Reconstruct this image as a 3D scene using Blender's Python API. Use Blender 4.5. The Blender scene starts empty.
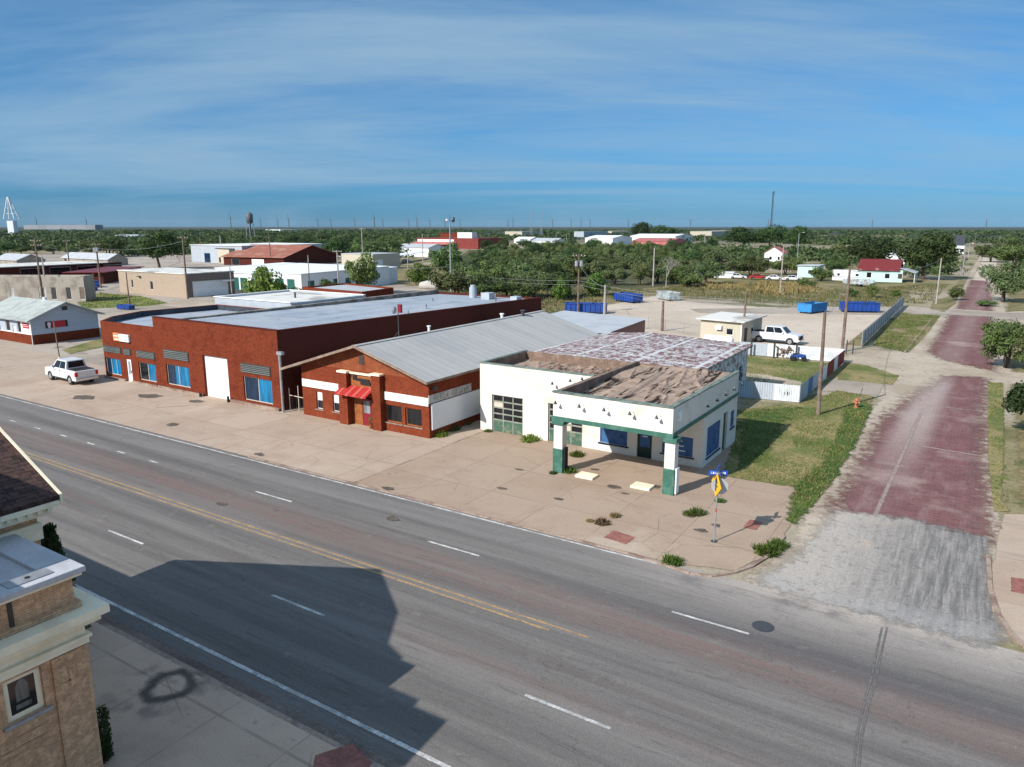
import bpy, bmesh, math, random
from mathutils import Vector, Matrix, noise
random.seed(7)
R = math.radians
scene = bpy.context.scene
COL = scene.collection
# ------------------------------------------------------------------ camera
FOC, CX, CY, HOR, VPX, H = 736.0, 512.0, 383.5, 226.5, 995.0, 15.0
PITCH = math.atan((CY-HOR)/FOC)
YAW = math.atan2(VPX-CX, FOC*math.cos(PITCH)+(CY-HOR)*math.sin(PITCH))
cam_d = bpy.data.cameras.new('camera'); cam = bpy.data.objects.new('camera', cam_d); COL.objects.link(cam)
cam.location = (0, 0, H); cam.rotation_euler = (R(90)-PITCH, 0, YAW)
cam_d.sensor_width = 36; cam_d.lens = FOC/1024*36; cam_d.clip_end = 60000; cam_d.clip_start = .5
scene.camera = cam

def ray(u, v):
    c, s = math.cos(PITCH), math.sin(PITCH)
    x, y = u-CX, CY-v
    fw, up = FOC*c+y*s, -FOC*s+y*c
    return Vector((x*math.cos(YAW)-fw*math.sin(YAW), x*math.sin(YAW)+fw*math.cos(YAW), up))
def G(u, v, z=0.0):                       # where the sight line through a photo point meets height z
    d = ray(u, v); t = (z-H)/d.z
    return (d.x*t, d.y*t)
def far(u, D, v=226.5):                   # point at depth D in a compass direction, and the height seen there
    d = ray(u, v); h = math.hypot(d.x, d.y)
    return d.x/h*D, d.y/h*D, H+d.z/h*D

# ------------------------------------------------------------------ materials
def newmat(name):
    m = bpy.data.materials.new(name); m.use_nodes = True
    nt = m.node_tree; nt.nodes.clear()
    out = nt.nodes.new('ShaderNodeOutputMaterial'); b = nt.nodes.new('ShaderNodeBsdfPrincipled')
    nt.links.new(b.outputs[0], out.inputs[0])
    return m, nt, b, out
class N:                                   # tiny node-graph helper
    def __init__(s, nt): s.nt = nt
    def n(s, t, **k):
        x = s.nt.nodes.new(t)
        for a, v in k.items(): setattr(x, a, v)
        return x
    def put(s, sock, v):
        if hasattr(v, 'is_output') or isinstance(v, bpy.types.NodeSocket): s.nt.links.new(v, sock)
        else: sock.default_value = v
    def pos(s): return s.n('ShaderNodeNewGeometry').outputs['Position']
    def obj(s): return s.n('ShaderNodeTexCoord').outputs['Object']
    def vmul(s, a, v):
        x = s.n('ShaderNodeVectorMath', operation='MULTIPLY'); s.put(x.inputs[0], a); s.put(x.inputs[1], v); return x.outputs[0]
    def noise(s, vec, scale, detail=4, rough=.55, dist=0):
        x = s.n('ShaderNodeTexNoise'); s.put(x.inputs['Vector'], vec)
        x.inputs['Scale'].default_value = scale; x.inputs['Detail'].default_value = detail
        x.inputs['Roughness'].default_value = rough; x.inputs['Distortion'].default_value = dist
        return x.outputs['Fac']
    def math(s, op, a, b=0.0, c=0.0, clamp=False):
        x = s.n('ShaderNodeMath', operation=op, use_clamp=clamp); s.put(x.inputs[0], a); s.put(x.inputs[1], b); s.put(x.inputs[2], c); return x.outputs[0]
    def ramp(s, f, a, b, c=0.0, d=1.0):    # smooth map a..b -> c..d
        x = s.n('ShaderNodeMapRange', interpolation_type='SMOOTHSTEP'); s.put(x.inputs[0], f)
        for i, v in enumerate((a, b, c, d)): x.inputs[i+1].default_value = v
        return x.outputs[0]
    def mix(s, f, a, b, mode='MIX'):
        x = s.n('ShaderNodeMix', data_type='RGBA', blend_type=mode); s.put(x.inputs[0], f)
        for i, v in ((6, a), (7, b)):
            if isinstance(v, (tuple, list)): v = (*v[:3], 1)
            s.put(x.inputs[i], v)
        return x.outputs[2]
    def bump(s, h, strength=.3, dist=.05):
        x = s.n('ShaderNodeBump'); s.put(x.inputs['Height'], h); x.inputs['Strength'].default_value = strength; x.inputs['Distance'].default_value = dist
        return x.outputs[0]
    def sep(s, v):
        x = s.n('ShaderNodeSeparateXYZ'); s.put(x.inputs[0], v); return x.outputs
    def comb(s, a, b, c):
        x = s.n('ShaderNodeCombineXYZ'); s.put(x.inputs[0], a); s.put(x.inputs[1], b); s.put(x.inputs[2], c); return x.outputs[0]
    def wall(s):                           # (along the wall, height) coordinates for any upright face
        g = s.n('ShaderNodeNewGeometry'); p = s.sep(g.outputs['Position']); nn = s.sep(g.outputs['True Normal'])
        f = s.math('GREATER_THAN', s.math('ABSOLUTE', nn[0]), .7)
        m = s.n('ShaderNodeMix', data_type='FLOAT'); s.put(m.inputs[0], f); s.put(m.inputs[2], p[0]); s.put(m.inputs[3], p[1])
        return s.comb(m.outputs[0], p[2], 0.0)
def setp(b, rough=.8, metal=0, spec=.3):
    b.inputs['Roughness'].default_value = rough; b.inputs['Metallic'].default_value = metal; b.inputs['Specular IOR Level'].default_value = spec
def mat(name, c, c2=None, scale=1.2, rough=.8, metal=0, spec=.3, var=.18, bump=.15, streak=0, thr=(.45, .62)):
    """weathered plain surface: fine mottling, larger patches of c2, optional downward streaks"""
    m, nt, b, o = newmat(name); k = N(nt); p = k.pos()
    f1 = k.noise(p, 9, 5); f2 = k.noise(p, scale, 6, .6)
    col = k.mix(k.ramp(f1, .3, .7), tuple(x*(1-var) for x in c), tuple(min(1, x*(1+var)) for x in c))
    if c2: col = k.mix(k.ramp(f2, *thr), col, c2)
    if streak:
        q = k.vmul(p, (2.2, 2.2, .12)); col = k.mix(k.ramp(k.noise(q, 1.6, 5, .6), .52, .75, 0, streak), col, tuple(x*.45 for x in c))
    k.put(b.inputs['Base Color'], col)
    if bump: k.put(b.inputs['Normal'], k.bump(f1, bump, .02))
    setp(b, rough, metal, spec); return m
def brickmat(name, c1, c2, mortar, bw=.22, bh=.075, ms=.012, blot=(.10, .03, .02), blotf=.45, grime=.5, mort_smooth=.2):
    m, nt, b, o = newmat(name); k = N(nt); w = k.wall(); p = k.pos()
    t = k.n('ShaderNodeTexBrick'); k.put(t.inputs['Vector'], w)
    t.inputs['Color1'].default_value = (*c1, 1); t.inputs['Color2'].default_value = (*c2, 1); t.inputs['Mortar'].default_value = (*mortar, 1)
    t.inputs['Scale'].default_value = 1; t.inputs['Brick Width'].default_value = bw; t.inputs['Row Height'].default_value = bh
    t.inputs['Mortar Size'].default_value = ms; t.inputs['Mortar Smooth'].default_value = mort_smooth; t.inputs['Bias'].default_value = -.1
    col = k.mix(k.ramp(k.noise(p, .9, 6, .65), .45, .72, 0, blotf), t.outputs['Color'], blot)
    col = k.mix(k.ramp(k.noise(k.vmul(p, (1.5, 1.5, .15)), 1.3, 5, .6), .55, .8, 0, grime), col, tuple(x*.4 for x in c1))
    col = k.mix(k.ramp(k.noise(p, 5.5, 4, .7), .42, .68, .0, .42), col, tuple(min(1, x*1.6) for x in c1)); col = k.mix(k.ramp(k.noise(p, 7.5, 4, .7), .5, .7, .0, .45), col, tuple(x*.5 for x in c2))
    k.put(b.inputs['Base Color'], col); k.put(b.inputs['Normal'], k.bump(t.outputs['Fac'], -.35, .02)); setp(b, .92, 0, .06); return m
def ribmat(name, c, c2, axis=0, pitch=.3, rough=.45, metal=.0, thr=(.5, .65), scale=.8, amp=.02, wallmode=False, rust=None):
    """ribbed sheet metal"""
    m, nt, b, o = newmat(name); k = N(nt); p = k.pos()
    u = k.sep(k.wall())[0] if wallmode else k.sep(p)[axis]
    w = k.math('SINE', k.math('MULTIPLY', u, 2*math.pi/pitch)); rb = k.ramp(w, .3, .9)
    f2 = k.noise(p, scale, 6, .65)
    col = k.mix(k.ramp(f2, *thr), c, c2)
    pan = k.n('ShaderNodeTexWhiteNoise', noise_dimensions='1D'); k.put(pan.inputs['W'], k.math('FLOOR', k.math('DIVIDE', u, .92)))
    col = k.mix(k.math('MULTIPLY', pan.outputs['Value'], .22), col, tuple(x*.6 for x in c))
    if rust: col = k.mix(k.ramp(k.noise(k.vmul(p, (1, 1, .4)), 1.7, 8, .7), .55, .63), col, rust)
    k.put(b.inputs['Base Color'], col); k.put(b.inputs['Normal'], k.bump(rb, .8, amp)); setp(b, rough, metal, .35); return m
def glassmat(name, c, rough=.12):
    m, nt, b, o = newmat(name); k = N(nt); p = k.pos()
    k.put(b.inputs['Base Color'], k.mix(k.ramp(k.noise(k.vmul(p, (3.2, 3.2, .35)), 1.1, 5, .65), .38, .66), c, tuple(x*.4 for x in c))); setp(b, rough, 0, .5); return m
M = {}
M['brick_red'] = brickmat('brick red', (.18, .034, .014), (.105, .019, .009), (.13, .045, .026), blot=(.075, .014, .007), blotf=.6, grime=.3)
M['brick_cafe'] = brickmat('brick rust red', (.20, .036, .014), (.115, .020, .009), (.15, .052, .03), blot=(.24, .065, .028), blotf=.45, grime=.25)
M['brick_tan'] = brickmat('brick tan', (.60, .37, .215), (.47, .275, .155), (.30, .21, .145), bw=.30, bh=.062, ms=.010, blot=(.44, .26, .14), blotf=.4, grime=.12)
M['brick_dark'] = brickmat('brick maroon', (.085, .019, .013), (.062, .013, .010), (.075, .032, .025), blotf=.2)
M['white_paint'] = mat('white paint', (.66, .64, .575), (.54, .50, .425), .6, .8, var=.07, streak=.28, thr=(.52, .74))
M['cream'] = mat('cream stone', (.86, .77, .57), (.76, .67, .48), 1.1, .7, var=.03, streak=.08)
M['green_trim'] = mat('green trim', (.04, .125, .092), (.07, .17, .13), 2, .55, var=.1)
M['green_dark'] = mat('dark green metal', (.012, .035, .03), None, 2, .4, var=.1)
M['white_metal'] = mat('white metal', (.78, .78, .78), (.62, .62, .62), 1.5, .5, var=.04)
M['white_door'] = ribmat('white roll door', (.80, .80, .80), (.70, .70, .72), axis=2, pitch=.42, rough=.5)
M['blue_film'] = glassmat('blue window film', (.004, .20, .42), .15)
M['blue_dark'] = glassmat('dark blue window', (.006, .03, .075), .08)
M['blue_board'] = mat('blue board', (.045, .12, .27), (.03, .08, .19), 1.8, .6, var=.12)
M['black_glass'] = glassmat('dark glass', (.012, .014, .018), .06)
M['grey_glass'] = glassmat('pale glass', (.30, .34, .36), .2)
M['frame_pale'] = mat('pale frame', (.55, .48, .40), None, 2, .6, var=.1)
M['frame_dark'] = mat('dark frame', (.05, .045, .04), None, 2, .5, var=.1)
M['wood_orange'] = mat('orange brown wood', (.30, .10, .03), (.20, .065, .02), 1.5, .6, var=.2)
M['wood_brown'] = mat('brown boards', (.17, .115, .085), (.24, .17, .13), 1.2, .85, var=.3, streak=.4)
M['wood_pole'] = mat('grey brown pole wood', (.15, .10, .075), (.21, .16, .125), 1.4, .9, var=.2)
M['wood_grey'] = mat('weathered grey pole', (.36, .32, .29), (.26, .23, .2), 1.4, .9, var=.15)
M['louver'] = ribmat('louvre', (.15, .17, .165), (.10, .115, .115), axis=2, pitch=.16, rough=.55)
M['sign_white'] = mat('sign white', (.82, .81, .78), (.7, .69, .66), 1.2, .6, var=.03, thr=(.55, .7))
M['sign_grey'] = mat('weathered sign board', (.48, .46, .43), (.30, .29, .28), 2.5, .75, var=.15)
M['sign_blue_ink'] = mat('faded sign lettering', (.36, .42, .50), None, 2, .7, var=.1)
M['ink'] = mat('black lettering', (.03, .03, .03), None, 2, .7, var=.1)
M['orange'] = mat('orange panel', (.62, .22, .08), None, 2, .6, var=.05)
M['red_metal'] = mat('red awning metal', (.40, .03, .025), None, 2, .4, var=.06)
M['red_stripe'] = mat('pale red stripe', (.46, .10, .085), None, 2, .4, var=.05)
M['red_door'] = mat('dark red door', (.20, .015, .025), None, 2, .5, var=.1)
M['red_sheet'] = ribmat('dark red sheet metal', (.17, .02, .022), (.13, .018, .02), pitch=.3, wallmode=True)
M['roof_grey'] = ribmat('grey ribbed roof', (.40, .385, .36), (.36, .35, .335), axis=1, pitch=.93, rough=.6, amp=.012, scale=.25)
M['roof_blue'] = mat('blue grey roof coating', (.30, .335, .385), (.215, .24, .285), .30, .7, var=.12, thr=(.38, .66), streak=.25)
def seamroof():
    m, nt, b, o = newmat('rolled roofing'); k = N(nt); p = k.pos(); xy = k.sep(p)
    f = k.noise(p, 8, 5, .65); w = k.n('ShaderNodeTexWhiteNoise', noise_dimensions='2D'); row = k.math('FLOOR', k.math('DIVIDE', xy[0], 1.0)); k.put(w.inputs['Vector'], k.comb(row, k.math('FLOOR', k.math('ADD', k.math('DIVIDE', xy[1], 9.0), k.math('MULTIPLY', row, .37))), 0.0))
    col = k.mix(w.outputs['Value'], (.25, .285, .335), (.325, .36, .41)); col = k.mix(k.ramp(k.noise(p, .18, 7, .65), .42, .64, 0, .8), col, (.37, .385, .41))
    col = k.mix(k.ramp(k.noise(p, .32, 7, .7), .55, .68, 0, .7), col, (.15, .165, .19)); col = k.mix(k.ramp(k.noise(k.vmul(p, (1, .12, 1)), 2.2, 5, .6), .56, .72, 0, .5), col, (.19, .205, .235))
    sx = k.math('ABSOLUTE', k.math('SUBTRACT', k.math('FRACT', xy[0]), .5)); s = k.ramp(sx, .455, .49, 0, .55); col = k.mix(k.math('MULTIPLY', s, k.ramp(k.noise(p, 1.2, 4), .35, .6)), col, (.11, .12, .14))
    v = k.ramp(f, .3, .7, .85, 1.12); k.put(b.inputs['Base Color'], k.mix(1.0, col, k.comb(v, v, v), 'MULTIPLY')); k.put(b.inputs['Normal'], k.bump(f, .3, .03)); setp(b, .75, 0, .2); return m
M['roof_blue'] = seamroof()
M['fascia_brown'] = mat('brown fascia', (.21, .145, .11), (.28, .21, .16), 1.5, .7, var=.15)
M['roof_white'] = mat('white roof membrane', (.62, .60, .55), (.33, .31, .28), .22, .7, var=.08, thr=(.5, .62))
M['roof_silver'] = mat('silver roof', (.44, .45, .46), (.38, .39, .40), .5, .5, var=.06)
M['grey_wall'] = ribmat('grey blue sheet wall', (.40, .44, .48), (.35, .39, .43), pitch=.3, wallmode=True)
M['conc_parapet'] = mat('weathered concrete', (.27, .235, .20), (.13, .11, .095), .9, .9, var=.25, streak=.6)
M['steel'] = mat('galvanised steel', (.36, .37, .38), (.29, .29, .3), 2, .45, metal=.4, var=.1)
M['steel_dark'] = mat('dark steel', (.07, .07, .075), None, 2, .5, metal=.3, var=.1)
M['black'] = mat('black rubber', (.018, .018, .02), None, 4, .7, var=.2)
M['car_white'] = mat('white car paint', (.64, .64, .64), None, 2, .22, spec=.5, var=.01, bump=0)
M['car_red'] = mat('red car paint', (.38, .03, .03), None, 2, .25, spec=.5, var=.02, bump=0)
M['car_blue'] = mat('blue car paint', (.02, .06, .26), None, 2, .25, spec=.5, var=.02, bump=0)
M['car_grey'] = mat('grey car paint', (.25, .26, .28), None, 2, .25, spec=.5, var=.02, bump=0)
M['chrome'] = mat('bright metal', (.6, .6, .6), None, 2, .2, metal=.9, var=.03, bump=0)
M['tail_red'] = mat('tail lamp', (.5, .02, .02), None, 2, .25, var=.03, bump=0)
M['bin_blue'] = mat('blue dumpster paint', (.015, .062, .30), (.02, .05, .18), 1.2, .5, var=.12)
M['bin_light'] = mat('light blue dumpster paint', (.03, .22, .52), (.05, .18, .38), 1.2, .5, var=.12)
M['bin_grey'] = mat('grey dumpster paint', (.36, .44, .46), (.24, .2, .18), 1.5, .6, var=.15)
M['beige'] = mat('beige siding', (.47, .42, .33), None, 1, .75, var=.06, streak=.15)
M['tan_block'] = brickmat('tan block', (.36, .285, .22), (.33, .26, .195), (.28, .22, .175), bw=.4, bh=.2, ms=.012, blot=(.37, .28, .2), blotf=.4, grime=.2)
M['stucco'] = mat('stained stucco', (.34, .30, .25), (.24, .20, .165), .45, .9, var=.1, streak=.5)
M['brown_wall'] = mat('brown metal wall', (.17, .135, .115), None, 1, .7, var=.1)
M['rust_roof'] = ribmat('rusty roof', (.30, .105, .065), (.36, .20, .15), axis=0, pitch=.7, rough=.7, scale=.3)
M['teal_wall'] = mat('mint siding', (.46, .66, .61), None, 1, .7, var=.05, streak=.1)
M['red_roof'] = mat('patchy red roof', (.14, .02, .022), (.30, .19, .18), .28, .7, var=.15, thr=(.56, .66))
M['shingle_grey'] = mat('grey shingles', (.36, .385, .36), (.28, .30, .285), .8, .9, var=.2)
M['siding_blue'] = ribmat('grey blue siding', (.41, .46, .53), (.38, .43, .5), axis=2, pitch=.2, rough=.6, amp=.012)
M['yellow'] = mat('yellow sign', (.80, .42, .01), None, 2, .5, var=.03)
M['sign_blue'] = mat('street sign blue', (.015, .08, .42), None, 2, .45, var=.03)
M['sign_back'] = mat('bare sign back', (.50, .52, .55), None, 2, .4, metal=.5, var=.06)
M['kerb'] = mat('worn kerb', (.32, .24, .19), (.20, .13, .10), .7, .9, var=.2)
M['hydrant'] = mat('rusty orange hydrant', (.42, .15, .07), None, 4, .7, var=.25)
M['hump'] = mat('chalk grey', (.40, .38, .34), None, 1, .9, var=.15)
M['bark'] = mat('bark', (.11, .08, .06), (.07, .05, .04), 3, .95, var=.3)
M['flag_red'] = mat('red banner', (.42, .03, .045), None, 2, .7, var=.08)
M['pink'] = mat('pale silhouette', (.72, .60, .60), None, 2, .7, var=.05)
M['bare_twig'] = mat('bare twig', (.30, .26, .24), None, 3, .9, var=.2)
M['white_far'] = mat('white sheet metal', (.72, .73, .74), None, 1, .6, var=.04)
M['green_door'] = mat('green roll door', (.02, .10, .085), None, 2, .5, var=.1)
M['pink_roof'] = mat('faded red roof', (.42, .14, .13), (.34, .1, .1), .5, .7, var=.1)
M['red_wall'] = mat('red store wall', (.20, .032, .025), (.15, .028, .02), .6, .7, var=.1)

def leafmat(name, a, b_, tr=.22):
    m, nt, b, o = newmat(name); k = N(nt); p = k.pos()
    oi = k.n('ShaderNodeObjectInfo').outputs['Random']
    wn = k.noise(p, 2.6, 3); wn2 = k.noise(p, .45, 3)
    col = k.mix(k.ramp(wn, .3, .7), a, b_); col = k.mix(k.ramp(wn2, .35, .7, 0, .45), col, tuple(x*.55 for x in a))
    h = k.n('ShaderNodeHueSaturation'); k.put(h.inputs['Hue'], k.math('ADD', k.math('MULTIPLY', k.math('FRACT', k.math('MULTIPLY', oi, 7.3)), .05), .468)); k.put(h.inputs['Value'], k.math('ADD', k.math('MULTIPLY', oi, .75), .72)); k.put(h.inputs['Color'], col)
    k.put(b.inputs['Base Color'], h.outputs[0]); setp(b, .6, 0, .2)
    t = k.n('ShaderNodeBsdfTranslucent'); k.put(t.inputs[0], h.outputs[0]); mx = k.n('ShaderNodeMixShader'); mx.inputs[0].default_value = tr
    nt.links.new(b.outputs[0], mx.inputs[1]); nt.links.new(t.outputs[0], mx.inputs[2]); nt.links.new(mx.outputs[0], o.inputs[0]); return m
M['leaf_dark'] = leafmat('dark leaves', (.030, .060, .018), (.060, .095, .025))
M['leaf_mid'] = leafmat('mid green leaves', (.068, .110, .030), (.122, .170, .052))
M['leaf_olive'] = leafmat('olive leaves', (.088, .125, .044), (.145, .182, .072))
M['leaf_bright'] = leafmat('bright leaves', (.070, .125, .020), (.12, .18, .035))
M['arch_glass'] = glassmat('leaded glass', (.15, .15, .14), .2)
M['tank_grey'] = mat('dull tank paint', (.10, .115, .13), None, 1, .6, var=.1)
M['leaf_straw'] = leafmat('straw stems', (.26, .19, .09), (.20, .17, .07))
M['leaf_rust'] = leafmat('rusty weeds', (.20, .125, .055), (.21, .15, .065))

# ------------------------------------------------------------------ mesh building
class MB:
    def __init__(s): s.v = []; s.f = []
    def add(s, vs, fs):
        o = len(s.v); s.v += [tuple(x) for x in vs]; s.f += [tuple(i+o for i in f) for f in fs]; return s
    def quad(s, a, b, c, d): return s.add([a, b, c, d], [(0, 1, 2, 3)])
    def box(s, x0, x1, y0, y1, z0, z1):
        return s.add([(x0, y0, z0), (x1, y0, z0), (x1, y1, z0), (x0, y1, z0), (x0, y0, z1), (x1, y0, z1), (x1, y1, z1), (x0, y1, z1)],
                     [(3, 2, 1, 0), (4, 5, 6, 7), (0, 1, 5, 4), (1, 2, 6, 5), (2, 3, 7, 6), (3, 0, 4, 7)])
    def bar(s, p, q, w, h=None):            # square bar between two points
        p, q = Vector(p), Vector(q); d = (q-p).normalized(); h = h or w
        a = d.cross(Vector((0, 0, 1)));  a = Vector((1, 0, 0)) if a.length < 1e-3 else a.normalized()
        b = a.cross(d).normalized(); vs = []
        for c in (p, q):
            for i, j in ((-1, -1), (1, -1), (1, 1), (-1, 1)): vs.append(c+a*i*w/2+b*j*h/2)
        return s.add(vs, [(0, 3, 2, 1), (4, 5, 6, 7), (0, 1, 5, 4), (1, 2, 6, 5), (2, 3, 7, 6), (3, 0, 4, 7)])
    def tube(s, pts, rs, n=8, cap=True):
        pts = [Vector(p) for p in pts]; rings = []
        if not isinstance(rs, (list, tuple)): rs = [rs]*len(pts)
        vs = []; fs = []
        for i, p in enumerate(pts):
            d = (pts[min(i+1, len(pts)-1)]-pts[max(i-1, 0)]).normalized()
            a = d.orthogonal().normalized() if abs(d.z) < .95 else Vector((1, 0, 0)); a = (a-d*a.dot(d)).normalized(); b = d.cross(a)
            for j in range(n):
                t = 2*math.pi*j/n; vs.append(p+(a*math.cos(t)+b*math.sin(t))*rs[i])
        for i in range(len(pts)-1):
            for j in range(n): fs.append((i*n+j, i*n+(j+1) % n, (i+1)*n+(j+1) % n, (i+1)*n+j))
        if cap: fs.append(tuple(range(n))[::-1]); fs.append(tuple(range((len(pts)-1)*n, len(pts)*n)))
        return s.add(vs, fs)
    def prism(s, poly, z0, z1):             # upright prism on an anticlockwise footprint
        n = len(poly); vs = [(x, y, z0) for x, y in poly]+[(x, y, z1) for x, y in poly]
        return s.add(vs, [tuple(range(n))[::-1], tuple(range(n, 2*n))]+[(i, (i+1) % n, n+(i+1) % n, n+i) for i in range(n)])
    def side(s, prof, y0, y1):              # profile in x,z pushed along y
        n = len(prof); vs = [(x, y0, z) for x, z in prof]+[(x, y1, z) for x, z in prof]
        return s.add(vs, [tuple(range(n)), tuple(range(n, 2*n))[::-1]]+[(i, n+i, n+(i+1) % n, (i+1) % n) for i in range(n)])
    def front(s, prof, x0, x1):             # profile in y,z pushed along x
        n = len(prof); vs = [(x0, y, z) for y, z in prof]+[(x1, y, z) for y, z in prof]
        return s.add(vs, [tuple(range(n))[::-1], tuple(range(n, 2*n))]+[(i, (i+1) % n, n+(i+1) % n, n+i) for i in range(n)])
    def wall(s, p0, p1, z0, z1, t, ops=(), m0=1, m1=1):
        """wall with real openings; outside is right of p0->p1. ops = (s0, s1, z0, z1) along it"""
        p0, p1 = Vector((*p0, 0)), Vector((*p1, 0)); d = p1-p0; L = d.length; d.normalize(); n = Vector((-d.y, d.x, 0))
        ss = sorted({0, L, *[o[0] for o in ops], *[o[1] for o in ops]}); zs = sorted({z0, z1, *[o[2] for o in ops], *[o[3] for o in ops]})
        zf = lambda z: Vector((0, 0, z))
        inn = lambda q: min(max(q, t*m0), L-t*m1) if q in (0, L) else q
        isop = lambda a, b: any(o[0]-1e-6 <= a and b <= o[1]+1e-6 and o[2]-1e-6 <= c and e <= o[3]+1e-6 for o in ops)
        for i in range(len(ss)-1):
            for j in range(len(zs)-1):
                a, b, c, e = ss[i], ss[i+1], zs[j], zs[j+1]
                if any(o[0]-1e-6 <= a and b <= o[1]+1e-6 and o[2]-1e-6 <= c and e <= o[3]+1e-6 for o in ops): continue
                s.quad(p0+d*a+zf(c), p0+d*b+zf(c), p0+d*b+zf(e), p0+d*a+zf(e))
                ia, ib = inn(a), inn(b)
                s.quad(p0+d*ib+n*t+zf(c), p0+d*ia+n*t+zf(c), p0+d*ia+n*t+zf(e), p0+d*ib+n*t+zf(e))
        s.quad(p0+zf(z1), p0+d*L+zf(z1), p0+d*(L-t*m1)+n*t+zf(z1), p0+d*t*m0+n*t+zf(z1))
        for a, b, c, e in ops:
            P = lambda q, w, z: p0+d*q+n*w+zf(z)
            s.quad(P(a, 0, c), P(a, 0, e), P(a, t, e), P(a, t, c)); s.quad(P(b, 0, c), P(b, t, c), P(b, t, e), P(b, 0, e))
            s.quad(P(a, 0, c), P(a, t, c), P(b, t, c), P(b, 0, c)); s.quad(P(a, 0, e), P(b, 0, e), P(b, t, e), P(a, t, e))
        return s
    def moved(s, T):
        s.v = [tuple(T @ Vector(p)) for p in s.v]; return s
def link(o): COL.objects.link(o); return o
def thing(name, label, cat, loc=(0, 0, 0), rz=0, group=None):
    o = bpy.data.objects.new(name, None); link(o); o.location = loc; o.rotation_euler = (0, 0, rz); o.empty_display_size = .3
    o['label'] = label; o['category'] = cat
    if group: o['group'] = group
    return o
def mesh(name, mb, m, smooth=False):
    me = bpy.data.meshes.new(name); me.from_pydata(mb.v, [], mb.f)
    if not isinstance(m, (list, tuple)): m = [m]
    for x in m: me.materials.append(M[x] if isinstance(x, str) else x)
    if smooth: me.polygons.foreach_set('use_smooth', [True]*len(me.polygons))
    me.update(); return me
def part(name, mb, m, parent=None, smooth=False, bevel=0, world=False, label=None):
    """one mesh object; world=True: vertices were given in world coordinates, parent is an unrotated thing"""
    if world and parent is not None:
        r = parent
        while r.parent: r = r.parent
        l = r.location; mb.v = [(x-l[0], y-l[1], z-l[2]) for x, y, z in mb.v]
    o = link(bpy.data.objects.new(name, mesh(name, mb, m, smooth)))
    if parent: o.parent = parent
    if bevel:
        b = o.modifiers.new('bevel', 'BEVEL'); b.width = bevel; b.segments = 2; b.limit_method = 'ANGLE'
    if label: o['label'] = label
    return o
def tag(o, label, cat, group=None):
    o['label'] = label; o['category'] = cat
    if group: o['group'] = group
    return o
def struct(o, kind='structure'): o['kind'] = kind; return o
def dup(root, loc, rz=0, sc=1, label=None, group=None, cat=None):
    def cp(o, par):
        c = o.copy(); COL.objects.link(c)
        if par: c.parent = par
        for ch in [x for x in bpy.data.objects if x.parent == o]: cp(ch, c)
        return c
    r = cp(root, None); r.location = loc; r.rotation_euler = (0, 0, rz); r.scale = (sc, sc, sc) if not isinstance(sc, tuple) else sc
    if label: r['label'] = label
    if group: r['group'] = group
    if cat: r['category'] = cat
    return r
def rnd(a, b): return random.uniform(a, b)
# ------------------------------------------------------------------ ground sheets
def gmat(name, fn, rough=.92, edge=True, nscale=1.3, bumps=.25, soft=.12, amp=1.5):
    m, nt, b, o = newmat(name); k = N(nt); p = k.pos()
    col, h = fn(k, p)
    k.put(b.inputs['Base Color'], col); setp(b, rough, 0, .2)
    if bumps: k.put(b.inputs['Normal'], k.bump(h, bumps, .03))
    if edge:                               # worn, ragged border: the sheet frays out into what lies under it
        a = k.n('ShaderNodeAttribute', attribute_name='edge').outputs['Fac']
        f = k.ramp(k.math('ADD', a, k.math('MULTIPLY', k.math('SUBTRACT', k.noise(p, nscale, 8, .72), .5), amp)), .5-soft, .5+soft)
        t = k.n('ShaderNodeBsdfTransparent'); mx = k.n('ShaderNodeMixShader'); k.put(mx.inputs[0], f)
        nt.links.new(t.outputs[0], mx.inputs[1]); nt.links.new(b.outputs[0], mx.inputs[2]); nt.links.new(mx.outputs[0], o.inputs[0])
    return m
def two(c1, c2, c3=None, s1=.25, s2=2.5, thr=(.42, .6), f3=(.55, .68), fine=10, lo=.75):
    def fn(k, p):
        f = k.noise(p, fine, 4, .6); col = k.mix(k.ramp(k.noise(p, s1, 7, .62), *thr), c1, c2)
        if c3: col = k.mix(k.ramp(k.noise(p, s2, 5, .6), *f3), col, c3)
        v = k.ramp(f, .3, .7, lo, 1.12); col = k.mix(1.0, col, k.comb(v, v, v), 'MULTIPLY')
        return col, f
    return fn
NP = 0
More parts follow.
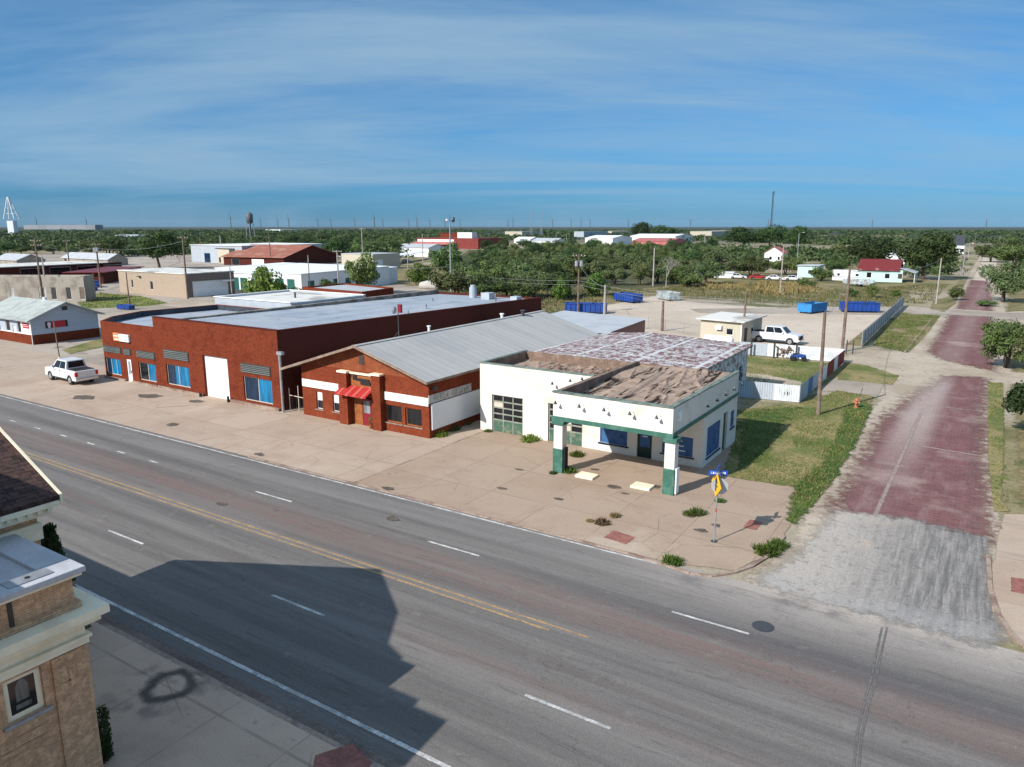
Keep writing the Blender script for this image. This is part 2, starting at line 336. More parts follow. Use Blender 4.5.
def patch(name, pts, z, m, w=1.0, kind='structure'):
    """flat ground sheet; its rim of width w frays"""
    global NP; NP += 1; z += NP*.00004
    A = sum(pts[i][0]*pts[(i+1) % len(pts)][1]-pts[(i+1) % len(pts)][0]*pts[i][1] for i in range(len(pts)))
    if A < 0: pts = pts[::-1]
    n = len(pts); P = [Vector(p) for p in pts]
    def cross(a, b, c, d):
        o = lambda p, q, r: (q.x-p.x)*(r.y-p.y)-(q.y-p.y)*(r.x-p.x)
        return o(a, b, c)*o(a, b, d) < 0 and o(c, d, a)*o(c, d, b) < 0
    for _ in range(14):                     # narrow the fray until neither rim crosses itself
        ins, outs = rims(P, w); bad = any(cross(L[i], L[(i+1) % n], L[j], L[(j+1) % n]) for L in (ins, outs) for i in range(n) for j in range(i+2, n) if (j+1) % n != i) or any(cross(ins[i], ins[(i+1) % n], P[j], P[(j+1) % n]) or cross(outs[i], outs[(i+1) % n], P[j], P[(j+1) % n]) for i in range(n) for j in range(n)) or any((ins[(i+1) % n]-ins[i]).dot(P[(i+1) % n]-P[i]) < 0 for i in range(n))
        if not bad: break
        w *= .7
    vs = [(*p, z) for p in ins]+[(*p, z) for p in outs]
    fs = [tuple(range(n))]+[(i, n+i, n+(i+1) % n, (i+1) % n) for i in range(n)]
    if w <= 0: vs = [(*p, z) for p in P]; fs = [tuple(range(n))]
    me = bpy.data.meshes.new(name); me.from_pydata(vs, [], fs); me.materials.append(m)
    at = me.attributes.new('edge', 'FLOAT', 'POINT'); at.data.foreach_set('value', [1.0]*n+([0.0]*n if w > 0 else []))
    o = link(bpy.data.objects.new(name, me)); return struct(o, kind)
def rims(P, w):
    n = len(P); ins = []; outs = []
    for i in range(n):
        a = (P[i]-P[i-1]).normalized(); c = (P[(i+1) % n]-P[i]).normalized()
        na, nc = Vector((-a.y, a.x)), Vector((-c.y, c.x)); mm = (na+nc)/max(.35, 1+na.dot(nc))
        ins.append(P[i]+mm*w*.5); outs.append(P[i]-mm*w*.5)
    return ins, outs
PX = lambda l: [G(*p) for p in l]

def base(k, p):
    f = k.noise(p, 3, 6, .7)
    col = k.mix(k.ramp(k.noise(p, .03, 8, .62), .42, .58), (.34, .285, .21), (.23, .19, .095))
    col = k.mix(k.ramp(k.noise(p, .06, 8, .65), .50, .60), col, (.12, .125, .05))
    r = k.n('ShaderNodeVectorMath', operation='LENGTH'); k.put(r.inputs[0], p)
    far_ = k.mix(k.ramp(k.noise(k.vmul(p, (1, 1, 0)), .0016, 6, .6), .45, .62), (.035, .05, .035), (.075, .075, .05))
    col = k.mix(k.ramp(r.outputs['Value'], 500, 1100), col, far_)
    v = k.ramp(f, .3, .7, .75, 1.15); return k.mix(1.0, col, k.comb(v, v, v), 'MULTIPLY'), f
gm = gmat('open ground', base, edge=False)
B = 26000
bm_ = MB(); bm_.quad((-B, -B, 0), (B, -B, 0), (B, B, 0), (-B, B, 0)); struct(part('ground', bm_, gm))

g_dirt = gmat('pale dirt', two((.45, .375, .29), (.36, .29, .215), (.27, .215, .155), .12, 1.5))
g_gravel = gmat('pale gravel', two((.54, .455, .365), (.48, .39, .305), (.42, .335, .26), .06, .6))
g_lot = gmat('town lot', two((.40, .34, .28), (.31, .26, .21), (.24, .20, .16), .05, .4))
g_lawn = gmat('summer lawn', two((.115, .145, .036), (.29, .23, .105), (.17, .165, .055), .17, 1.2, (.40, .58), (.5, .66), 6, .6))
g_lush = gmat('green weeds ground', two((.055, .10, .018), (.10, .135, .03), (.19, .16, .07), .4, 1.6, fine=5, lo=.5), nscale=.9, soft=.3, amp=2.3)
g_dry = gmat('dry grass', two((.28, .215, .105), (.20, .165, .075), (.12, .125, .045), .10, .5, f3=(.5, .62), fine=5, lo=.6))
g_rough = gmat('rough weeds', two((.25, .20, .095), (.115, .12, .04), (.34, .27, .18), .07, .35, fine=4, lo=.55))
g_under = gmat('shaded undergrowth', two((.075, .08, .035), (.13, .115, .06), (.05, .06, .025), .12, .6, fine=4, lo=.6))  # grove shade put into the ground colour, keeps gaps between trees dark
def asphalt(k, p):
    f = k.noise(p, 30, 3, .6); q = k.vmul(p, (.03, .9, 1))
    s = k.noise(q, 1.3, 6, .6); xy = k.sep(p)
    col = k.mix(k.ramp(s, .32, .68), (.130, .126, .124), (.196, .189, .184))
    lane = k.math('SINE', k.math('MULTIPLY', xy[1], 2*math.pi/1.9)); col = k.mix(k.ramp(lane, -1, 1, 0, .22), col, (.075, .073, .075))
    red = k.math('MULTIPLY', k.ramp(k.math('ABSOLUTE', k.math('SUBTRACT', xy[1], 24.2)), 0, 2.0, 1, 0), k.ramp(k.noise(q, 2.2, 5), .3, .65, .15, .75))
    col = k.mix(red, col, (.175, .120, .110))
    red2 = k.math('MULTIPLY', k.ramp(k.math('ABSOLUTE', k.math('SUBTRACT', xy[1], 19.3)), 0, 1.6, .5, 0), k.ramp(k.noise(q, 1.7, 5), .45, .7)); col = k.mix(red2, col, (.17, .12, .11))
    dust = k.math('MULTIPLY', k.ramp(xy[0], -17, -4), k.math('MULTIPLY', k.ramp(xy[1], 26.2, 30.3), k.ramp(k.noise(p, .5, 6, .65), .24, .52))); col = k.mix(k.math('MULTIPLY', dust, .95), col, (.42, .385, .35))
    dk = k.math('MULTIPLY', k.ramp(k.math('ABSOLUTE', k.math('SUBTRACT', xy[1], 25.6)), .2, 1.3, .55, 0), k.ramp(xy[0], -22, -2)); col = k.mix(dk, col, (.085, .085, .092))
    pale = k.math('MULTIPLY', k.ramp(k.math('ABSOLUTE', k.math('SUBTRACT', xy[1], 28.6)), 0, 1.4, .35, 0), 1.0); col = k.mix(pale, col, (.24, .235, .235))
    col = k.mix(k.ramp(k.noise(p, .35, 8, .7), .58, .75, 0, .4), col, (.20, .19, .185))
    cn = k.noise(k.vmul(p, (.35, .5, 1)), .35, 7, .6, 1.5); cr = k.math('MULTIPLY', k.ramp(k.math('ABSOLUTE', k.math('SUBTRACT', cn, .5)), .0, .0035, 1, 0), k.ramp(k.noise(p, .16, 3), .50, .58)); col = k.mix(k.math('MULTIPLY', cr, .55), col, (.05, .05, .05))
    col = k.mix(k.ramp(k.noise(p, 1.1, 8, .75), .56, .70, 0, .5), col, (.235, .225, .215)); col = k.mix(k.ramp(k.noise(p, .7, 8, .75), .60, .72, 0, .55), col, (.075, .073, .072)); tm = k.noise(k.vmul(p, (.05, 1.6, 1)), 1.0, 3, .5, 2.0); col = k.mix(k.ramp(k.math('ABSOLUTE', k.math('SUBTRACT', tm, .5)), .004, .014, .35, 0), col, (.07, .068, .068))
    v = k.ramp(f, .3, .7, .80, 1.15); return k.mix(1.0, k.mix(1.0, col, (1.0, .945, .895), 'MULTIPLY'), k.comb(v, v, v), 'MULTIPLY'), f
g_asph = gmat('worn asphalt', asphalt, edge=False, bumps=.15)
def slab(c, c2, c3, px=4.6, py=4.9, rust=.35, joint=.45):
    def fn(k, p):
        f = k.noise(p, 20, 4, .6); xy = k.sep(p)
        cx = k.math('DIVIDE', xy[0], px); cy = k.math('DIVIDE', k.math('ADD', xy[1], .3), py)
        wn = k.n('ShaderNodeTexWhiteNoise', noise_dimensions='2D'); k.put(wn.inputs['Vector'], k.comb(k.math('FLOOR', cx), k.math('FLOOR', cy), 0.0))
        col = k.mix(wn.outputs['Value'], c, c2)
        col = k.mix(k.ramp(k.noise(p, .22, 8, .65), .45, .66, 0, .75), col, c3)
        col = k.mix(k.ramp(k.noise(p, .9, 7, .7), .56, .74, 0, rust), col, tuple(x*.55 for x in c3))
        jx = k.math('ABSOLUTE', k.math('SUBTRACT', k.math('FRACT', cx), .5)); jy = k.math('ABSOLUTE', k.math('SUBTRACT', k.math('FRACT', cy), .5))
        j = k.math('MULTIPLY', k.ramp(k.math('MAXIMUM', jx, jy), .488, .495), k.ramp(k.noise(p, .6, 4), .3, .55, .2, 1)); col = k.mix(k.math('MULTIPLY', j, joint), col, tuple(x*.35 for x in c))
        vo = k.n('ShaderNodeTexVoronoi', feature='DISTANCE_TO_EDGE'); k.put(vo.inputs['Vector'], k.vmul(p, (.2, .24, 1))); vo.inputs['Scale'].default_value = 1
        cr = k.math('MULTIPLY', k.ramp(vo.outputs['Distance'], 0, .008, 1, 0), k.ramp(k.noise(p, .2, 3), .48, .6)); col = k.mix(k.math('MULTIPLY', cr, .55), col, (.09, .07, .05))
        sp = k.ramp(k.noise(p, 2.6, 3, .5), .70, .76, 0, .55); col = k.mix(sp, col, (.11, .075, .055)); col = k.mix(k.ramp(k.noise(k.vmul(p, (.25, 1, 1)), .55, 8, .7), .54, .72, 0, .5), col, tuple(x*.62 for x in c)); col = k.mix(k.ramp(k.noise(p, .12, 6, .6), .56, .68, 0, .55), col, (.47, .385, .305))
        v = k.ramp(f, .3, .7, .88, 1.08); return k.mix(1.0, col, k.comb(v, v, v), 'MULTIPLY'), f
    return fn
g_apron = gmat('tan concrete slabs', slab((.43, .335, .26), (.39, .30, .23), (.345, .25, .185)), nscale=.8, bumps=.12)
g_apron2 = gmat('rusty station slabs', slab((.375, .285, .215), (.345, .258, .19), (.315, .225, .16), 3.8, 4.2, .5), nscale=.8, bumps=.12)
g_side0 = slab((.56, .40, .295), (.52, .365, .27), (.42, .29, .21), 3.1, 6.2, .25)
RC = G(171, 690)
def sidefn(k, p):
    col, f = g_side0(k, p); d = k.n('ShaderNodeVectorMath', operation='DISTANCE'); k.put(d.inputs[0], k.vmul(p, (1, 1, 0))); d.inputs[1].default_value = (*RC, 0)
    dd = k.math('ADD', d.outputs['Value'], k.math('MULTIPLY', k.noise(p, 1.4, 4), .8))
    ring = k.ramp(k.math('ABSOLUTE', k.math('SUBTRACT', dd, 1.12)), .05, .36, .85, 0); col = k.mix(ring, col, (.045, .04, .038))
    st = k.math('MULTIPLY', k.ramp(dd, 3.2, 1.4, 0, .6), k.ramp(k.noise(p, .8, 5), .45, .62)); return k.mix(st, col, (.12, .10, .09)), f
g_side = gmat('grey pavement slabs', sidefn, edge=False, bumps=.12)
def brickst(k, p):
    f = k.noise(p, 12, 4, .65); t = k.n('ShaderNodeTexBrick'); k.put(t.inputs['Vector'], p)
    t.inputs['Color1'].default_value = (.21, .088, .084, 1); t.inputs['Color2'].default_value = (.145, .058, .058, 1); t.inputs['Mortar'].default_value = (.17, .11, .10, 1)
    t.inputs['Scale'].default_value = 1; t.inputs['Brick Width'].default_value = .44; t.inputs['Row Height'].default_value = .20; t.inputs['Mortar Size'].default_value = .02
    xy = k.sep(p); q = k.vmul(p, (.8, .16, 1)); col = k.mix(k.ramp(k.noise(q, 1.2, 8, .72), .46, .76, 0, .5), t.outputs['Color'], (.31, .225, .20))
    col = k.mix(k.ramp(k.noise(p, .14, 7, .65), .53, .68, 0, .6), col, (.37, .28, .24)); col = k.mix(k.ramp(k.noise(p, .5, 5), .3, .55, .35, 0), col, (.10, .045, .05))
    nd = k.math('MULTIPLY', k.math('MULTIPLY', k.ramp(xy[1], 50, 62), k.ramp(xy[1], 66, 60, 0, 1)), 0.0)
    lane = k.math('MULTIPLY', k.ramp(k.math('ABSOLUTE', k.math('SUBTRACT', xy[0], k.math('ADD', -3.9, k.math('MULTIPLY', k.math('SUBTRACT', xy[1], 42), .02)))), .5, 1.9, 1, 0), k.ramp(xy[1], 44, 66, .05, .85))
    lane = k.math('MULTIPLY', lane, k.ramp(xy[1], 88, 80, 0.3, 1)); col = k.mix(k.math('MULTIPLY', lane, k.ramp(f, .3, .7, .6, 1)), col, (.41, .335, .30))
    v = k.ramp(f, .3, .7, .82, 1.12); return k.mix(1.0, col, k.comb(v, v, v), 'MULTIPLY'), f
g_brick = gmat('red brick paving', brickst, nscale=1.4, bumps=.2, soft=.34, amp=1.9)
def apatch(k, p):
    f = k.noise(p, 14, 4, .65); q = k.vmul(p, (2.6, .16, 1)); xy = k.sep(p)
    col = k.mix(k.ramp(k.noise(q, 1.5, 8, .75), .36, .66), (.14, .131, .124), (.30, .275, .25)); wl = k.math('ADD', k.math('ADD', xy[0], k.math('MULTIPLY', xy[1], -.05)), k.math('MULTIPLY', k.noise(p, .5, 6, .7), 3.0)); col = k.mix(k.ramp(wl, -6, -.5, .9, 0), col, (.41, .365, .32)); col = k.mix(k.ramp(xy[1], 32.5, 30.5, 0, .6), col, (.33, .31, .29))
    col = k.mix(k.ramp(k.noise(p, 2.2, 7, .75), .52, .66, 0, .55), col, (.11, .105, .105))
    col = k.mix(k.ramp(k.noise(p, .33, 5, .6), .60, .72, 0, .6), col, (.44, .34, .255)); v = k.ramp(f, .3, .7, .8, 1.15)
    return k.mix(1.0, col, k.comb(v, v, v), 'MULTIPLY'), f
g_apatch = gmat('broken grey asphalt', apatch, nscale=1.6, bumps=.3, soft=.3, amp=1.8)
def plain(c, c2): return two(c, c2, None, 1.5, 3)
g_white = gmat('white road paint', plain((.58, .56, .53), (.36, .35, .335)), nscale=5, bumps=0)
g_orange = gmat('orange road paint', two((.37, .245, .125), (.30, .205, .13), (.20, .165, .145), .8, 3, f3=(.54, .70)), nscale=2.2, bumps=0)
g_pad = gmat('red paving pad', plain((.30, .125, .10), (.24, .10, .08)), nscale=3)
g_oil = gmat('oil stain', plain((.10, .08, .065), (.14, .11, .09)), nscale=1.2)

rect = lambda x0, x1, y0, y1: [(x0, y0), (x1, y0), (x1, y1), (x0, y1)]
Z = lambda i: .004*i
# wide areas
patch('dry_field', [(-200, 155), (-15.5, 152), (-15.5, 245), (-120, 260), (-240, 210)], Z(1), g_rough, 8)
patch('town_lot', [(-420, 31), (-70, 31), (-70, 60), (-100, 82), (-100, 150), (-260, 250), (-460, 230)], Z(1), g_lot, 6)
patch('verge', [(3, 47), (60, 47), (60, 300), (5, 300)], Z(1), g_dry, 2)
patch('back_lane', [(-140, 83), (-86, 84), (-66, 92), (-66, 100), (-98, 98), (-140, 93)], Z(2), g_dirt, 2)
patch('gravel_lot', PX([(572, 330), (604, 306), (655, 296), (700, 303), (760, 307), (830, 309), (888, 313), (882, 326), (846, 344), (842, 354), (745, 354), (640, 346)]), Z(3), g_gravel, 2.4)
patch('weedy_ground', PX([(440, 305), (560, 318), (612, 302), (655, 294), (640, 288), (450, 290)]), Z(2), g_rough, 3)
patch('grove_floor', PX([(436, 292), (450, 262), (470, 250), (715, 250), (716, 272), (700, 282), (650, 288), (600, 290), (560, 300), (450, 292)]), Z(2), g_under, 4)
g_bright = gmat('bright grass', two((.15, .19, .035), (.21, .21, .07), (.10, .14, .03), .2, 1, fine=4, lo=.65))
patch('grass_lot', PX([(78, 303), (100, 293), (140, 296), (168, 303), (150, 306), (84, 309)]), Z(3), g_bright, 2)
patch('parking_lot', PX([(0, 262), (110, 262), (180, 250), (180, 262), (110, 290), (0, 290)]), Z(3), g_lot, 5)
patch('bare_lot', PX([(372, 279), (384, 266), (450, 264), (450, 281), (410, 286)]), Z(3), g_dry, 5)
patch('farm_field', [far(815, 1500)[:2], far(905, 1500)[:2], far(905, 1150)[:2], far(830, 1150)[:2]], Z(3), g_dry, 30)
# side street
patch('side_street_dirt', PX([(742, 582), (790, 548), (806, 512), (850, 448), (868, 412), (880, 400), (838, 384), (842, 358), (862, 349), (905, 352), (922, 330), (942, 313), (962, 290), (972, 268), (980, 256), (992, 256), (997, 283), (1006, 312), (1024, 311), (1040, 322), (1007, 327), (1002, 352), (1012, 372), (1060, 375), (1060, 384), (1010, 384), (1000, 420), (996, 480), (1006, 560), (1008, 640), (900, 645)]), Z(2), g_dirt, 1.4)
patch('alley', PX([(690, 309), (905, 306), (955, 310), (1003, 313), (1060, 312), (1060, 318), (1003, 321), (950, 318), (890, 315), (700, 313)]), Z(4), g_lot, 1.4)
patch('far_road', PX([(971, 282), (977, 270), (984, 256), (990, 249), (997, 250), (997, 262), (994, 283)]), Z(4), g_gravel, 2)
patch('brick_street', PX([(833, 512), (989, 541), (987, 500), (983, 455), (985, 378), (946, 376), (912, 398), (884, 418)]), Z(5), g_brick, 3.0)
patch('brick_street', PX([(929, 352), (944, 360), (970, 366), (993, 371), (991, 317), (951, 315)]), Z(5), g_brick, 3.5)
patch('brick_street', PX([(957, 309), (991, 311), (988, 281), (972, 280)]), Z(5), g_brick, 2.5)
def strip(name, a, b, w, z, m, fr=None):
    a, b = Vector(a), Vector(b); d = (b-a).normalized(); n = Vector((-d.y, d.x))*w/2
    return patch(name, [tuple(a-n), tuple(b-n), tuple(b+n), tuple(a+n)], z, m, fr if fr is not None else w*.5)
g_joint = gmat('pale concrete strip', plain((.33, .25, .225), (.27, .20, .18)), nscale=2, soft=.3, amp=2)
strip('street_joint', G(874, 518), G(921, 413), .22, Z(6), g_joint, .1); strip('street_joint', G(907, 444), G(986, 457), .22, Z(6), g_joint, .1)
strip('street_joint', G(926, 405), G(984, 412), .16, Z(6), g_joint, .1); strip('street_joint', G(872, 440), G(905, 444), .12, Z(6), g_joint, .08)
patch('side_street_asphalt', PX([(836, 511), (915, 520), (989, 540), (992, 585), (1002, 640), (980, 645), (900, 623), (800, 598), (756, 582), (795, 556)]), Z(6), g_apatch, 1.5)
# highway
patch('road', rect(-900, 300, 13.55, 30.0), Z(4)+.002, g_asph, 0)
X0, X1 = -600, 200
strip('edge_line', (X0, 29.62), (-11.2, 29.62), .12, Z(6), g_white, .05)
strip('edge_line', (X0, 14.27), (X1, 14.27), .15, Z(6), g_white, .05)
strip('centre_line', (X0, 22.45), (-11.0, 22.45), .13, Z(6), g_orange, .1); strip('centre_line', (X0, 22.10), (-12.5, 22.10), .13, Z(6), g_orange, .1)
for i in range(-12, 2):
    strip('lane_dash', (-23.55+12.35*i, 18.25), (-20.5+12.35*i, 18.25), .13, Z(6), g_white, .05)
for a in [-21.5, -9.1, -34.25, 3.3]: strip('lane_dash', (a, 25.93), (a+3.05, 25.93), .13, Z(6), g_white, .05)
for i in range(16): strip('lane_dash', (-44.9-3.77*i, 25.95), (-43.95-3.77*i, 25.95), .13, Z(6), g_white, .05)
g_tyre = gmat('tyre marks', plain((.135, .127, .122), (.15, .141, .134)), nscale=3, soft=.45, amp=2.4, bumps=0)
g_scuff = gmat('dusty scuffs', plain((.20, .185, .172), (.175, .162, .152)), nscale=1.4, soft=.5, amp=2.6, bumps=0)
for off in (0, 5):
    cv = [(882+off, 628), (877+off, 650), (872+off, 675), (864+off, 705), (857+off, 735), (853+off, 775)]
    for a, b in zip(cv[:-1], cv[1:]): strip('tyre_mark', G(*a), G(*b), .06, Z(5)+.003, g_tyre, .05)
# aprons on the far side
patch('concrete_apron', [(-420, 29.98), (-30.5, 29.98), (-30.5, 46), (-46, 46), (-60, 41), (-96, 43.6), (-420, 43.5)], Z(7), g_apron, .25)
KP = [(-30.5, 29.98), (-12.4, 29.95), (-10.6, 30.05), G(735, 571), G(765, 557), G(784, 536), G(800, 508), G(795, 488), (-12.9, 43.2), (-12.9, 52), (-30.5, 52)]
patch('concrete_apron', KP, Z(7), g_apron2, .25)
patch('concrete_pad', PX([(828, 378), (884, 384), (878, 396), (822, 391)]), Z(7), g_lot, .4)
patch('lawn', PX([(734, 443), (722, 476), (776, 485), (798, 487), (806, 505), (832, 480), (848, 450), (863, 425), (874, 397), (838, 391), (800, 404), (738, 410)]), Z(8), g_lawn, .8)
patch('weed_strip', PX([(786, 520), (796, 488), (826, 462), (838, 432), (848, 405), (866, 402), (872, 409), (858, 440), (834, 480), (806, 514), (796, 524)]), Z(9), g_lush, 1.2)
patch('weed_strip', PX([(742, 412), (738, 470), (762, 455), (780, 425), (800, 408)]), Z(9), g_lush, 2.2)
patch('lawn', PX([(845, 362), (868, 366), (899, 376), (892, 385), (838, 380)]), Z(8), g_lawn, .8)
patch('lawn', PX([(738, 356), (838, 364), (845, 372), (800, 400), (738, 392)]), Z(8), g_lawn, .8)
patch('bare_strip', PX([(738, 372), (770, 376), (800, 382), (798, 397), (738, 388)]), Z(9), g_dirt, 1.2)
patch('lawn', PX([(872, 345), (902, 313), (940, 316), (925, 336), (908, 353)]), Z(8), g_rough, 1.0)
patch('dry_verge', PX([(846, 345), (880, 318), (898, 318), (866, 346)]), Z(8), g_rough, .8)
patch('weed_strip', PX([(988, 383), (1003, 383), (1004, 430), (1002, 500), (1010, 512), (994, 512), (988, 460)]), Z(8), g_lawn, .5)
patch('weed_strip', PX([(934, 300), (948, 297), (960, 280), (966, 281), (955, 304), (944, 312), (930, 309)]), Z(8), g_rough, .6)
patch('grass_strip', PX([(62, 350), (104, 338), (104, 347), (70, 354)]), Z(8), g_lawn, .8)
patch('paved_corner', PX([(1003, 515), (1040, 515), (1060, 700), (1024, 650), (992, 612), (990, 575)]), Z(8), g_apron, .4)
for pts in ([(1011, 578), (1030, 580), (1030, 596), (1011, 592)], [(613, 531), (636, 538), (626, 545), (604, 538)], [(750, 520), (763, 523), (756, 531), (743, 528)]):
    patch('paving_pad', PX(pts), Z(9), g_pad, .1)
for u, v, r in [(268, 352+30, .5), (260, 455, .3), (222, 505, .25), (388, 489, .28), (392, 519, .3), (502, 489, .2), (612, 487, .35), (596, 470, .22), (625, 494, .2), (690, 516, .25), (700, 531, .3), (716, 526, .2), (520, 470, .2), (172, 425, .4), (196, 372+30, .5), (560, 500, .2), (655, 487, .3), (85, 398, .7), (150, 397, .8)]:
    x, y = G(u, v); patch('oil_stain', [(x+r*rnd(.6, 1.5)*1.5*math.cos(t), y+r*rnd(.6, 1.3)*math.sin(t)) for t in [i*math.pi/3 for i in range(6)]], Z(10), g_oil, r*.7)
# raised near pavement with its kerb and gutter
mb = MB().box(-90, 40, -14, 13.02, -.3, .15); o = part('pavement', mb, g_side); struct(o)
mb = MB().box(-90, 40, 13.02, 13.22, -.3, .142); struct(part('kerb', mb, 'kerb'))
patch('gutter', rect(-90, 40, 13.22, 13.62), Z(7), gmat('gutter dirt', two((.20, .155, .13), (.13, .10, .085), None, .3, 2), edge=True, nscale=1.5), .2)
patch('paving_pad', PX([(316, 760), (352, 748), (372, 767), (360, 790), (310, 790)]), .154, g_pad, .1)
# low kerb round the corner of the station apron
mb = MB(); kp = [(-40, 29.93), (-24, 29.93), (-12.4, 29.9)]+[G(u, v) for u, v in ((690, 574), (712, 577), (735, 573), (752, 567), (765, 559), (776, 547), (784, 537))]
for a, b in zip(kp[:-1], kp[1:]): mb.bar((*a, .03), (*b, .03), .16, .11)
struct(part('kerb', mb, 'kerb'))
mb = MB(); kp = [G(u, v) for u, v in ((988, 556), (990, 590), (998, 615), (1010, 633), (1030, 652), (1060, 672))]
for a, b in zip(kp[:-1], kp[1:]): mb.bar((*a, .03), (*b, .03), .18, .12)
struct(part('kerb', mb, 'kerb'))
mb = MB(); kp = [G(u, v) for u, v in ((905, 352), (918, 336), (932, 319))]
for a, b in zip(kp[:-1], kp[1:]): mb.bar((*a, .04), (*b, .04), .2, .14)
struct(part('kerb', mb, 'kerb'))
# ------------------------------------------------------------------ building helpers
def window(root, p0, p1, s0, s1, z0, z1, glass='black_glass', frame='frame_pale', inset=.12, fw=.07, mull=0, rows=0, name='window', sill=None, panes=None):
    """frame set back in a wall opening with its panes as sub-parts; panes = materials left to right"""
    p0, p1 = Vector((*p0, 0)), Vector((*p1, 0)); d = (p1-p0).normalized(); n = Vector((-d.y, d.x, 0))
    T = Matrix(((d.x, n.x, 0, p0.x), (d.y, n.y, 0, p0.y), (0, 0, 1, 0), (0, 0, 0, 1)))
    f = MB(); a, b = inset, inset+.07; e = .003
    f.box(s0+e, s1-e, a, b, z0+e, z0+fw); f.box(s0+e, s1-e, a, b, z1-fw, z1-e)
    f.box(s0+e, s0+fw, a, b, z0+fw, z1-fw); f.box(s1-fw, s1-e, a, b, z0+fw, z1-fw)
    for i in range(mull):
        x = s0+(s1-s0)*(i+1)/(mull+1); f.box(x-fw*.4, x+fw*.4, a+.005, b-.005, z0+fw, z1-fw)
    for i in range(rows):
        z = z0+(z1-z0)*(i+1)/(rows+1); f.box(s0+fw, s1-fw, a+.009, b-.009, z-fw*.35, z+fw*.35)
    fr = part(name, f.moved(T), frame, root, world=True)
    ms = panes or [glass]; k = len(ms)
    for i, g in enumerate(ms):
        q = MB().box(s0+fw+(s1-s0-2*fw)*i/k, s0+fw+(s1-s0-2*fw)*(i+1)/k, b-.045, b-.025, z0+fw, z1-fw)
        part('pane', q.moved(T), g, fr, world=True)
    if sill:
        part('sill', MB().box(s0-.12, s1+.12, -.07, .1, z0-.1, z0-.004).moved(T), sill, fr, world=True)
    return fr
def scribble(mb, x0, x1, y, z0, z1, n, axis='x', slope=0):
    """rows of worn, unreadable letter strokes"""
    w = (x1-x0)/n
    for i in range(n):
        if random.random() < .12: continue
        a = x0+w*(i+.15); b = x0+w*(i+.8); ks = random.sample(range(5), 3)
        for j in ks:
            q = [(a, a+w*.16, z0, z1), (b-w*.16, b, z0, z1), (a, b, z1-.08*(z1-z0)*2, z1), (a, b, z0, z0+.16*(z1-z0)), (a, b, (z0+z1)/2-.05, (z0+z1)/2+.05)][j]
            if axis == 'x': mb.box(q[0], q[1], y-.004-.0007*j, y, q[2], q[3])
            else: mb.box(y, y+.004+.0007*j, q[0], q[1], q[2], q[3])
# ------------------------------------------------------------------ long brick storefront
b1 = thing('brick_storefront', 'long red brick commercial building with blue filmed windows and a white roll door', 'building', (-61, 39.5, 0))
lf = [(-74.4, 39.5), (-65.3, 39.5), (-65.3, 56), (-78.4, 56), (-79.4, 46.6), (-77.2, 42.2)]
ops0 = [(.15, 2.85, .42, 2.1), (3.95, 4.75, .02, 2.27), (6.0, 8.8, .42, 2.18)]
w = MB(); w.wall(lf[0], lf[1], 0, 5.75, .3, ops0, 1, 0)
w.wall(lf[5], lf[0], 0, 5.75, .3); w.wall(lf[4], lf[5], 0, 5.75, .3); w.wall(lf[3], lf[4], 0, 5.75, .3); w.wall(lf[2], lf[3], 0, 5.75, .3)
ops1 = [(1.45, 5.0, .5, 2.45), (7.15, 10.6, .02, 3.82), (12.6, 16.25, .42, 2.5)]
w.wall((-65.3, 39.5), (-48, 39.5), 0, 6.72, .3, ops1)
w.v += []; part('wall', w, 'brick_red', b1, world=True)
w = MB(); w.wall((-65.3, 81.8), (-65.3, 39.5), 5.2, 6.32, .55, (), 0, 0); part('parapet', w, 'conc_parapet', b1, world=True)
w = MB()
o_ = len(w.v)
w.add([(-48, 39.5, 0), (-48, 81.8, 0), (-48, 81.8, 6.05), (-48, 39.5, 6.70), (-48.3, 39.8, 0), (-48.3, 81.5, 0), (-48.3, 81.5, 6.05), (-48.3, 39.8, 6.70)],
      [(0, 1, 2, 3), (5, 4, 7, 6), (3, 2, 6, 7)])
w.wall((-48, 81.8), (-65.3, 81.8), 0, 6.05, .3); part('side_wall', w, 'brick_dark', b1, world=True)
w = MB().box(-65.32, -65.02, 39.52, 39.78, 5.75, 6.72); part('step_pier', w, 'brick_red', b1, world=True)
w = MB(); w.add([(-64.74, 39.82, 6.22), (-48.31, 39.82, 6.36), (-48.31, 81.49, 5.86), (-64.74, 81.49, 5.75)], [(0, 1, 2, 3)])
part('roof', w, 'roof_blue', b1, world=True)
w = MB(); w.add([(x, y, 5.15) for x, y in [(-74.2, 39.82), (-65.32, 39.82), (-65.32, 55.7), (-78.1, 55.7), (-79.05, 46.6), (-77, 42.4)]], [(0, 1, 2, 3, 4, 5)])
part('roof', w, 'roof_blue', b1, world=True)
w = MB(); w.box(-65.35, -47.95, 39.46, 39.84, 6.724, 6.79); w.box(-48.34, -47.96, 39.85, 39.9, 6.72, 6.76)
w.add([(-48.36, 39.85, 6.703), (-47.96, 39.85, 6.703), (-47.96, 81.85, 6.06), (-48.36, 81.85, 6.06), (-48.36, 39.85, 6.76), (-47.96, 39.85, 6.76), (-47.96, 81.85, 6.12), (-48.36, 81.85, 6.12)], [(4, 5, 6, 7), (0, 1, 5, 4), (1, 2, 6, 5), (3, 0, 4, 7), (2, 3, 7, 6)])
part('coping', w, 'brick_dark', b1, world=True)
F0, F1 = lf[0], lf[1]; Q0, Q1 = (-65.3, 39.5), (-48, 39.5)
window(b1, F0, F1, *ops0[0], frame='frame_pale', panes=['blue_dark', 'blue_film', 'blue_film'], mull=2)
window(b1, F0, F1, *ops0[2], frame='frame_pale', panes=['black_glass', 'blue_film'], mull=1)
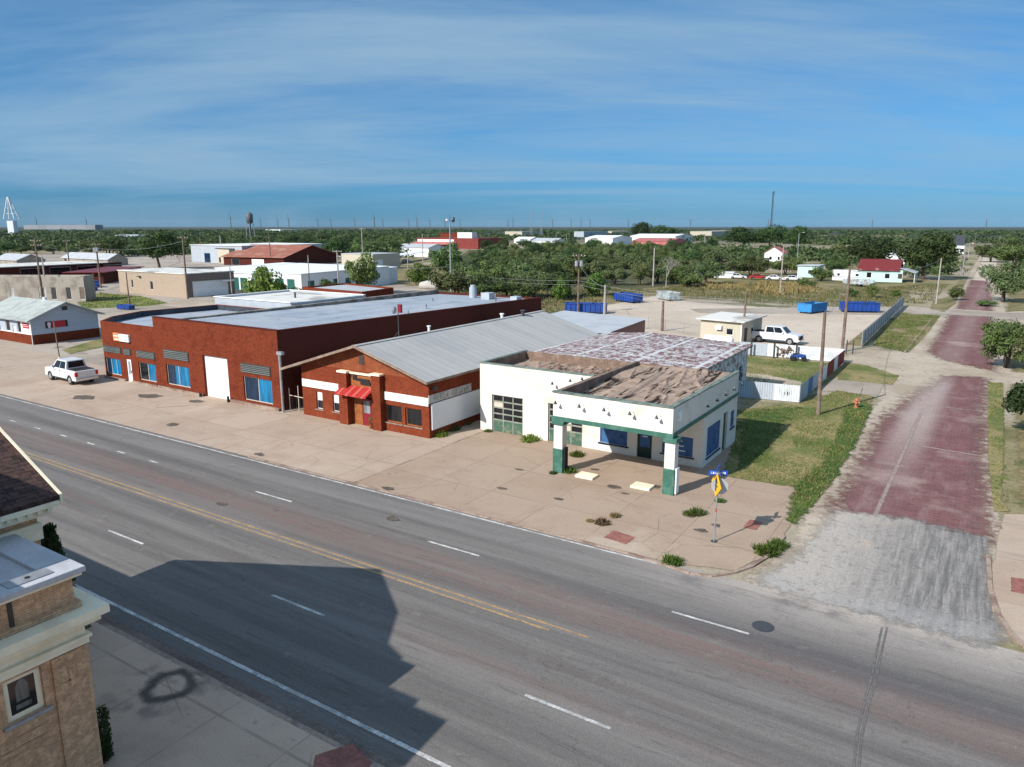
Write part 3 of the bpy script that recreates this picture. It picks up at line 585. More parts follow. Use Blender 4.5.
window(b1, Q0, Q1, *ops1[0], frame='frame_pale', panes=['blue_dark', 'blue_film', 'blue_film'], mull=1)
window(b1, Q0, Q1, *ops1[2], frame='frame_pale', panes=['blue_dark', 'blue_film'], mull=1)
d_ = part('door', MB().box(-70.43, -69.67, 39.55, 39.62, .03, 2.26), 'white_metal', b1, world=True)
part('pane', MB().box(-70.25, -69.87, 39.535, 39.548, .75, 2.05), 'grey_glass', d_, world=True); part('handle', MB().box(-69.82, -69.77, 39.5, 39.548, .95, 1.15), 'steel_dark', d_, world=True)
part('roll_door', MB().box(-58.13, -54.72, 39.70, 39.78, .03, 3.8), 'white_door', b1, world=True)
for a, c, z0, z1 in [(-74.2, -71.2, 2.72, 3.3), (-70.6, -69.5, 2.72, 3.3), (-68.4, -65.5, 2.68, 3.3), (-63.85, -60.2, 3.02, 3.82), (-52.8, -49.1, 2.88, 3.62)]:
    l = MB()
    nn = 5
    for i in range(nn):
        z = z0+(z1-z0)*i/nn; l.box(a, c, 39.40, 39.46, z+.02, z+(z1-z0)/nn*.6)
    lb_ = part('louvre_vent', MB().box(a-.05, c+.05, 39.465, 39.497, z0-.04, z1+.04), 'frame_dark', b1, world=True); part('slats', l, 'louver', lb_, world=True)
sb = part('sign_board', MB().box(-70.95, -69.3, 39.28, 39.48, 4.02, 4.72), 'sign_white', b1, world=True)
sb2 = part('sign_board', MB().box(-71.98, -70.97, 39.3, 39.48, 4.0, 4.78), 'orange', b1, world=True)
part('sign_stripe', MB().box(-71.85, -71.15, 39.29, 39.298, 4.45, 4.56).box(-71.75, -71.1, 39.29, 39.298, 4.1, 4.22), 'sign_white', sb2, world=True)
for q_ in ((-74.3, -70.6, 39.2, 39.46, 0, .2), (-69.5, -65.4, 39.3, 39.46, 0, .2), (-65.2, -58.4, 39.3, 39.46, 0, .22), (-54.5, -48.1, 39.25, 39.46, 0, .26)): part('plinth', MB().box(*q_), 'kerb', b1, world=True)
M['navy_lining'] = mat('dark navy lining', (.022, .032, .05), (.05, .06, .075), .8, .6, var=.2)  # dark navy colour for the inner parapet faces
ln = MB(); lq = [(-74.2, 39.83), (-77.0, 42.42), (-79.05, 46.62), (-78.07, 55.67), (-65.35, 55.67)]
for a_, c_ in zip(lq[:-1], lq[1:]): ln.wall(c_, a_, 5.16, 5.70, .03)
part('parapet_lining', ln, 'navy_lining', b1, world=True)
part('bollard_stub', MB().tube([(-54.5, 39.15, 0), (-54.5, 39.15, .55)], .1), 'black', b1, world=True)
part('bollard_stub', MB().tube([(-58.4, 39.15, 0), (-58.4, 39.15, .35)], .12), 'black', b1, world=True)
for (x, y, z, hh, r) in [(-52.5, 64, 6.0, .5, .12), (-50, 58, 6.1, .45, .1), (-58, 72, 5.8, .5, .12)]:
    part('roof_pipe', MB().tube([(x, y, z), (x, y, z+hh)], r), 'steel', b1, world=True)
part('roof_unit', MB().box(-54.5, -53.2, 77.5, 78.8, 5.7, 6.7), 'grey_wall', b1, world=True, bevel=.03)
part('roof_unit', MB().box(-50.6, -49.6, 78.4, 79.6, 5.7, 6.35), 'grey_wall', b1, world=True, bevel=.03)
part('roof_flue', MB().tube([(-56.8, 79, 5.7), (-56.8, 79, 7.2)], .5, 14).tube([(-56.8, 79, 7.2), (-56.8, 79, 7.5)], .35, 12), 'grey_wall', b1, world=True)
part('roof_pipe', MB().tube([(-51.2, 76, 5.8), (-51.2, 76, 6.9)], .1), 'wood_brown', b1, world=True)
# white membrane annex behind its left end
an = thing('annex_building', 'flat roofed annex with grey blue wall and white membrane roof behind the brick storefront', 'building', (-72, 61, 0))
w = MB(); P4 = [(-79.1, 56.1), (-65.45, 56.1), (-65.45, 68), (-79.4, 68)]
for i in range(4): w.wall(P4[i], P4[(i+1) % 4], 0, 6.6, .3)
part('wall', w, 'grey_wall', an, world=True)
part('roof', MB().add([(x, y, 6.42) for x, y in [(-78.8, 56.4), (-65.75, 56.4), (-65.75, 67.7), (-79.1, 67.7)]], [(0, 1, 2, 3)]), 'roof_white', an, world=True)
part('parapet_cap', MB().box(-79.2, -65.5, 56.0, 56.36, 6.605, 6.68).box(-79.45, -79.1, 56.37, 68, 6.605, 6.68).box(-79.1, -65.5, 67.64, 68.05, 6.605, 6.68), 'sign_white', an, world=True)
part('roof_pipe', MB().tube([(-71.5, 62, 6.4), (-71.5, 62, 7.1)], .12), 'steel_dark', an, world=True)
sr = thing('low_brick_building', 'low dark brick flat roofed building among the bushes', 'building', (-103, 106, 0))
w = MB(); P4 = [(-113.2, 100), (-95.4, 98.2), (-97.0, 108.5), (-113.6, 112)]
for i in range(4): w.wall(P4[i], P4[(i+1) % 4], 0, 3.4, .3)
part('wall', w, 'brick_red', sr, world=True)
part('roof', MB().add([(x, y, 3.1) for x, y in [(-112.9, 100.3), (-95.75, 98.5), (-97.3, 108.2), (-113.3, 111.6)]], [(0, 1, 2, 3)]), 'roof_silver', sr, world=True)
M['brick_gable'] = mat('orange brown brick gable', (.225, .062, .022), (.17, .042, .017), 1.3, .9, var=.22, streak=.3)
# ------------------------------------------------------------------ gabled brick cafe
cf = thing('brick_cafe', 'gabled rust brick cafe with grey metal roof, white sign bands and red striped awning', 'building', (-39.1, 39.8, 0))
XL, XR, YF, YB, XA, ZA = -45.7, -32.6, 39.8, 66.1, -39.0, 6.38
ZL, ZR = 4.3, 4.6
opf = [(1.55, 2.25, .72, 2.15), (3.4, 4.1, .75, 2.15), (5.6, 8.05, .03, 2.3), (8.95, 10.5, .72, 2.06), (10.85, 12.4, .72, 2.06)]
w = MB(); w.wall((XL, YF), (XR, YF), 0, ZL, .28, opf); w.wall((XR, YF), (XR, YB), 0, ZL, .28); w.wall((XR, YB), (XL, YB), 0, ZL, .28); w.wall((XL, YB), (XL, YF), 0, ZL, .28)
part('wall', w, 'brick_cafe', cf, world=True)
for y0_, y1_ in ((YF+.01, YF+.26), (YB-.26, YB-.01)): part('gable', MB().side([(XL+.02, ZL+.003), (XR, ZL+.003), (XR, ZR-.1), (XA, ZA-.12)], y0_, y1_), 'brick_gable', cf, world=True)
g = MB(); g.add([(XR, YF+.27, ZL+.003), (XR, YB-.27, ZL+.003), (XR, YB-.27, ZR-.14), (XR, YF+.27, ZR-.14)], [(0, 1, 2, 3)]); part('side_fascia', g, 'wood_orange', cf, world=True)
sl = (ZA-ZR+.1)/(XR-XA)
yr0, yr1 = YF-.75, YB+.5
def roofslab(x0, z0, x1, z1, y0, y1, t=.1):
    return [(x0, y0, z0), (x1, y0, z1), (x1, y1, z1), (x0, y1, z0), (x0, y0, z0-t), (x1, y0, z1-t), (x1, y1, z1-t), (x0, y1, z0-t)], [(0, 1, 2, 3), (7, 6, 5, 4), (0, 4, 5, 1), (1, 5, 6, 2), (2, 6, 7, 3), (3, 7, 4, 0)]
r = MB(); xe = XR+.45; r.add(*roofslab(XA, ZA, xe, ZA-sl*(xe-XA), yr0, yr1)); xl = XL-1.6; sl2 = (ZA-ZL)/(XA-XL)
r.add(*roofslab(xl, ZA-sl2*(XA-xl), XA, ZA, yr0, yr1)); part('roof', r, 'roof_grey', cf, world=True)
fa = MB(); 
fa.add(*roofslab(XA, ZA+.025, xe, ZA-sl*(xe-XA)+.025, yr0-.06, yr0-.004, .2)); fa.add(*roofslab(xl, ZA-sl2*(XA-xl)+.025, XA, ZA+.025, yr0-.06, yr0-.004, .2))
fa.box(xe+.003, xe+.05, yr0, yr1, ZA-sl*(xe-XA)-.16, ZA-sl*(xe-XA)+.012); part('fascia', fa, 'fascia_brown', cf, world=True)
part('ridge_cap', MB().add(*roofslab(XA-.25, ZA-.05+.04, XA, ZA+.035, yr0, yr1, .03)).add(*roofslab(XA+.003, ZA+.035, XA+.25, ZA-.05+.04, yr0, yr1, .03)), 'roof_grey', cf, world=True)
FF = ((XL, YF), (XR, YF))
for o in opf[:2]:
    window(cf, *FF, o[0], o[1], o[2], o[3], frame='white_metal', fw=.05, rows=1, panes=['black_glass'], sill='fascia_brown')
    part('curtain', MB().box(XL+o[0]+.06, XL+o[1]-.06, YF+.125, YF+.135, (o[2]+o[3])/2+.02, o[3]-.06), 'sign_white', cf, world=True)
for o in opf[3:]: window(cf, *FF, *o, frame='wood_orange', fw=.09, panes=['black_glass'], sill='fascia_brown')
part('wall_panel', MB().box(-45.55, -41.3, YF-.03, YF-.004, .72, 2.35), 'wood_orange', cf, world=True) if 0 else None
# entrance between two piers
for a, c, top in ((-41.15, -40.25, 4.1), (-37.72, -36.85, 4.22)):
    p = part('pier', MB().box(a, c, YF-.45, YF-.004, 0, top), 'brick_cafe', cf, world=True); part('pier_cap', MB().box(a-.06, c+.06, YF-.52, YF-.002, top, top+.13), 'cream', p, world=True)
part('entrance_lintel', MB().box(-40.25, -37.72, YF-.2, YF-.006, 4.05, 4.18), 'cream', cf, world=True)
part('sign_panel', MB().box(-40.2, -37.77, YF-.06, YF-.005, 3.1, 4.05), 'wood_orange', cf, world=True)
part('emblem', MB().prism([(-39.6, YF-.12), (-38.2, YF-.12), (-38.2, YF-.065), (-39.6, YF-.065)], 3.55, 3.75).box(-39.1, -38.1, YF-.14, YF-.066, 3.3, 3.55).box(-39.9, -39.5, YF-.13, YF-.066, 3.6, 3.95), 'black', cf, world=True)
part('entrance_board', MB().box(-40.1, -39.25, YF+.12, YF+.2, .03, 2.3), 'wood_orange', cf, world=True)
dd = part('door', MB().box(-39.22, -38.3, YF+.13, YF+.2, .03, 2.15), 'red_door', cf, world=True)
part('pane', MB().box(-39.08, -38.44, YF+.115, YF+.128, 1.05, 2.0), 'grey_glass', dd, world=True)
part('entrance_board', MB().box(-38.27, -37.66, YF+.12, YF+.2, .03, 2.3), 'wood_orange', cf, world=True)
part('downpipe', MB().tube([(-37.9, YF-.08, 0), (-37.9, YF-.08, 1.5)], .06), 'sign_white', cf, world=True)
aw = MB(); aw2 = MB()
for i in range(12):
    x0 = -40.95+i*.268; (aw if i % 2 == 0 else aw2).add(*roofslab(0, 0, 1, 1, 0, 1)) if 0 else None
    q = [(x0, YF-.02, 3.12), (x0+.268, YF-.02, 3.12), (x0+.268, YF-1.05, 2.62), (x0, YF-1.05, 2.62), (x0, YF-1.05, 2.5), (x0+.268, YF-1.05, 2.5)]
    up = .02 if i % 2 else 0
    q = [(a, b, c+up) for a, b, c in q]
    (aw2 if i % 3 == 1 else aw).add(q, [(3, 2, 1, 0), (4, 5, 2, 3)])
A_ = part('awning', aw, 'red_metal', cf, world=True); part('awning_stripe', aw2, 'red_stripe', A_, world=True)
for s_, (x0, x1, n_) in enumerate([(-45.62, -41.22, 9), (-36.8, -32.62, 6)]):
    b = part('sign_board', MB().box(x0, x1, YF-.07, YF-.004, 2.42, 3.02), 'sign_white', cf, world=True)
    l = MB(); scribble(l, x0+.9, x1-(1.0 if s_ == 0 else 1.2), YF-.072, 2.6, 2.88, n_); part('lettering', l, 'sign_blue_ink', b, world=True)
M['faint_ink'] = mat('weathered lettering', (.24, .23, .22), None, 2, .8, var=.2)
b = part('sign_board', MB().box(XR+.004, XR+.06, 39.75, 44.9, 2.62, 3.22), 'sign_grey', cf, world=True)
l = MB(); scribble(l, 40.2, 44.6, XR+.062, 2.74, 3.1, 12, 'y'); part('lettering', l, 'faint_ink', b, world=True)
part('side_board', MB().box(XR+.004, XR+.12, 40.0, 47.5, .62, 2.55), 'white_far', cf, world=True)
part('gable_vent', MB().box(-39.25, -38.75, YF-.04, YF+.008, 4.85, 5.5), 'frame_dark', cf, world=True)
part('wall_lamp', MB().tube([(XR-.02, YF+.35, 3.55), (XR+.35, YF+.3, 3.75)], .05).tube([(XR+.35, YF+.3, 3.6), (XR+.35, YF+.3, 3.9)], .16), 'steel_dark', cf, world=True)
for (x, y, r_, h_, mm) in [(-39.6, 48.6, .1, .75, 'sign_white'), (-39.35, 59.5, .13, .75, 'sign_white'), (-38.7, 62.3, .17, .85, 'steel_dark')]:
    part('roof_vent', MB().tube([(x, y, 5.75), (x, y, 5.9+h_)], r_).tube([(x, y, 5.9+h_), (x, y, 6.0+h_)], r_*1.7), mm, cf, world=True)
an_ = MB().tube([(-41.6, 47, 5.5), (-41.6, 47, 8.6)], .035).tube([(-41.6, 47, 6.3), (-42.2, 46.6, 5.4)], .02).tube([(-41.6, 47, 6.3), (-41.1, 46.5, 5.6)], .02)
t = thing('roof_antenna', 'thin mast with small dish standing on the grey metal cafe roof', 'antenna', (-41.6, 47, 5.6)); part('mast', an_, 'steel_dark', t, world=True)
part('dish', MB().tube([(-41.8, 46.9, 8.1), (-41.95, 46.85, 8.1)], [.28, .34], 14), 'steel', t, world=True); part('bracket', MB().box(-41.5, -41.2, 46.9, 47.1, 7.9, 8.6), 'red_door', t, world=True)
gt = thing('passage_gate', 'bare pipe gate closing the dark passage beside the cafe', 'gate', (-46.7, 40.2, 0))
part('frame', MB().tube([(-47.8, 40.2, 0), (-47.8, 40.2, 1.9)], .04).tube([(-45.8, 40.2, 0), (-45.8, 40.2, 1.3)], .04).tube([(-47.8, 40.2, 1.3), (-45.8, 40.2, 1.25)], .035).tube([(-46.7, 40.2, 0), (-46.7, 40.2, 2.2)], .035), 'frame_pale', gt, world=True)
mesh_ = MB()
for i in range(8): mesh_.bar((-47.7+i*.24, 40.2, .1), (-47.7+i*.24, 40.2, 1.25), .015)
part('bars', mesh_, 'steel_dark', gt, world=True)
pp = thing('mast_pipe', 'grey steel service mast against the dark end wall of the brick storefront', 'pipe', (-47.6, 39.3, 0))
part('pole', MB().tube([(-47.6, 39.3, 0), (-47.6, 39.3, 5.0)], .11), 'steel', pp, world=True); part('weather_head', MB().box(-47.8, -47.2, 39.15, 39.45, 4.85, 5.1), 'steel', pp, world=True)
pl = thing('potted_plant', 'small potted plant with pale flowers at the cafe door', 'plant', (-38.05, 39.55, 0))
part('pot', MB().tube([(-38.05, 39.55, 0), (-38.05, 39.55, .35)], [.13, .18], 10), 'wood_orange', pl, world=True)
q = MB()
for i in range(60):
    a = Vector((rnd(-.2, .2)-38.05, rnd(-.2, .2)+39.55, rnd(.35, .85))); q.add([a, a+Vector((rnd(-.1, .1), rnd(-.1, .1), .1)), a+Vector((.1, rnd(-.1, .1), 0))], [(0, 1, 2)])
part('foliage', q, 'leaf_bright', pl, world=True)
# ------------------------------------------------------------------ old service station
st = thing('service_station', 'abandoned white stucco service station with green trim canopy and sunken tar roof', 'gas station', (-22, 44, 0))
GX0, GX1, GY0, GY1, GZ = -31.0, -21.6, 43.9, 50.3, 5.12
OX1, OY1, CY0 = -13.9, 51.1, 38.3
og = [(1.05, 3.75, .02, 2.86), (5.85, 8.6, .02, 2.82)]
w = MB(); w.wall((GX0, GY0), (GX1, GY0), 0, GZ, .25, og, 1, 0); w.wall((GX0, GY1), (GX0, GY0), 0, GZ, .25, (), 0, 1)
w.wall((GX1, GY1), (GX0, GY1), 0, GZ-.05, .25, (), 0, 0)
oo = [(.55, 2.55, .62, 1.9), (3.25, 4.3, .03, 2.05), (5.0, 7.05, .62, 1.9)]
w.wall((GX1, GY0), (OX1, GY0), 0, 3.5, .25, oo, 0, 1)
os_ = [(.75, 3.45, .5, 2.5), (4.1, 5.0, .02, 2.72), (5.75, 6.6, 1.3, 2.5)]
w.wall((OX1, GY0), (OX1, OY1), 0, 3.5, .25, os_, 1, 1); w.wall((OX1, OY1), (GX1, OY1), 0, 4.95, .25, (), 1, 0)
part('wall', w, 'white_paint', st, world=True)
# canopy upper walls
w = MB(); w.wall((GX1+.02, CY0), (OX1, CY0), 3.62, 5.08, .25, (), 1, 1); w.wall((OX1, CY0), (OX1, OY1-.01), 3.62, 5.08, .25, (), 1, 1); w.wall((GX1+.02, GY0-.01), (GX1+.02, CY0), 3.62, 5.08, .25, (), 0, 1)
part('parapet', w, 'white_paint', st, world=True)
w = MB(); w.wall((GX1+.02, OY1-.3), (GX1+.02, GY0), 3.6, 5.14, .3, (), 0, 0); w.box(GX1+.0, GX1+.33, CY0+.31, GY0, 5.086, 5.15); part('divider_wall', w, 'wood_brown', st, world=True)
M['coping_green'] = mat('faded green coping', (.16, .20, .17), (.10, .13, .11), 1.5, .7, var=.2)
# inner parapet boards of the garage
w = MB().box(GX0+.26, GX0+.31, GY0+.26, GY1-.26, 3.9, GZ+.02).box(GX0+.32, GX1-.02, GY1-.31, GY1-.26, 3.9, GZ+.05).box(GX0+.26, GX1-.02, GY0+.255, GY0+.30, 3.9, GZ-.03)
w.box(GX1+.34, OX1-.26, OY1-.31, OY1-.255, 4.2, 5.0).box(GX1+.275, GX1+.33, CY0+.27, GY0-.02, 3.7, 5.083).box(GX1+.335, OX1-.26, CY0+.255, CY0+.31, 3.7, 5.06).box(OX1-.31, OX1-.255, CY0+.32, OY1-.33, 3.7, 5.06); part('parapet_lining', w, 'wood_brown', st, world=True)
w = MB().box(GX0-.03, GX1+.0, GY0-.05, GY0+.24, GZ+.003, GZ+.07).box(GX0-.05, GX0+.24, GY0+.25, GY1, GZ+.003, GZ+.07); part('coping', w, 'coping_green', st, world=True)
cop = MB(); xx = GX1-.05                              # warped coping in short lengths
for i in range(5):
    x1 = xx+rnd(1.4, 1.75) if i < 4 else OX1+.04; dz = rnd(-.02, .05); cop.box(xx, x1-.01, CY0-.06, CY0+.3, 5.085+dz, 5.16+dz); xx = x1
yy = CY0+.31
for i in range(6):
    y1 = yy+2.1 if i < 5 else OY1; dz = rnd(-.03, .05); cop.box(OX1-.28, OX1+.05, yy, y1-.01, 5.085+dz, 5.15+dz); yy = y1
part('coping', cop, 'coping_green', st, world=True)
part('trim_band', MB().box(GX1-.06, OX1+.07, CY0-.07, CY0+.26, 3.36, 3.617).box(OX1-.2, OX1+.07, CY0+.262, OY1+.02, 3.40, 3.617).box(GX1-.06, GX1+.25, CY0+.262, GY0-.01, 3.36, 3.617), 'green_trim', st, world=True)
part('canopy_ceiling', MB().box(GX1+.26, OX1-.21, CY0+.265, GY0-.01, 3.42, 3.5), 'white_paint', st, world=True)
for x in (-21.2, -14.0):
    c = part('column', MB().box(x-.3, x+.3, CY0-.02, CY0+.56, 1.56, 3.1), 'white_paint', st, world=True)
    part('column_base', MB().box(x-.34, x+.34, CY0-.06, CY0+.60, 0, 1.557), 'green_trim', c, world=True, bevel=.02)
    part('column_cap', MB().box(x-.42, x+.42, CY0-.12, CY0+.66, 3.103, 3.357), 'green_trim', c, world=True, bevel=.02)
    part('base_box', MB().box(x+.345, x+.44, CY0+.05, CY0+.5, .1, 1.62), 'black' if x < -18 else 'sign_white', c, world=True)
# tar roofs, sagging and cracked
def tarmat():
    m, nt, b, o = newmat('cracked tar roof'); k = N(nt); p = k.pos(); f = k.noise(p, 9, 5, .65)
    col = k.mix(k.ramp(k.noise(p, .9, 6, .65), .4, .62), (.35, .26, .20), (.25, .18, .14)); col = k.mix(k.ramp(f, .35, .7, 0, .5), col, (.34, .25, .195))
    q = k.vmul(p, (1.0, .10, 1)); d = k.noise(q, .85, 4, .5, .25); cr = k.ramp(k.math('ABSOLUTE', k.math('SUBTRACT', d, .5)), .006, .034, 1, 0)
    cr = k.math('MULTIPLY', cr, k.ramp(k.noise(p, .45, 3), .40, .52)); col = k.mix(cr, col, (.025, .018, .015))
    col = k.mix(k.ramp(k.noise(p, 1.6, 6, .7), .62, .70, 0, .7), col, (.09, .06, .05)); k.put(b.inputs['Base Color'], col)
    k.put(b.inputs['Normal'], k.bump(k.math('ADD', f, k.math('MULTIPLY', d, 6)), .5, .05)); setp(b, .95, 0, .1); return m
M['tar'] = tarmat()
def tarroof(x0, x1, y0, y1, fz, nx=70, ny=70):
    mb = MB(); vs = [(x0+(x1-x0)*i/nx, y0+(y1-y0)*j/ny) for j in range(ny+1) for i in range(nx+1)]
    mb.add([(x, y, fz(x, y)) for x, y in vs], [(j*(nx+1)+i, j*(nx+1)+i+1, (j+1)*(nx+1)+i+1, (j+1)*(nx+1)+i) for j in range(ny) for i in range(nx)]); return mb
fold = lambda x, y, s: abs(noise.noise(Vector((x*.85+y*.1, y*.22, s))))
def fz_o(x, y):
    e = min(x-GX1-.3, OX1-.25-x, y-CY0-.25, OY1-.3-y); b_ = 4.72+.16*math.exp(-((x+16.5)/2.6)**2)
    if x < -19.4: b_ -= .62*min(1, (-19.4-x)/1.2)*max(0, 1-(y-CY0)/9)
    return b_+.05*noise.noise(Vector((x*.5, y*.5, 1)))+.30*max(0, .12-fold(x, y, 3))*min(1, max(0, e))*4+.02*noise.noise(Vector((x*3, y*3, 0)))+max(0, .16-.1*e)
part('tar_roof', tarroof(GX1+.33, OX1-.27, CY0+.26, OY1-.32, fz_o, 120, 150), 'tar', st, world=True, smooth=True)
def fz_g(x, y):
    b_ = 4.45+.10*noise.noise(Vector((x*.5, y*.5, 5)))+.3*max(0, .12-fold(x, y, 9))*3
    return b_+.03*noise.noise(Vector((x*3, y*3, 0)))
part('tar_roof', tarroof(GX0+.32, GX1-.01, GY0+.31, GY1-.32, fz_g, 100, 80), 'tar', st, world=True, smooth=True)
deb = MB()
for i in range(26):
    x, y = rnd(-28.6, -23), rnd(47, 49.4); z = fz_g(x, y)+.02; l = rnd(.25, .8); a = rnd(-.6, .6)
    deb.bar((x, y, z), (x+l*math.cos(a), y+l*math.sin(a), z+rnd(0, .3)), rnd(.08, .3), .05)
for i in range(16):
    x, y = rnd(-17.5, -15), rnd(41, 50); z = fz_o(x, y)+.02; deb.bar((x, y, z), (x+rnd(-.3, .3), y+rnd(.5, 1.6), z+rnd(0, .1)), rnd(.06, .2), .05)
d_ = part('roof_debris', deb, 'wood_brown', st, world=True)
d_['kind'] = 'stuff'
part('roof_pipe', MB().tube([(-15.4, 49, 4.7), (-15.4, 49, 5.5)], .06), 'steel_dark', st, world=True)
# garage doors
M['door_frame'] = mat('flaking grey green frame', (.20, .235, .19), (.30, .29, .24), 2.5, .7, var=.2)
M['door_green'] = mat('flaking green panel', (.055, .115, .08), (.17, .19, .13), 1.6, .7, var=.2, thr=(.48, .62))
for a, c in ((-29.93, -27.27), (-25.13, -22.42)):
    y = GY0+.12; fr = MB(); zz = [.05, .95, 1.42, 1.88, 2.35, 2.82]
    for z in zz[1:]: fr.box(a+.04, c-.04, y, y+.06, z-.05, z+.05)
    for i in range(4):
        x = a+.04+(c-a-.08)*i/3; fr.box(x-.04, x+.04, y+.002, y+.058, .05, 2.8)
    f_ = part('garage_door', fr, 'door_frame', st, world=True)
    part('lower_panel', MB().box(a+.05, c-.05, y+.02, y+.05, .05, .94), 'door_green', f_, world=True)
    for r_ in range(4):
        for i in range(3):
            x0 = a+.04+(c-a-.08)*i/3+.04; x1 = x0+(c-a-.08)/3-.08; mm = 'black_glass'
            if a < -28 and (r_, i) == (2, 0): mm = 'frame_pale'
            if a > -28 and (r_, i) in ((1, 1), (0, 1)): mm = 'frame_pale'
            if a > -28 and (r_, i) == (2, 1): mm = 'grey_glass'
            part('pane', MB().box(x0, x1, y+.025, y+.045, zz[r_+1]+.05, zz[r_+2]-.05), mm, f_, world=True)
OF = ((GX1, GY0), (OX1, GY0)); OS = ((OX1, GY0), (OX1, OY1))
window(st, *OF, *oo[0], frame='blue_board', panes=['blue_board'], fw=.06, sill='blue_dark', inset=.05); window(st, *OF, *oo[2], frame='blue_board', panes=['blue_board'], fw=.06, sill='blue_dark', inset=.05)
dd = part('door', MB().box(GX1+3.28, GX1+4.27, GY0+.12, GY0+.19, .03, 2.04), 'green_dark', st, world=True); part('pane', MB().box(GX1+3.42, GX1+4.13, GY0+.105, GY0+.118, .75, 1.95), 'blue_board', dd, world=True)
part('notice', MB().box(GX1+3.6, GX1+3.95, GY0+.09, GY0+.1, 1.45, 1.52), 'sign_white', dd, world=True)
for i in range(3): part('notice', MB().box(GX1+5.9+.1*i, GX1+6.35+.1*i, GY0+.02, GY0+.03, 1.55-.32*i, 1.61-.32*i), 'sign_white', st, world=True)
window(st, *OS, *os_[0], frame='blue_board', panes=['blue_board'], fw=.06, sill='blue_dark', inset=.05); window(st, *OS, *os_[2], frame='blue_board', panes=['blue_board'], fw=.06, sill='blue_dark', inset=.05)
part('door', MB().box(OX1-.2, OX1-.14, GY0+4.12, GY0+4.98, .03, 2.7), 'frame_dark', st, world=True)
def goose(x, y, z, nx, ny):                              # barn lamp on a bent arm
    L = .42; a = MB().tube([(x, y, z), (x+nx*.3, y+ny*.3, z+.22), (x+nx*L, y+ny*L, z+.1)], .013, 6)
    o = part('barn_lamp', a, 'white_metal', st, world=True); part('lamp_shade', MB().tube([(x+nx*L, y+ny*L, z+.14), (x+nx*L, y+ny*L, z+.04), (x+nx*L, y+ny*L, z-.06)], [.03, .07, .12], 10), 'green_dark', o, world=True)
for i in range(5): goose(-21.2+i*1.62, CY0, 4.55, 0, -1)
for i in range(5): goose(OX1, CY0+4.8+i*1.85, 4.3, 1, 0)
for x in (-24.6, -23.2, -22.3): goose(x, GY0, 4.35+(x+24.6)*.25, 0, -1)
part('wall_box', MB().box(OX1+.004, OX1+.12, 39.0, 39.4, 4.2, 4.75), 'sign_white', st, world=True)
isl = MB().prism([(-20.2, 38.2), (-18.4, 37.4), (-18.1, 38.2), (-19.4, 39.0)], 0, .13); tag(part('pump_island', MB().box(-19.9, -18.7, 38.1, 39.0, 0, .16), 'cream', None, bevel=.03), 'pale concrete pump island block nearer the left canopy column', 'pump island')
tag(part('pump_island', MB().box(-16.3, -15.1, 38.2, 39.1, 0, .16), 'cream', None, bevel=.03), 'pale concrete pump island block nearer the right canopy column', 'pump island')
# ------------------------------------------------------------------ shed behind the station
sh = thing('metal_shed', 'low metal shed with a peeling rusty white roof behind the service station', 'shed', (-25, 60, 0))
def peelmat():
    m, nt, b, o = newmat('peeling roof'); k = N(nt); p = k.pos(); xy = k.sep(p)
    f = k.noise(k.vmul(p, (1.3, .9, 1)), 1.7, 10, .8); col = k.mix(k.ramp(f, .44, .54), (.50, .485, .475), (.165, .068, .055))
    g1 = k.math('ABSOLUTE', k.math('SUBTRACT', k.math('FRACT', k.math('DIVIDE', k.math('ADD', xy[1], .0), 3.3)), .5)); g2 = k.math('ABSOLUTE', k.math('SUBTRACT', k.math('FRACT', k.math('DIVIDE', xy[0], 4.6)), .5))
    l = k.math('MAXIMUM', k.ramp(g1, .455, .485), k.ramp(g2, .455, .48)); l = k.math('MULTIPLY', l, k.ramp(k.noise(p, 1.1, 5), .3, .5, .2, 1)); col = k.mix(l, col, (.56, .55, .54))
    k.put(b.inputs['Base Color'], col); k.put(b.inputs['Normal'], k.bump(k.math('SINE', k.math('MULTIPLY', xy[0], 30)), .4, .015)); setp(b, .6); return m
M['peel'] = peelmat()
M['peel_wall'] = ribmat('peeling shed wall', (.50, .56, .60), (.12, .10, .10), pitch=.3, wallmode=True, thr=(.50, .56), scale=1.6)
SX0, SX1, SY0, SY1 = -32.0, -18.0, 52.6, 68.6
w = MB()
P4 = [(SX0, SY0), (SX1, SY0), (SX1, SY1), (SX0, SY1)]
opsr = [(1.5, 3.2, .8, 2.6), (4.2, 6.5, .8, 2.6), (8, 9.6, .8, 2.6), (11, 12.2, 1, 2.6), (13.3, 14.6, 1, 2.6)]
for i in range(4): w.wall(P4[i], P4[(i+1) % 4], 0, 4.0, .2, opsr if i == 1 else ())
part('wall', w, 'peel_wall', sh, world=True)
r = MB(); 
r.add([(SX0-.5, SY0-.3, 4.45), (SX0-.5, SY1+.3, 4.3), (-27.5, SY0-.3, 4.75), (-27.5, SY1+.3, 4.65), (SX1+.35, SY0-.3, 4.15), (SX1+.35, SY1+.3, 4.3)], [(0, 2, 3, 1), (2, 4, 5, 3)])
r.add([(SX0-.5, SY0-.3, 4.25), (-27.5, SY0-.3, 4.55), (SX1+.35, SY0-.3, 3.98), (SX0-.5, SY0-.3, 4.449), (-27.5, SY0-.3, 4.749), (SX1+.35, SY0-.3, 4.149)], [(0, 1, 4, 3), (1, 2, 5, 4)])
r.add([(SX1+.35, SY0-.3, 3.98), (SX1+.35, SY1+.3, 4.1), (SX1+.35, SY1+.3, 4.299), (SX1+.35, SY0-.3, 4.149)], [(0, 1, 2, 3)]); part('roof', r, 'peel', sh, world=True)
for o in opsr: window(sh, (SX1, SY0), (SX1, SY1), *o, frame='sign_grey', panes=['black_glass'], mull=1, rows=1, fw=.06)
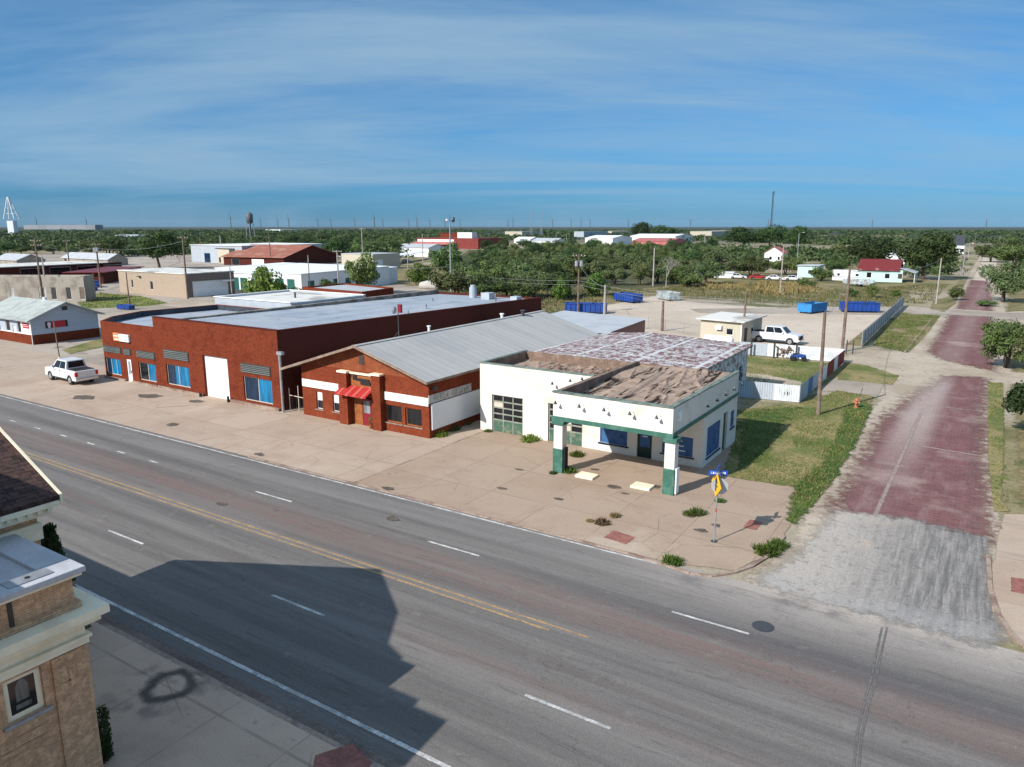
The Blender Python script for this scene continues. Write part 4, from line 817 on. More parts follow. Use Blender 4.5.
# ------------------------------------------------------------------ red metal workshop behind the cafe
rm = thing('metal_workshop', 'dark red metal workshop with a flat grey roof behind the cafe', 'workshop', (-40, 78, 0))
P4 = [(-46.9, 70.5), (-33.5, 70.5), (-34.4, 83.5), (-46.9, 86.0)]
w = MB()
for i in range(4): w.wall(P4[i], P4[(i+1) % 4], 0, 3.9, .2)
part('wall', w, 'red_sheet', rm, world=True)
part('roof', MB().add([(-47.1, 70.3, 3.92), (-33.3, 70.3, 3.92), (-34.2, 83.8, 4.05), (-47.1, 86.3, 4.05)], [(0, 1, 2, 3)]), 'roof_silver', rm, world=True)
part('side_annex', MB().box(-33.45, -31.2, 66, 75, 0, 3.4), 'red_sheet', rm, world=True) if 0 else None
# ------------------------------------------------------------------ brick building in the near corner
nb = thing('corner_building', 'tan brick civic building with cream cornice and dark shingle gable in the near corner', 'building', (-20, 5, 0))
wx, wy = -18.5, 8.45
w = MB(); opn = [(wy-1.9-(-1.0)+.0, wy-1.05+1.0, 3.32, 4.5), (5.0, 5.9, 3.32, 4.5), (7.45, 8.3, .9, 2.5), (5.0, 5.9, .9, 2.5)]
opn = [(7.55, 8.4, 3.32, 4.45), (5.0, 5.85, 3.32, 4.45)]
w.wall((wx, -1.0), (wx, wy), 0, 4.55, .35, opn); w.wall((wx, wy), (-22.0, wy), 0, 4.55, .35, (), 1, 0); part('wall', w, 'brick_tan', nb, world=True)
w = MB(); w.box(wx, wx+.07, 7.62, wy+.05, .3, 4.5); w.box(wx, wx+.07, 5.2, 6.1, .3, 4.5) if 0 else None; part('pilaster', w, 'brick_tan', nb, world=True)
tr = MB()                                          # thin darker pattern courses on the pilaster and spandrel
for (a, c, z0, z1) in [(7.75, 8.35, 4.25, 4.3), (7.95, 8.0, 3.5, 4.25), (8.15, 8.2, 3.8, 4.25), (7.75, 8.35, 3.75, 3.79)]: tr.box(wx+.071, wx+.078, a, c, z0, z1)
for (a, c, z0, z1) in [(6.0, 7.4, 2.9, 2.94), (6.0, 7.4, 2.62, 2.66), (5.9, 7.45, 2.45, 2.5)]: tr.box(wx+.004, wx+.02, a, c, z0, z1)
M['brick_course'] = mat('tan brick moulding', (.46, .28, .165), (.38, .23, .13), 3, .9)
for i_ in range(len(tr.v)//8): part('brick_moulding', MB().add(tr.v[i_*8:i_*8+8], tr.f[:6]), 'brick_course', nb, world=True)
for o in opn:
    f = window(nb, (wx, -1.0), (wx, wy), *o, frame='cream', fw=.13, panes=['black_glass'], inset=.1, sill='steel')
    y0, y1 = o[0]-1.0, o[1]-1.0; zc = o[2]
    if zc > 3:
        part('pane', MB().front([(y0+.28, zc+.42), (y1-.28, zc+.42), (y1-.28, zc+.8), (y1-.34, zc+.93), ((y0+y1)/2, zc+.98), (y0+.34, zc+.93), (y0+.28, zc+.8)], wx-.125, wx-.115), 'arch_glass', f, world=True)
        part('pane', MB().box(wx-.125, wx-.115, y0+.25, y1-.25, zc+.22, zc+.34), 'arch_glass', f, world=True)
def lband(mb, p, z0, z1):                           # L-shaped moulding course along the two outer faces
    mb.box(wx-.02, wx+p, -1.0, wy+p, z0, z1); mb.box(-22.0, wx-.021, wy-.02, wy+p, z0, z1)
c = MB(); lband(c, .10, 4.553, 4.72); lband(c, .16, 4.723, 4.80); lband(c, .05, 4.803, 5.05); lband(c, .14, 5.053, 5.16); lband(c, .34, 5.163, 5.34); lband(c, .5, 5.343, 5.56)
part('cornice', c, 'cream', nb, world=True)
q = MB(); q.wall((wx-.05, -1.0), (wx-.05, wy-.05), 5.563, 6.5, .35); q.wall((wx-.05, wy-.05), (-22.0, wy-.05), 5.563, 6.5, .35, (), 1, 0); part('parapet', q, 'brick_tan', nb, world=True)
q = MB(); q.box(wx-.05, wx-.01, 6.9, 7.0, 5.6, 6.49); part('lead_strip', q, 'frame_dark', nb, world=True)
part('base_course', MB().box(wx-.04, wx+.06, -1, wy+.06, 5.566, 5.72).box(-22, wx-.045, wy-.04, wy+.06, 5.566, 5.72), 'brick_tan', nb, world=True)
q = MB(); q.box(wx-.6, wx+.2, -1, wy+.2, 6.503, 6.66); q.box(-22.0, wx-.603, wy-.6, wy+.2, 6.503, 6.66); M['lead'] = mat('lead grey roofing', (.46, .455, .47), (.38, .38, .40), .8, .6, var=.08)
part('coping', q, 'lead', nb, world=True, bevel=.03)
part('coping_moulding', MB().box(wx-.1, wx+.12, -1, wy+.12, 6.42, 6.5).box(-22, wx-.102, wy-.1, wy+.12, 6.42, 6.5), 'cream', nb, world=True)
part('flat_roof', MB().add([(-22.0, -1, 6.56), (wx-.6, -1, 6.56), (wx-.6, wy-.6, 6.56), (-22.0, wy-.6, 6.56)], [(0, 1, 2, 3)]), 'lead', nb, world=True)
hx, hy = wx-.26, wy-1.0
part('roof_hatch', MB().box(hx-.22, hx+.22, hy-.45, hy+.55, 6.66, 6.685), 'steel', nb, world=True); part('hatch_ring', MB().tube([(hx, hy+.05, 6.685), (hx, hy+.05, 6.70)], .06, 10), 'black', nb, world=True)
# gabled centre with shingles
def shinglemat():
    m, nt, b, o = newmat('dark shingles'); k = N(nt); p = k.pos(); xy = k.sep(p)
    t = k.n('ShaderNodeTexBrick'); k.put(t.inputs['Vector'], k.comb(xy[1], k.math('MULTIPLY', xy[2], 2.2), 0.0)); t.inputs['Scale'].default_value = 1
    t.inputs['Color1'].default_value = (.085, .045, .035, 1); t.inputs['Color2'].default_value = (.028, .017, .015, 1); t.inputs['Mortar'].default_value = (.012, .008, .008, 1)
    t.inputs['Brick Width'].default_value = .30; t.inputs['Row Height'].default_value = .15; t.inputs['Mortar Size'].default_value = .014; t.offset = .4
    col = k.mix(k.ramp(k.noise(p, 5, 4), .4, .65, 0, .6), t.outputs['Color'], (.11, .06, .048)); k.put(b.inputs['Base Color'], col); k.put(b.inputs['Normal'], k.bump(t.outputs['Fac'], -.6, .02)); setp(b, .9); return m
M['shingle'] = shinglemat()
AX, AZ, EX, EZ, LX, LZ, GY = -25.7, 9.35, -21.6, 7.5, -32.8, 6.1, 9.75
w = MB(); gp = [(LX+.5, 0), (EX-.5, 0), (EX-.5, EZ+.1), (AX, AZ-.15), (LX+.5, LZ+.1)]; w.side(gp, -1, GY-.45); part('wall', w, 'brick_tan', nb, world=True)
r = MB(); r.add(*roofslab(AX, AZ, EX, EZ, -1, GY, .12)); r.add(*roofslab(LX, LZ, AX, AZ, -1, GY, .12)); part('gable_roof', r, 'shingle', nb, world=True)
e = MB(); e.box(EX-.42, EX+.02, -1, GY-.05, EZ-.28, EZ-.13); e.box(EX-.47, EX-.12, -1, GY-.2, EZ-.5, EZ-.283); e.box(EX-.498, EX-.36, -1, GY-.4, EZ-1.25, EZ-.76)
for i in range(34): e.box(EX-.12, EX-.03, GY-.35-i*.26, GY-.22-i*.26, EZ-.40, EZ-.285)
part('eave_cornice', e, 'cream', nb, world=True)
part('gutter', MB().box(EX+.0, EX+.14, -1, GY-1.6, EZ-.13, EZ-.02), 'black', nb, world=True)
e = MB(); e.add(*roofslab(AX, AZ+.03, EX, EZ+.03, GY+.003, GY+.08, .25)); e.add(*roofslab(LX, LZ+.03, AX, AZ+.03, GY+.003, GY+.08, .25)); part('rake_board', e, 'cream', nb, world=True)
w = MB().box(-60, LX+.49, -1, 8.6, 0, 5.5); w.box(-60, -17.2, -16, 2.4, 6.7, 10.6) if 0 else None
part('wing', w, 'brick_tan', nb, world=True)
part('shadow_block', MB().side([(-27, 0), (-20.3, 0), (-20.3, 9.45), (-21.5, 9.75), (-23.2, 11.05), (-27, 11.05)], -10, 5.0), 'brick_tan', nb, world=True)  # unseen mass, added to close the notch in the road shadow
part('rear_block', MB().prism([(-20.25, -20), (-16.4, -20), (-16.4, 1.7), (-16.6, 4.03), (-17.9, 4.0), (-18.0, 4.35), (-20.25, 4.35)], 0, 8.8), 'brick_tan', nb, world=True)  # unseen rear mass, footprint shaped to cast the road shadow's right edge
# ------------------------------------------------------------------ street sign
sx, sy = G(714, 542)
ss = thing('street_sign', 'sign post with yellow diamond, grey sign back and blue street names on the station corner', 'sign', (sx, sy, 0))
part('post', MB().tube([(0, 0, 0), (0, 0, 3.75)], .04, 8), 'steel', ss); part('foot', MB().tube([(0, 0, 0), (0, 0, .06)], .16, 10), 'steel_dark', ss); part('tape', MB().tube([(0, 0, 1.55), (0, 0, 1.75)], .048, 8), 'red_stripe', ss)
def plate(poly, th=.02): return MB().side(poly, -th/2, th/2)
T = Matrix.Rotation(R(-52), 4, 'Z')
dmd = [(0, -.62), (.62, 0), (0, .62), (-.62, 0)]
pd = plate(dmd); pd.v = [(x, y-.06, z+2.95) for x, y, z in pd.v]
d1 = part('warning_plate', pd.moved(T), 'yellow', ss)
sy_ = MB().box(-.07, .07, -.078, -.072, 2.62, 3.12).add([(-.2, -.079, 3.05), (.2, -.079, 3.05), (0, -.079, 3.35)], [(0, 1, 2)]).box(-.2, .2, -.0785, -.0725, 2.85, 2.93)
part('symbol', sy_.moved(T), 'ink', d1)
oc = [(.42*math.cos(t), .42*math.sin(t)+2.85) for t in [R(22.5+45*i) for i in range(8)]]
pd = plate(oc); pd.v = [(x+.1, y+.07, z) for x, y, z in pd.v]; part('sign_back', pd.moved(Matrix.Rotation(R(12), 4, 'Z')), 'sign_back', ss)
pd = MB().box(-.45, .45, -.015, .015, 3.42, 3.64); n1 = part('name_plate', pd.moved(Matrix.Rotation(R(28), 4, 'Z')), 'sign_blue', ss)
l = MB(); scribble(l, -.36, .36, -.016, 3.48, 3.58, 8); part('lettering', l.moved(Matrix.Rotation(R(28), 4, 'Z')), 'sign_white', n1)
pd = MB().box(-.45, .45, -.015, .015, 3.66, 3.88); part('name_plate', pd.moved(Matrix.Rotation(R(98), 4, 'Z')), 'sign_blue', ss)
x, y = G(763, 627); t = thing('manhole_cover', 'round dark manhole cover in the highway in front of the side street', 'manhole cover', (x, y, .03)); part('cover', MB().tube([(0, 0, 0), (0, 0, .012)], .36, 20), 'steel_dark', t); part('rim', MB().tube([(0, 0, -.004), (0, 0, .004)], .41, 20), 'steel_dark', t)
# ------------------------------------------------------------------ vehicles (front towards +x)
def quadon(c, u0, u1, v0, v1, off):
    a, b, d, e = [Vector(x) for x in c]; P = lambda u, v: (a*(1-u)+b*u)*(1-v)+(e*(1-u)+d*u)*v
    n = (b-a).cross(e-a).normalized()*off; return [P(u0, v0)+n, P(u1, v0)+n, P(u1, v1)+n, P(u0, v1)+n]
def arches(prof_top, xr, xf, r, zb, x0, x1):
    pts = list(prof_top)                            # clockwise from rear top to front, then back along the sill
    pts.append((x1, zb))
    for xc in (xf, xr): pts += [(xc+r*math.cos(t), max(zb, .40+r*math.sin(t))) for t in [R(a) for a in range(0, 181, 20)]]
    pts.append((x0, zb)); return pts
def vehicle(name, label, cat, paint, L=5.8, W=1.96, kind='pickup', group=None, cover=True):
    t = thing(name, label, cat, (0, 0, 0), 0, group); h = L/2; w = W/2
    if kind == 'pickup':
        top = [(-h, .62), (-h, 1.30), (-h+.05, 1.35), (-1.2, 1.35), (-1.15, 1.33), (1.2, 1.33), (h-.3, 1.24), (h-.06, 1.12), (h, .8)]; cab = (-1.2, 1.6, -1.08, .82, 1.32, 2.1); xr, xf = -h+1.2, h-1.0
    else:
        top = [(-h, .55), (-h, .85), (-h+.15, .95), (-1.2, .98), (.8, .95), (h-.3, .82), (h-.05, .7), (h, .55)]; cab = (-1.75, 1.05, -1.1, .25, .95, 1.45); xr, xf = -h+.9, h-.9
    b = MB().side(arches(top, xr, xf, .47 if kind == 'pickup' else .38, .42 if kind == 'pickup' else .28, -h, h), -w, w)
    part('body', b, paint, t, bevel=.05)
    x0, x1, x2, x3, z0, z1 = cab; wi, wo = w-.24, w-.05
    vs = [(x0, -wo, z0-.02), (x1, -wo, z0-.02), (x1, wo, z0-.02), (x0, wo, z0-.02), (x2, -wi, z1), (x3, -wi, z1), (x3, wi, z1), (x2, wi, z1)]
    part('cab', MB().add(vs, [(4, 5, 6, 7), (0, 1, 5, 4), (1, 2, 6, 5), (2, 3, 7, 6), (3, 0, 4, 7)]), paint, t, bevel=.05)
    V = lambda *i: [vs[j] for j in i]
    part('windshield', MB().add(quadon(V(1, 2, 6, 5), .08, .92, .12, .9, .012), [(0, 1, 2, 3)]), 'black_glass', t); part('rear_window', MB().add(quadon(V(3, 0, 4, 7), .1, .9, .2, .88, .012), [(0, 1, 2, 3)]), 'black_glass', t)
    for f in (V(0, 1, 5, 4), V(2, 3, 7, 6)):
        for u0, u1 in ((.07, .46), (.49, .90)) if f[0] == vs[0] else ((.10, .51), (.54, .93)): part('side_window', MB().add(quadon(f, u0, u1, .10, .90, .012), [(0, 1, 2, 3)]), 'black_glass', t)
    if kind == 'pickup':
        part('bed_cover', MB().box(-h+.12, x0-.06, -w+.14, w-.14, 1.33, 1.375), 'black', t); part('tailgate_bumper', MB().box(-h-.14, -h+.02, -w+.05, w-.05, .5, .68), 'chrome', t, bevel=.03); part('tailgate_badge', MB().box(-h-.012, -h-.002, -.14, .14, .95, 1.07), 'chrome', t); part('bumper', MB().box(h-.03, h+.13, -w+.06, w-.06, .5, .66), 'chrome', t, bevel=.03)
        for s in (-1, 1):
            for xx in (-1.2, .0, 1.08): part('panel_gap', MB().box(xx-.012, xx+.012, s*w-.008, s*w+.008, .62, 1.31), 'black', t)
            for xc in (xr, xf): part('wheel_arch', MB().tube([(xc+.46*math.cos(a), s*(w-.02), .42+.46*math.sin(a)) for a in [R(q) for q in range(5, 176, 17)]], .045, 6), 'steel_dark', t)
            part('sill_trim', MB().box(xr+.5, xf-.5, s*w-.012, s*w+.012, .42, .52), 'steel_dark', t)
        part('grille', MB().box(h-.03, h+.03, -w+.38, w-.38, .68, 1.08), 'black', t)
    for s in (-1, 1):
        part('tail_light', MB().box(-h-.02, -h+.14, s*(w-.11)-.12, s*(w-.11)+.12+.003*s, .86 if kind == 'pickup' else .62, 1.22 if kind == 'pickup' else .82), 'tail_red', t)
        part('headlight', MB().box(h-.16, h+.015, s*(w-.2)-.18, s*(w-.2)+.18, .84 if kind == 'pickup' else .55, 1.06 if kind == 'pickup' else .7), 'chrome', t)
        part('mirror', MB().box(x1-.55, x1-.38, s*(w+.08)-.1, s*(w+.08)+.1, z0+.02, z0+.22), paint, t, bevel=.03)
        for xc in (xr, xf):
            r = .43 if kind == 'pickup' else .33
            wh = part('wheel', MB().tube([(xc, s*(w-.26), r), (xc, s*(w-.24), r), (xc, s*(w-.03), r), (xc, s*(w+.0), r)], [r*.85, r, r, r*.85], 18), 'black', t); part('rim', MB().tube([(xc, s*(w-.02), r), (xc, s*(w+.012), r)], r*.58, 14), 'steel' if kind == 'pickup' else 'chrome', wh)
        if kind == 'pickup':
            for xx in (-.2, .75): part('door_handle', MB().box(xx, xx+.18, s*(w+.0)-.02, s*(w+.0)+.02, 1.14, 1.19), 'black', t)
    return t
tk = vehicle('pickup_truck', 'white pickup with black bed cover parked at the left end of the brick storefront', 'pickup', 'car_white', 6.0, 2.05); tk.location = (-75.35, 36.6, .02); tk.rotation_euler = (0, 0, R(178)); tk.scale = (1.04, 1.04, 1.06)
t2 = dup(tk, (-22.6, 99.6, .02), R(-6), 1.06, 'white pickup parked in the pale gravel lot behind the corrugated yard fence')
cars = [('parked_car', 'blue', 'car_blue', (-184.5, 98, 0), -20, 1, 'blue car parked beside the tan block garage')]
for i, (u, v, mm, rz, lab) in enumerate([(95, 287, 'car_blue', 160, 'blue car parked beyond the grassy lot, left of the tan block garage'), (738, 279, 'car_white', 10, 'white car at the left end of the row of cars behind the weedy field'), (758, 279.5, 'car_red', 20, 'red car in the row of cars behind the weedy field'), (775, 280.5, 'car_white', 5, 'white car right of the red one behind the weedy field'), (793, 281, 'car_white', 15, 'white car nearest the thin white light pole behind the weedy field'), (86, 210+50+12, 'car_grey', 0, 'grey car on the left parking lot'), (336, 258, 'car_white', 30, 'white car parked between the tree row and the rusty roofed hall'), (392+15, 263, 'car_grey', 80, 'dark car parked under the white carport'), (90, 290.5, 'car_blue', 170, 'darker blue car in front of the other blue car'), (84, 246, 'car_white', 5, 'white truck far off by the tree line on the left')]):
    c = vehicle('parked_car', lab, 'car', mm, 4.5, 1.8, 'car') if i < 4 and i != 3 else None
    if i == 0: cblue = c
    elif i == 1: cwhite = c
    elif i == 2: cred = c
    if c is None:
        src = cblue if mm == 'car_blue' else cwhite; c = dup(src, (0, 0, 0), 0, 1, lab)
        if mm == 'car_grey':
            for ch in c.children:
                if ch.name.split('.')[0] in ('body', 'cab', 'mirror'): ch.data = ch.data.copy(); ch.data.materials[0] = M['car_grey']
    c.location = (*G(u, v), .01); c.rotation_euler = (0, 0, R(rz)); c.scale = (1.1,)*3
# ------------------------------------------------------------------ roll-off containers
def dumpster(label, mm, L=6.2, W=2.4, Hh=1.75):
    t = thing('dumpster', label, 'dumpster', (0, 0, 0), 0); h, w = L/2, W/2; b = MB(); tk_ = .06
    b.box(-h, h, -w, -w+tk_, .35, Hh); b.box(-h, h, w-tk_, w, .35, Hh); b.box(-h, -h+tk_, -w+tk_, w-tk_, .35, Hh); b.box(h-tk_, h, -w+tk_, w-tk_, .35, Hh-.1); b.box(-h+.01, h-.01, -w+.01, w-.01, .28, .345)
    part('body', b, mm, t); rr = MB(); n = 8
    for i in range(n+1):
        x = -h+.08+(L-.16)*i/n
        for s in (-1, 1): rr.box(x-.06, x+.06, s*(w+.05)-.05, s*(w+.05)+.05, .36, Hh-.12)
    for i_ in range(len(rr.v)//8): part('rib', MB().add(rr.v[i_*8:i_*8+8], rr.f[:6]), mm, t)
    part('top_rail', MB().box(-h-.06, h+.06, -w-.1, -w+.07, Hh-.1, Hh+.03).box(-h-.06, h+.06, w-.07, w+.1, Hh-.1, Hh+.03).box(-h-.06, -h+.07, -w+.073, w-.073, Hh-.1, Hh+.03), mm, t)
    for x in (-h+.5, h-.5):
        for s in (-1, 1): part('wheel', MB().tube([(x, s*(w-.3)-.1, .17), (x, s*(w-.3)+.1, .17)], .17, 12), 'black', t)
    part('rubbish', MB().prism([(-h+.1, -w+.1), (h-.1, -w+.1), (h-.1, w-.1), (-h+.1, w-.1)], .5, 1.1), 'wood_brown', t)
    return t
db = dumpster('bright blue open dumpster on the right of the gravel lot by the slatted fence', 'bin_blue'); x, y = G(859, 312); db.location = (x, y, 0); db.rotation_euler = (0, 0, R(25))
d2 = dup(db, (*G(628, 302), 0), R(-28), 1.0, 'blue open dumpster at the left rear of the gravel lot'); 
d3 = dup(db, (*G(586, 313), 0), R(18), (1.15, 1, 1), 'long blue dumpster behind the transformer pole')
dl = dumpster('light blue dumpster with its end towards the road, left of the bright blue one', 'bin_light', 5.4); dl.location = (*G(812, 312.5), 0); dl.rotation_euler = (0, 0, R(72))
dg = dumpster('pale grey dumpster with a rusty red load, rear of the gravel lot', 'bin_grey', 5.2); dg.location = (*G(668, 300), 0); dg.rotation_euler = (0, 0, R(-38))
tb = dup(db, (*G(126, 309.5), 0), R(10), .5, 'small blue dumpster at the foot of a pole behind the brick storefront')
# ------------------------------------------------------------------ poles
def pole(label, x, y, h, r=.13, m='wood_pole', lean=(0, 0), arms=0, trans=0, lamp=None, name='utility_pole', cat='utility pole', rz=30, group=None):
    t = thing(name, label, cat, (x, y, 0), R(rz), group)
    tip = (lean[0]*h, lean[1]*h, h); part('pole', MB().tube([(0, 0, -.05), (tip[0]*.5, tip[1]*.5, h*.5), tip], [r*1.15, r, r*.75], 10), m, t)
    for i in range(arms):
        z = h-.35-i*.9; a = part('crossarm', MB().box(-1.1, 1.1, -.06+.12, .06+.12, z-.06, z+.06), m, t)
        ins = MB()
        for xx in (-1, -.45, .45, 1): ins.tube([(xx, .12, z+.06), (xx, .12, z+.2)], .05, 6)
        part('insulators', ins, 'sign_white', a)
    for i in range(trans):
        xx = (-.42, .42, 0)[i]; part('transformer', MB().tube([(xx, -.3, h-2.1), (xx, -.3, h-2.05), (xx, -.3, h-1.2), (xx, -.3, h-1.12)], [.25, .3, .3, .22], 14), 'bin_grey' if 0 else 'steel', t)
    if lamp: 
        a = part('lamp_arm', MB().tube([(0, 0, h-.2), (lamp*.6, 0, h+.25), (lamp, 0, h+.3)], .05, 6), m, t); part('lamp_head', MB().box(lamp-.1, lamp+.5, -.14, .14, h+.22, h+.36), 'sign_white', a, bevel=.04)
    return t
def hpx(u, v, v2):
    x, y = G(u, v); D = math.hypot(x, y); d = ray(u, v2); return H+d.z/math.hypot(d.x, d.y)*D
for u, v, v2, r, m, kw, lab in [
    (818, 415, 312, .15, 'wood_pole', dict(lean=(-.02, .0)), 'brown wooden pole standing on the station lawn beside the corrugated fence'),
    (842, 352, 268, .17, 'wood_pole', {}, 'tall brown pole at the far corner of the corrugated yard'),
    (742, 340, 291, .15, 'wood_pole', dict(lean=(.03, 0)), 'leaning brown pole beside the beige booth'),
    (780, 295, 246, .15, 'wood_grey', {}, 'pale grey pole at the rear edge of the gravel lot'),
    (936, 304, 258, .14, 'wood_grey', {}, 'grey pole on the corner of the weedy lot beside the brick street'),
    (974, 249, 232, .2, 'wood_pole', {}, 'tall brown pole far along the brick street'),
    (968, 258, 243, .18, 'wood_grey', {}, 'pale short pole far along the brick street'),
    (578, 314, 254, .16, 'wood_pole', dict(arms=1, trans=2), 'dark wooden pole with two grey transformers behind the long blue dumpster'),
    (662, 331, 301, .2, 'wood_pole', dict(arms=0), 'short brown stub pole behind the peeling shed'),
    (604, 334, 285, .2, 'wood_grey', {}, 'pale grey pole rising by the red metal workshop'),
    (188, 299, 236, .18, 'wood_pole', dict(arms=1), 'tall wooden pole with crossarm in front of the tan block garage'),
    (130, 309, 272, .12, 'wood_pole', {}, 'thin pole rising from the small blue dumpster'),
    (43, 302, 239, .18, 'wood_pole', dict(arms=2), 'tall pole with two crossarms beside the stained stucco building'),
    (47.5, 300, 255, .15, 'wood_grey', {}, 'shorter grey pole right of the double crossarm pole'),
    (101, 288, 243, .2, 'wood_pole', dict(arms=1, trans=3), 'pole with three transformers behind the grassy lot'),
    (95, 292, 273, .13, 'wood_pole', {}, 'short pole beside the blue cars'),
    (70, 270, 240, .2, 'wood_pole', dict(arms=1), 'pole on the left parking lot'),
    (232, 295, 266, .12, 'wood_grey', {}, 'thin pole in front of the white storage units'),
    (271, 266, 234, .2, 'wood_pole', {}, 'pole in front of the rusty roofed hall'),
    (363, 262, 228, .22, 'wood_grey', dict(arms=1), 'pale pole with crossarm before the dark tree row'),
    (408, 270, 248, .14, 'wood_grey', {}, 'thin pole beside the white carport'),
    (423, 262, 234, .2, 'wood_grey', {}, 'pale pole left of the red store'),
    (339, 292, 250, .17, 'wood_grey', dict(arms=1), 'weathered pole among bushes behind the low dark brick building'),
    (310, 292, 255, .13, 'wood_grey', {}, 'thin grey pole at the end of the white storage units'),
    (653, 286, 248, .2, 'wood_grey', {}, 'bare pale pole in front of the grove, left of the leafless tree'),
    (704, 250, 236, .25, 'wood_grey', {}, 'far pale pole behind the grove'),
    (718, 272, 252, .14, 'wood_pole', {}, 'pole among the bushes behind the weedy field'),
    (222, 262, 236, .2, 'wood_grey', {}, 'pole beside the blue grey warehouse'),
    (202, 262, 238, .18, 'wood_pole', {}, 'pole in front of the blue grey warehouse')]:
    x, y = G(u, v); pole(lab, x, y, hpx(u, v, v2), r, m, **kw, group='utility poles')
for u, v, v2, lab in [(797, 262, 233, 'street lamp with drooping head behind the white cottage trees'), (962, 276, 244, 'lamp on a pole left of the brick street'), (556, 246, 233, 'lamp pole right of the far trailers'), (816/7.67+460, 246, 234, 'lamp pole left of the far white canopy')]:
    x, y = G(u, v); pole(lab, x, y, hpx(u, v, v2), .15, 'steel', lamp=1.6, name='street_lamp', cat='street lamp', rz=0)
x, y = G(451, 293); h = hpx(451, 293, 222)
t = pole('tall grey mast with round floodlights standing behind the storefront roof', x, y, h, .17, 'steel', name='light_mast', cat='light mast', rz=30)
part('floodlight', MB().tube([(-.9, 0, h+.3), (-.5, 0, h+.3)], [.45, .3], 14), 'sign_white', t); part('floodlight', MB().tube([(.5, -.1, h+.5), (1.0, -.2, h+.5)], [.5, .6], 14), 'steel_dark', t); part('spike', MB().tube([(0, 0, h), (0, 0, h+1.6)], .05, 6), 'steel_dark', t)
x, y = G(60, 362); t = thing('banner_pole', 'slim pole with a white foot beside the parked white pickup', 'pole', (x, y, 0)); part('pole', MB().tube([(0, 0, .6), (-.25, 0, hpx(60, 362, 320))], .07), 'wood_brown', t); part('sleeve', MB().tube([(0, 0, 0), (0, 0, .6)], .1), 'sign_white', t)
def wire(label, a, b, sag=.8):
    pts = [(a[0]+(b[0]-a[0])*i/12, a[1]+(b[1]-a[1])*i/12, a[2]+(b[2]-a[2])*i/12-sag*4*(i/12)*(1-i/12)) for i in range(13)]
    tag(part('overhead_wire', MB().tube(pts, .022, 5), 'steel', None), label, 'wire', 'overhead wires')
P = lambda u, v, z: (*G(u, v), z)
for z, zz in ((4.6, 4.4), (3.9, 3.7)): wire('grey overhead wire running from the light mast past the transformer pole', P(451, 293, z), P(578, 314, z+1.2), .5); wire('grey overhead wire running on from the transformer pole to the leaning pole', P(578, 314, z+1.2), P(742, 340, zz+1), .6)
wire('overhead wire between the weathered pole among bushes and the light mast', P(339, 292, 6.6), P(451, 293, 6.0), .7)
wire('overhead wire between the thin pole at the small dumpster and the tan garage pole', P(130, 309, 6.5), P(188, 299, 8), .5)
wire('overhead wire from the transformer pole down to the pale grey pole by the workshop', P(578, 314, 8.6), P(604, 334, 6.6), .6)
wire('overhead wire from the pale grey pole by the workshop to the short stub pole', P(604, 334, 6.5), P(662, 331, 4.3), .5)
wire('overhead wire between the two brown poles at the fenced yard', P(818, 415, 8.1), P(842, 352, 9.6), .7)
wire('overhead wire between the yard corner pole and the grey pole by the brick street', P(842, 352, 9.8), P(936, 304, 8.6), 1.0)
wire('overhead wire between the double crossarm pole and the three transformer pole', P(43, 302, 11.5), P(101, 288, 10), .9)
wire('overhead wire from the three transformer pole to the tan garage pole', P(101, 288, 9.8), P(188, 299, 12), 1.0)
wire('overhead wire along the white storage units', P(188, 299, 8.2), P(310, 292, 7), 1)
# ------------------------------------------------------------------ fences
def cfence(label, pts, cols, h=1.55):
    t = thing('corrugated_fence', label, 'fence', (*pts[0], 0))
    for (a, b), cs in zip(zip(pts[:-1], pts[1:]), cols):
        a, b = Vector(a), Vector(b); k = len(cs)
        for i, (c, f0, f1) in enumerate(cs):
            p, q = a.lerp(b, f0), a.lerp(b, f1); d = (q-p).normalized(); n = Vector((-d.y, d.x))*.02; L = (q-p).length; seg = max(2, int(L/.1)); mb = MB(); hh = h+rnd(-.06, .06)
            for s in range(seg):
                for e, ee in ((s, s+1),):
                    u0, u1 = p.lerp(q, e/seg), p.lerp(q, ee/seg); o0 = n*(1 if e % 2 else -1); o1 = n*(1 if ee % 2 else -1)
                    mb.quad((u0.x+o0.x, u0.y+o0.y, .05), (u1.x+o1.x, u1.y+o1.y, .05), (u1.x+o1.x, u1.y+o1.y, hh), (u0.x+o0.x, u0.y+o0.y, hh))
            part('panel', mb, c, t, world=True)
    return t
def sheet(n, c, c2): M[n] = mat(n, c, c2, 1.1, .5, var=.06, streak=.25, thr=(.5, .66)); return n
s_w, s_b, s_g, s_r, s_d = sheet('white sheet', (.64, .66, .67), (.50, .53, .56)), sheet('pale blue sheet', (.38, .50, .58), (.50, .58, .62)), sheet('grey sheet', (.40, .44, .48), (.32, .35, .38)), sheet('red sheet', (.26, .035, .04), (.2, .03, .03)), sheet('deep blue sheet', (.06, .17, .33), (.09, .2, .33))
C1, C2, C3, C4 = G(736, 397), G(799, 403), G(843.5, 363), G(736, 354)
cf_ = cfence('patchwork corrugated sheet fence around the station back yard', [C1, C2, C3, C4], [[(s_b, 0, .25), (s_g, .25, .6), (s_w, .6, 1)], [(s_g, 0, .15), (s_d, .15, .24), (s_g, .24, .45), (s_w, .45, .55), (s_r, .55, .72), (s_w, .72, .82), (s_r, .82, 1)], [(s_w, 0, .45), (s_w, .45, .7), (s_g, .7, 1)]])
for u, v in ((751, 356), (774, 358), (796, 359.5)):
    x, y = G(u, v); part('post', MB().box(x-.09, x+.09, y-.2, y-.05, 0, 1.75), 'frame_dark', cf_, world=True)
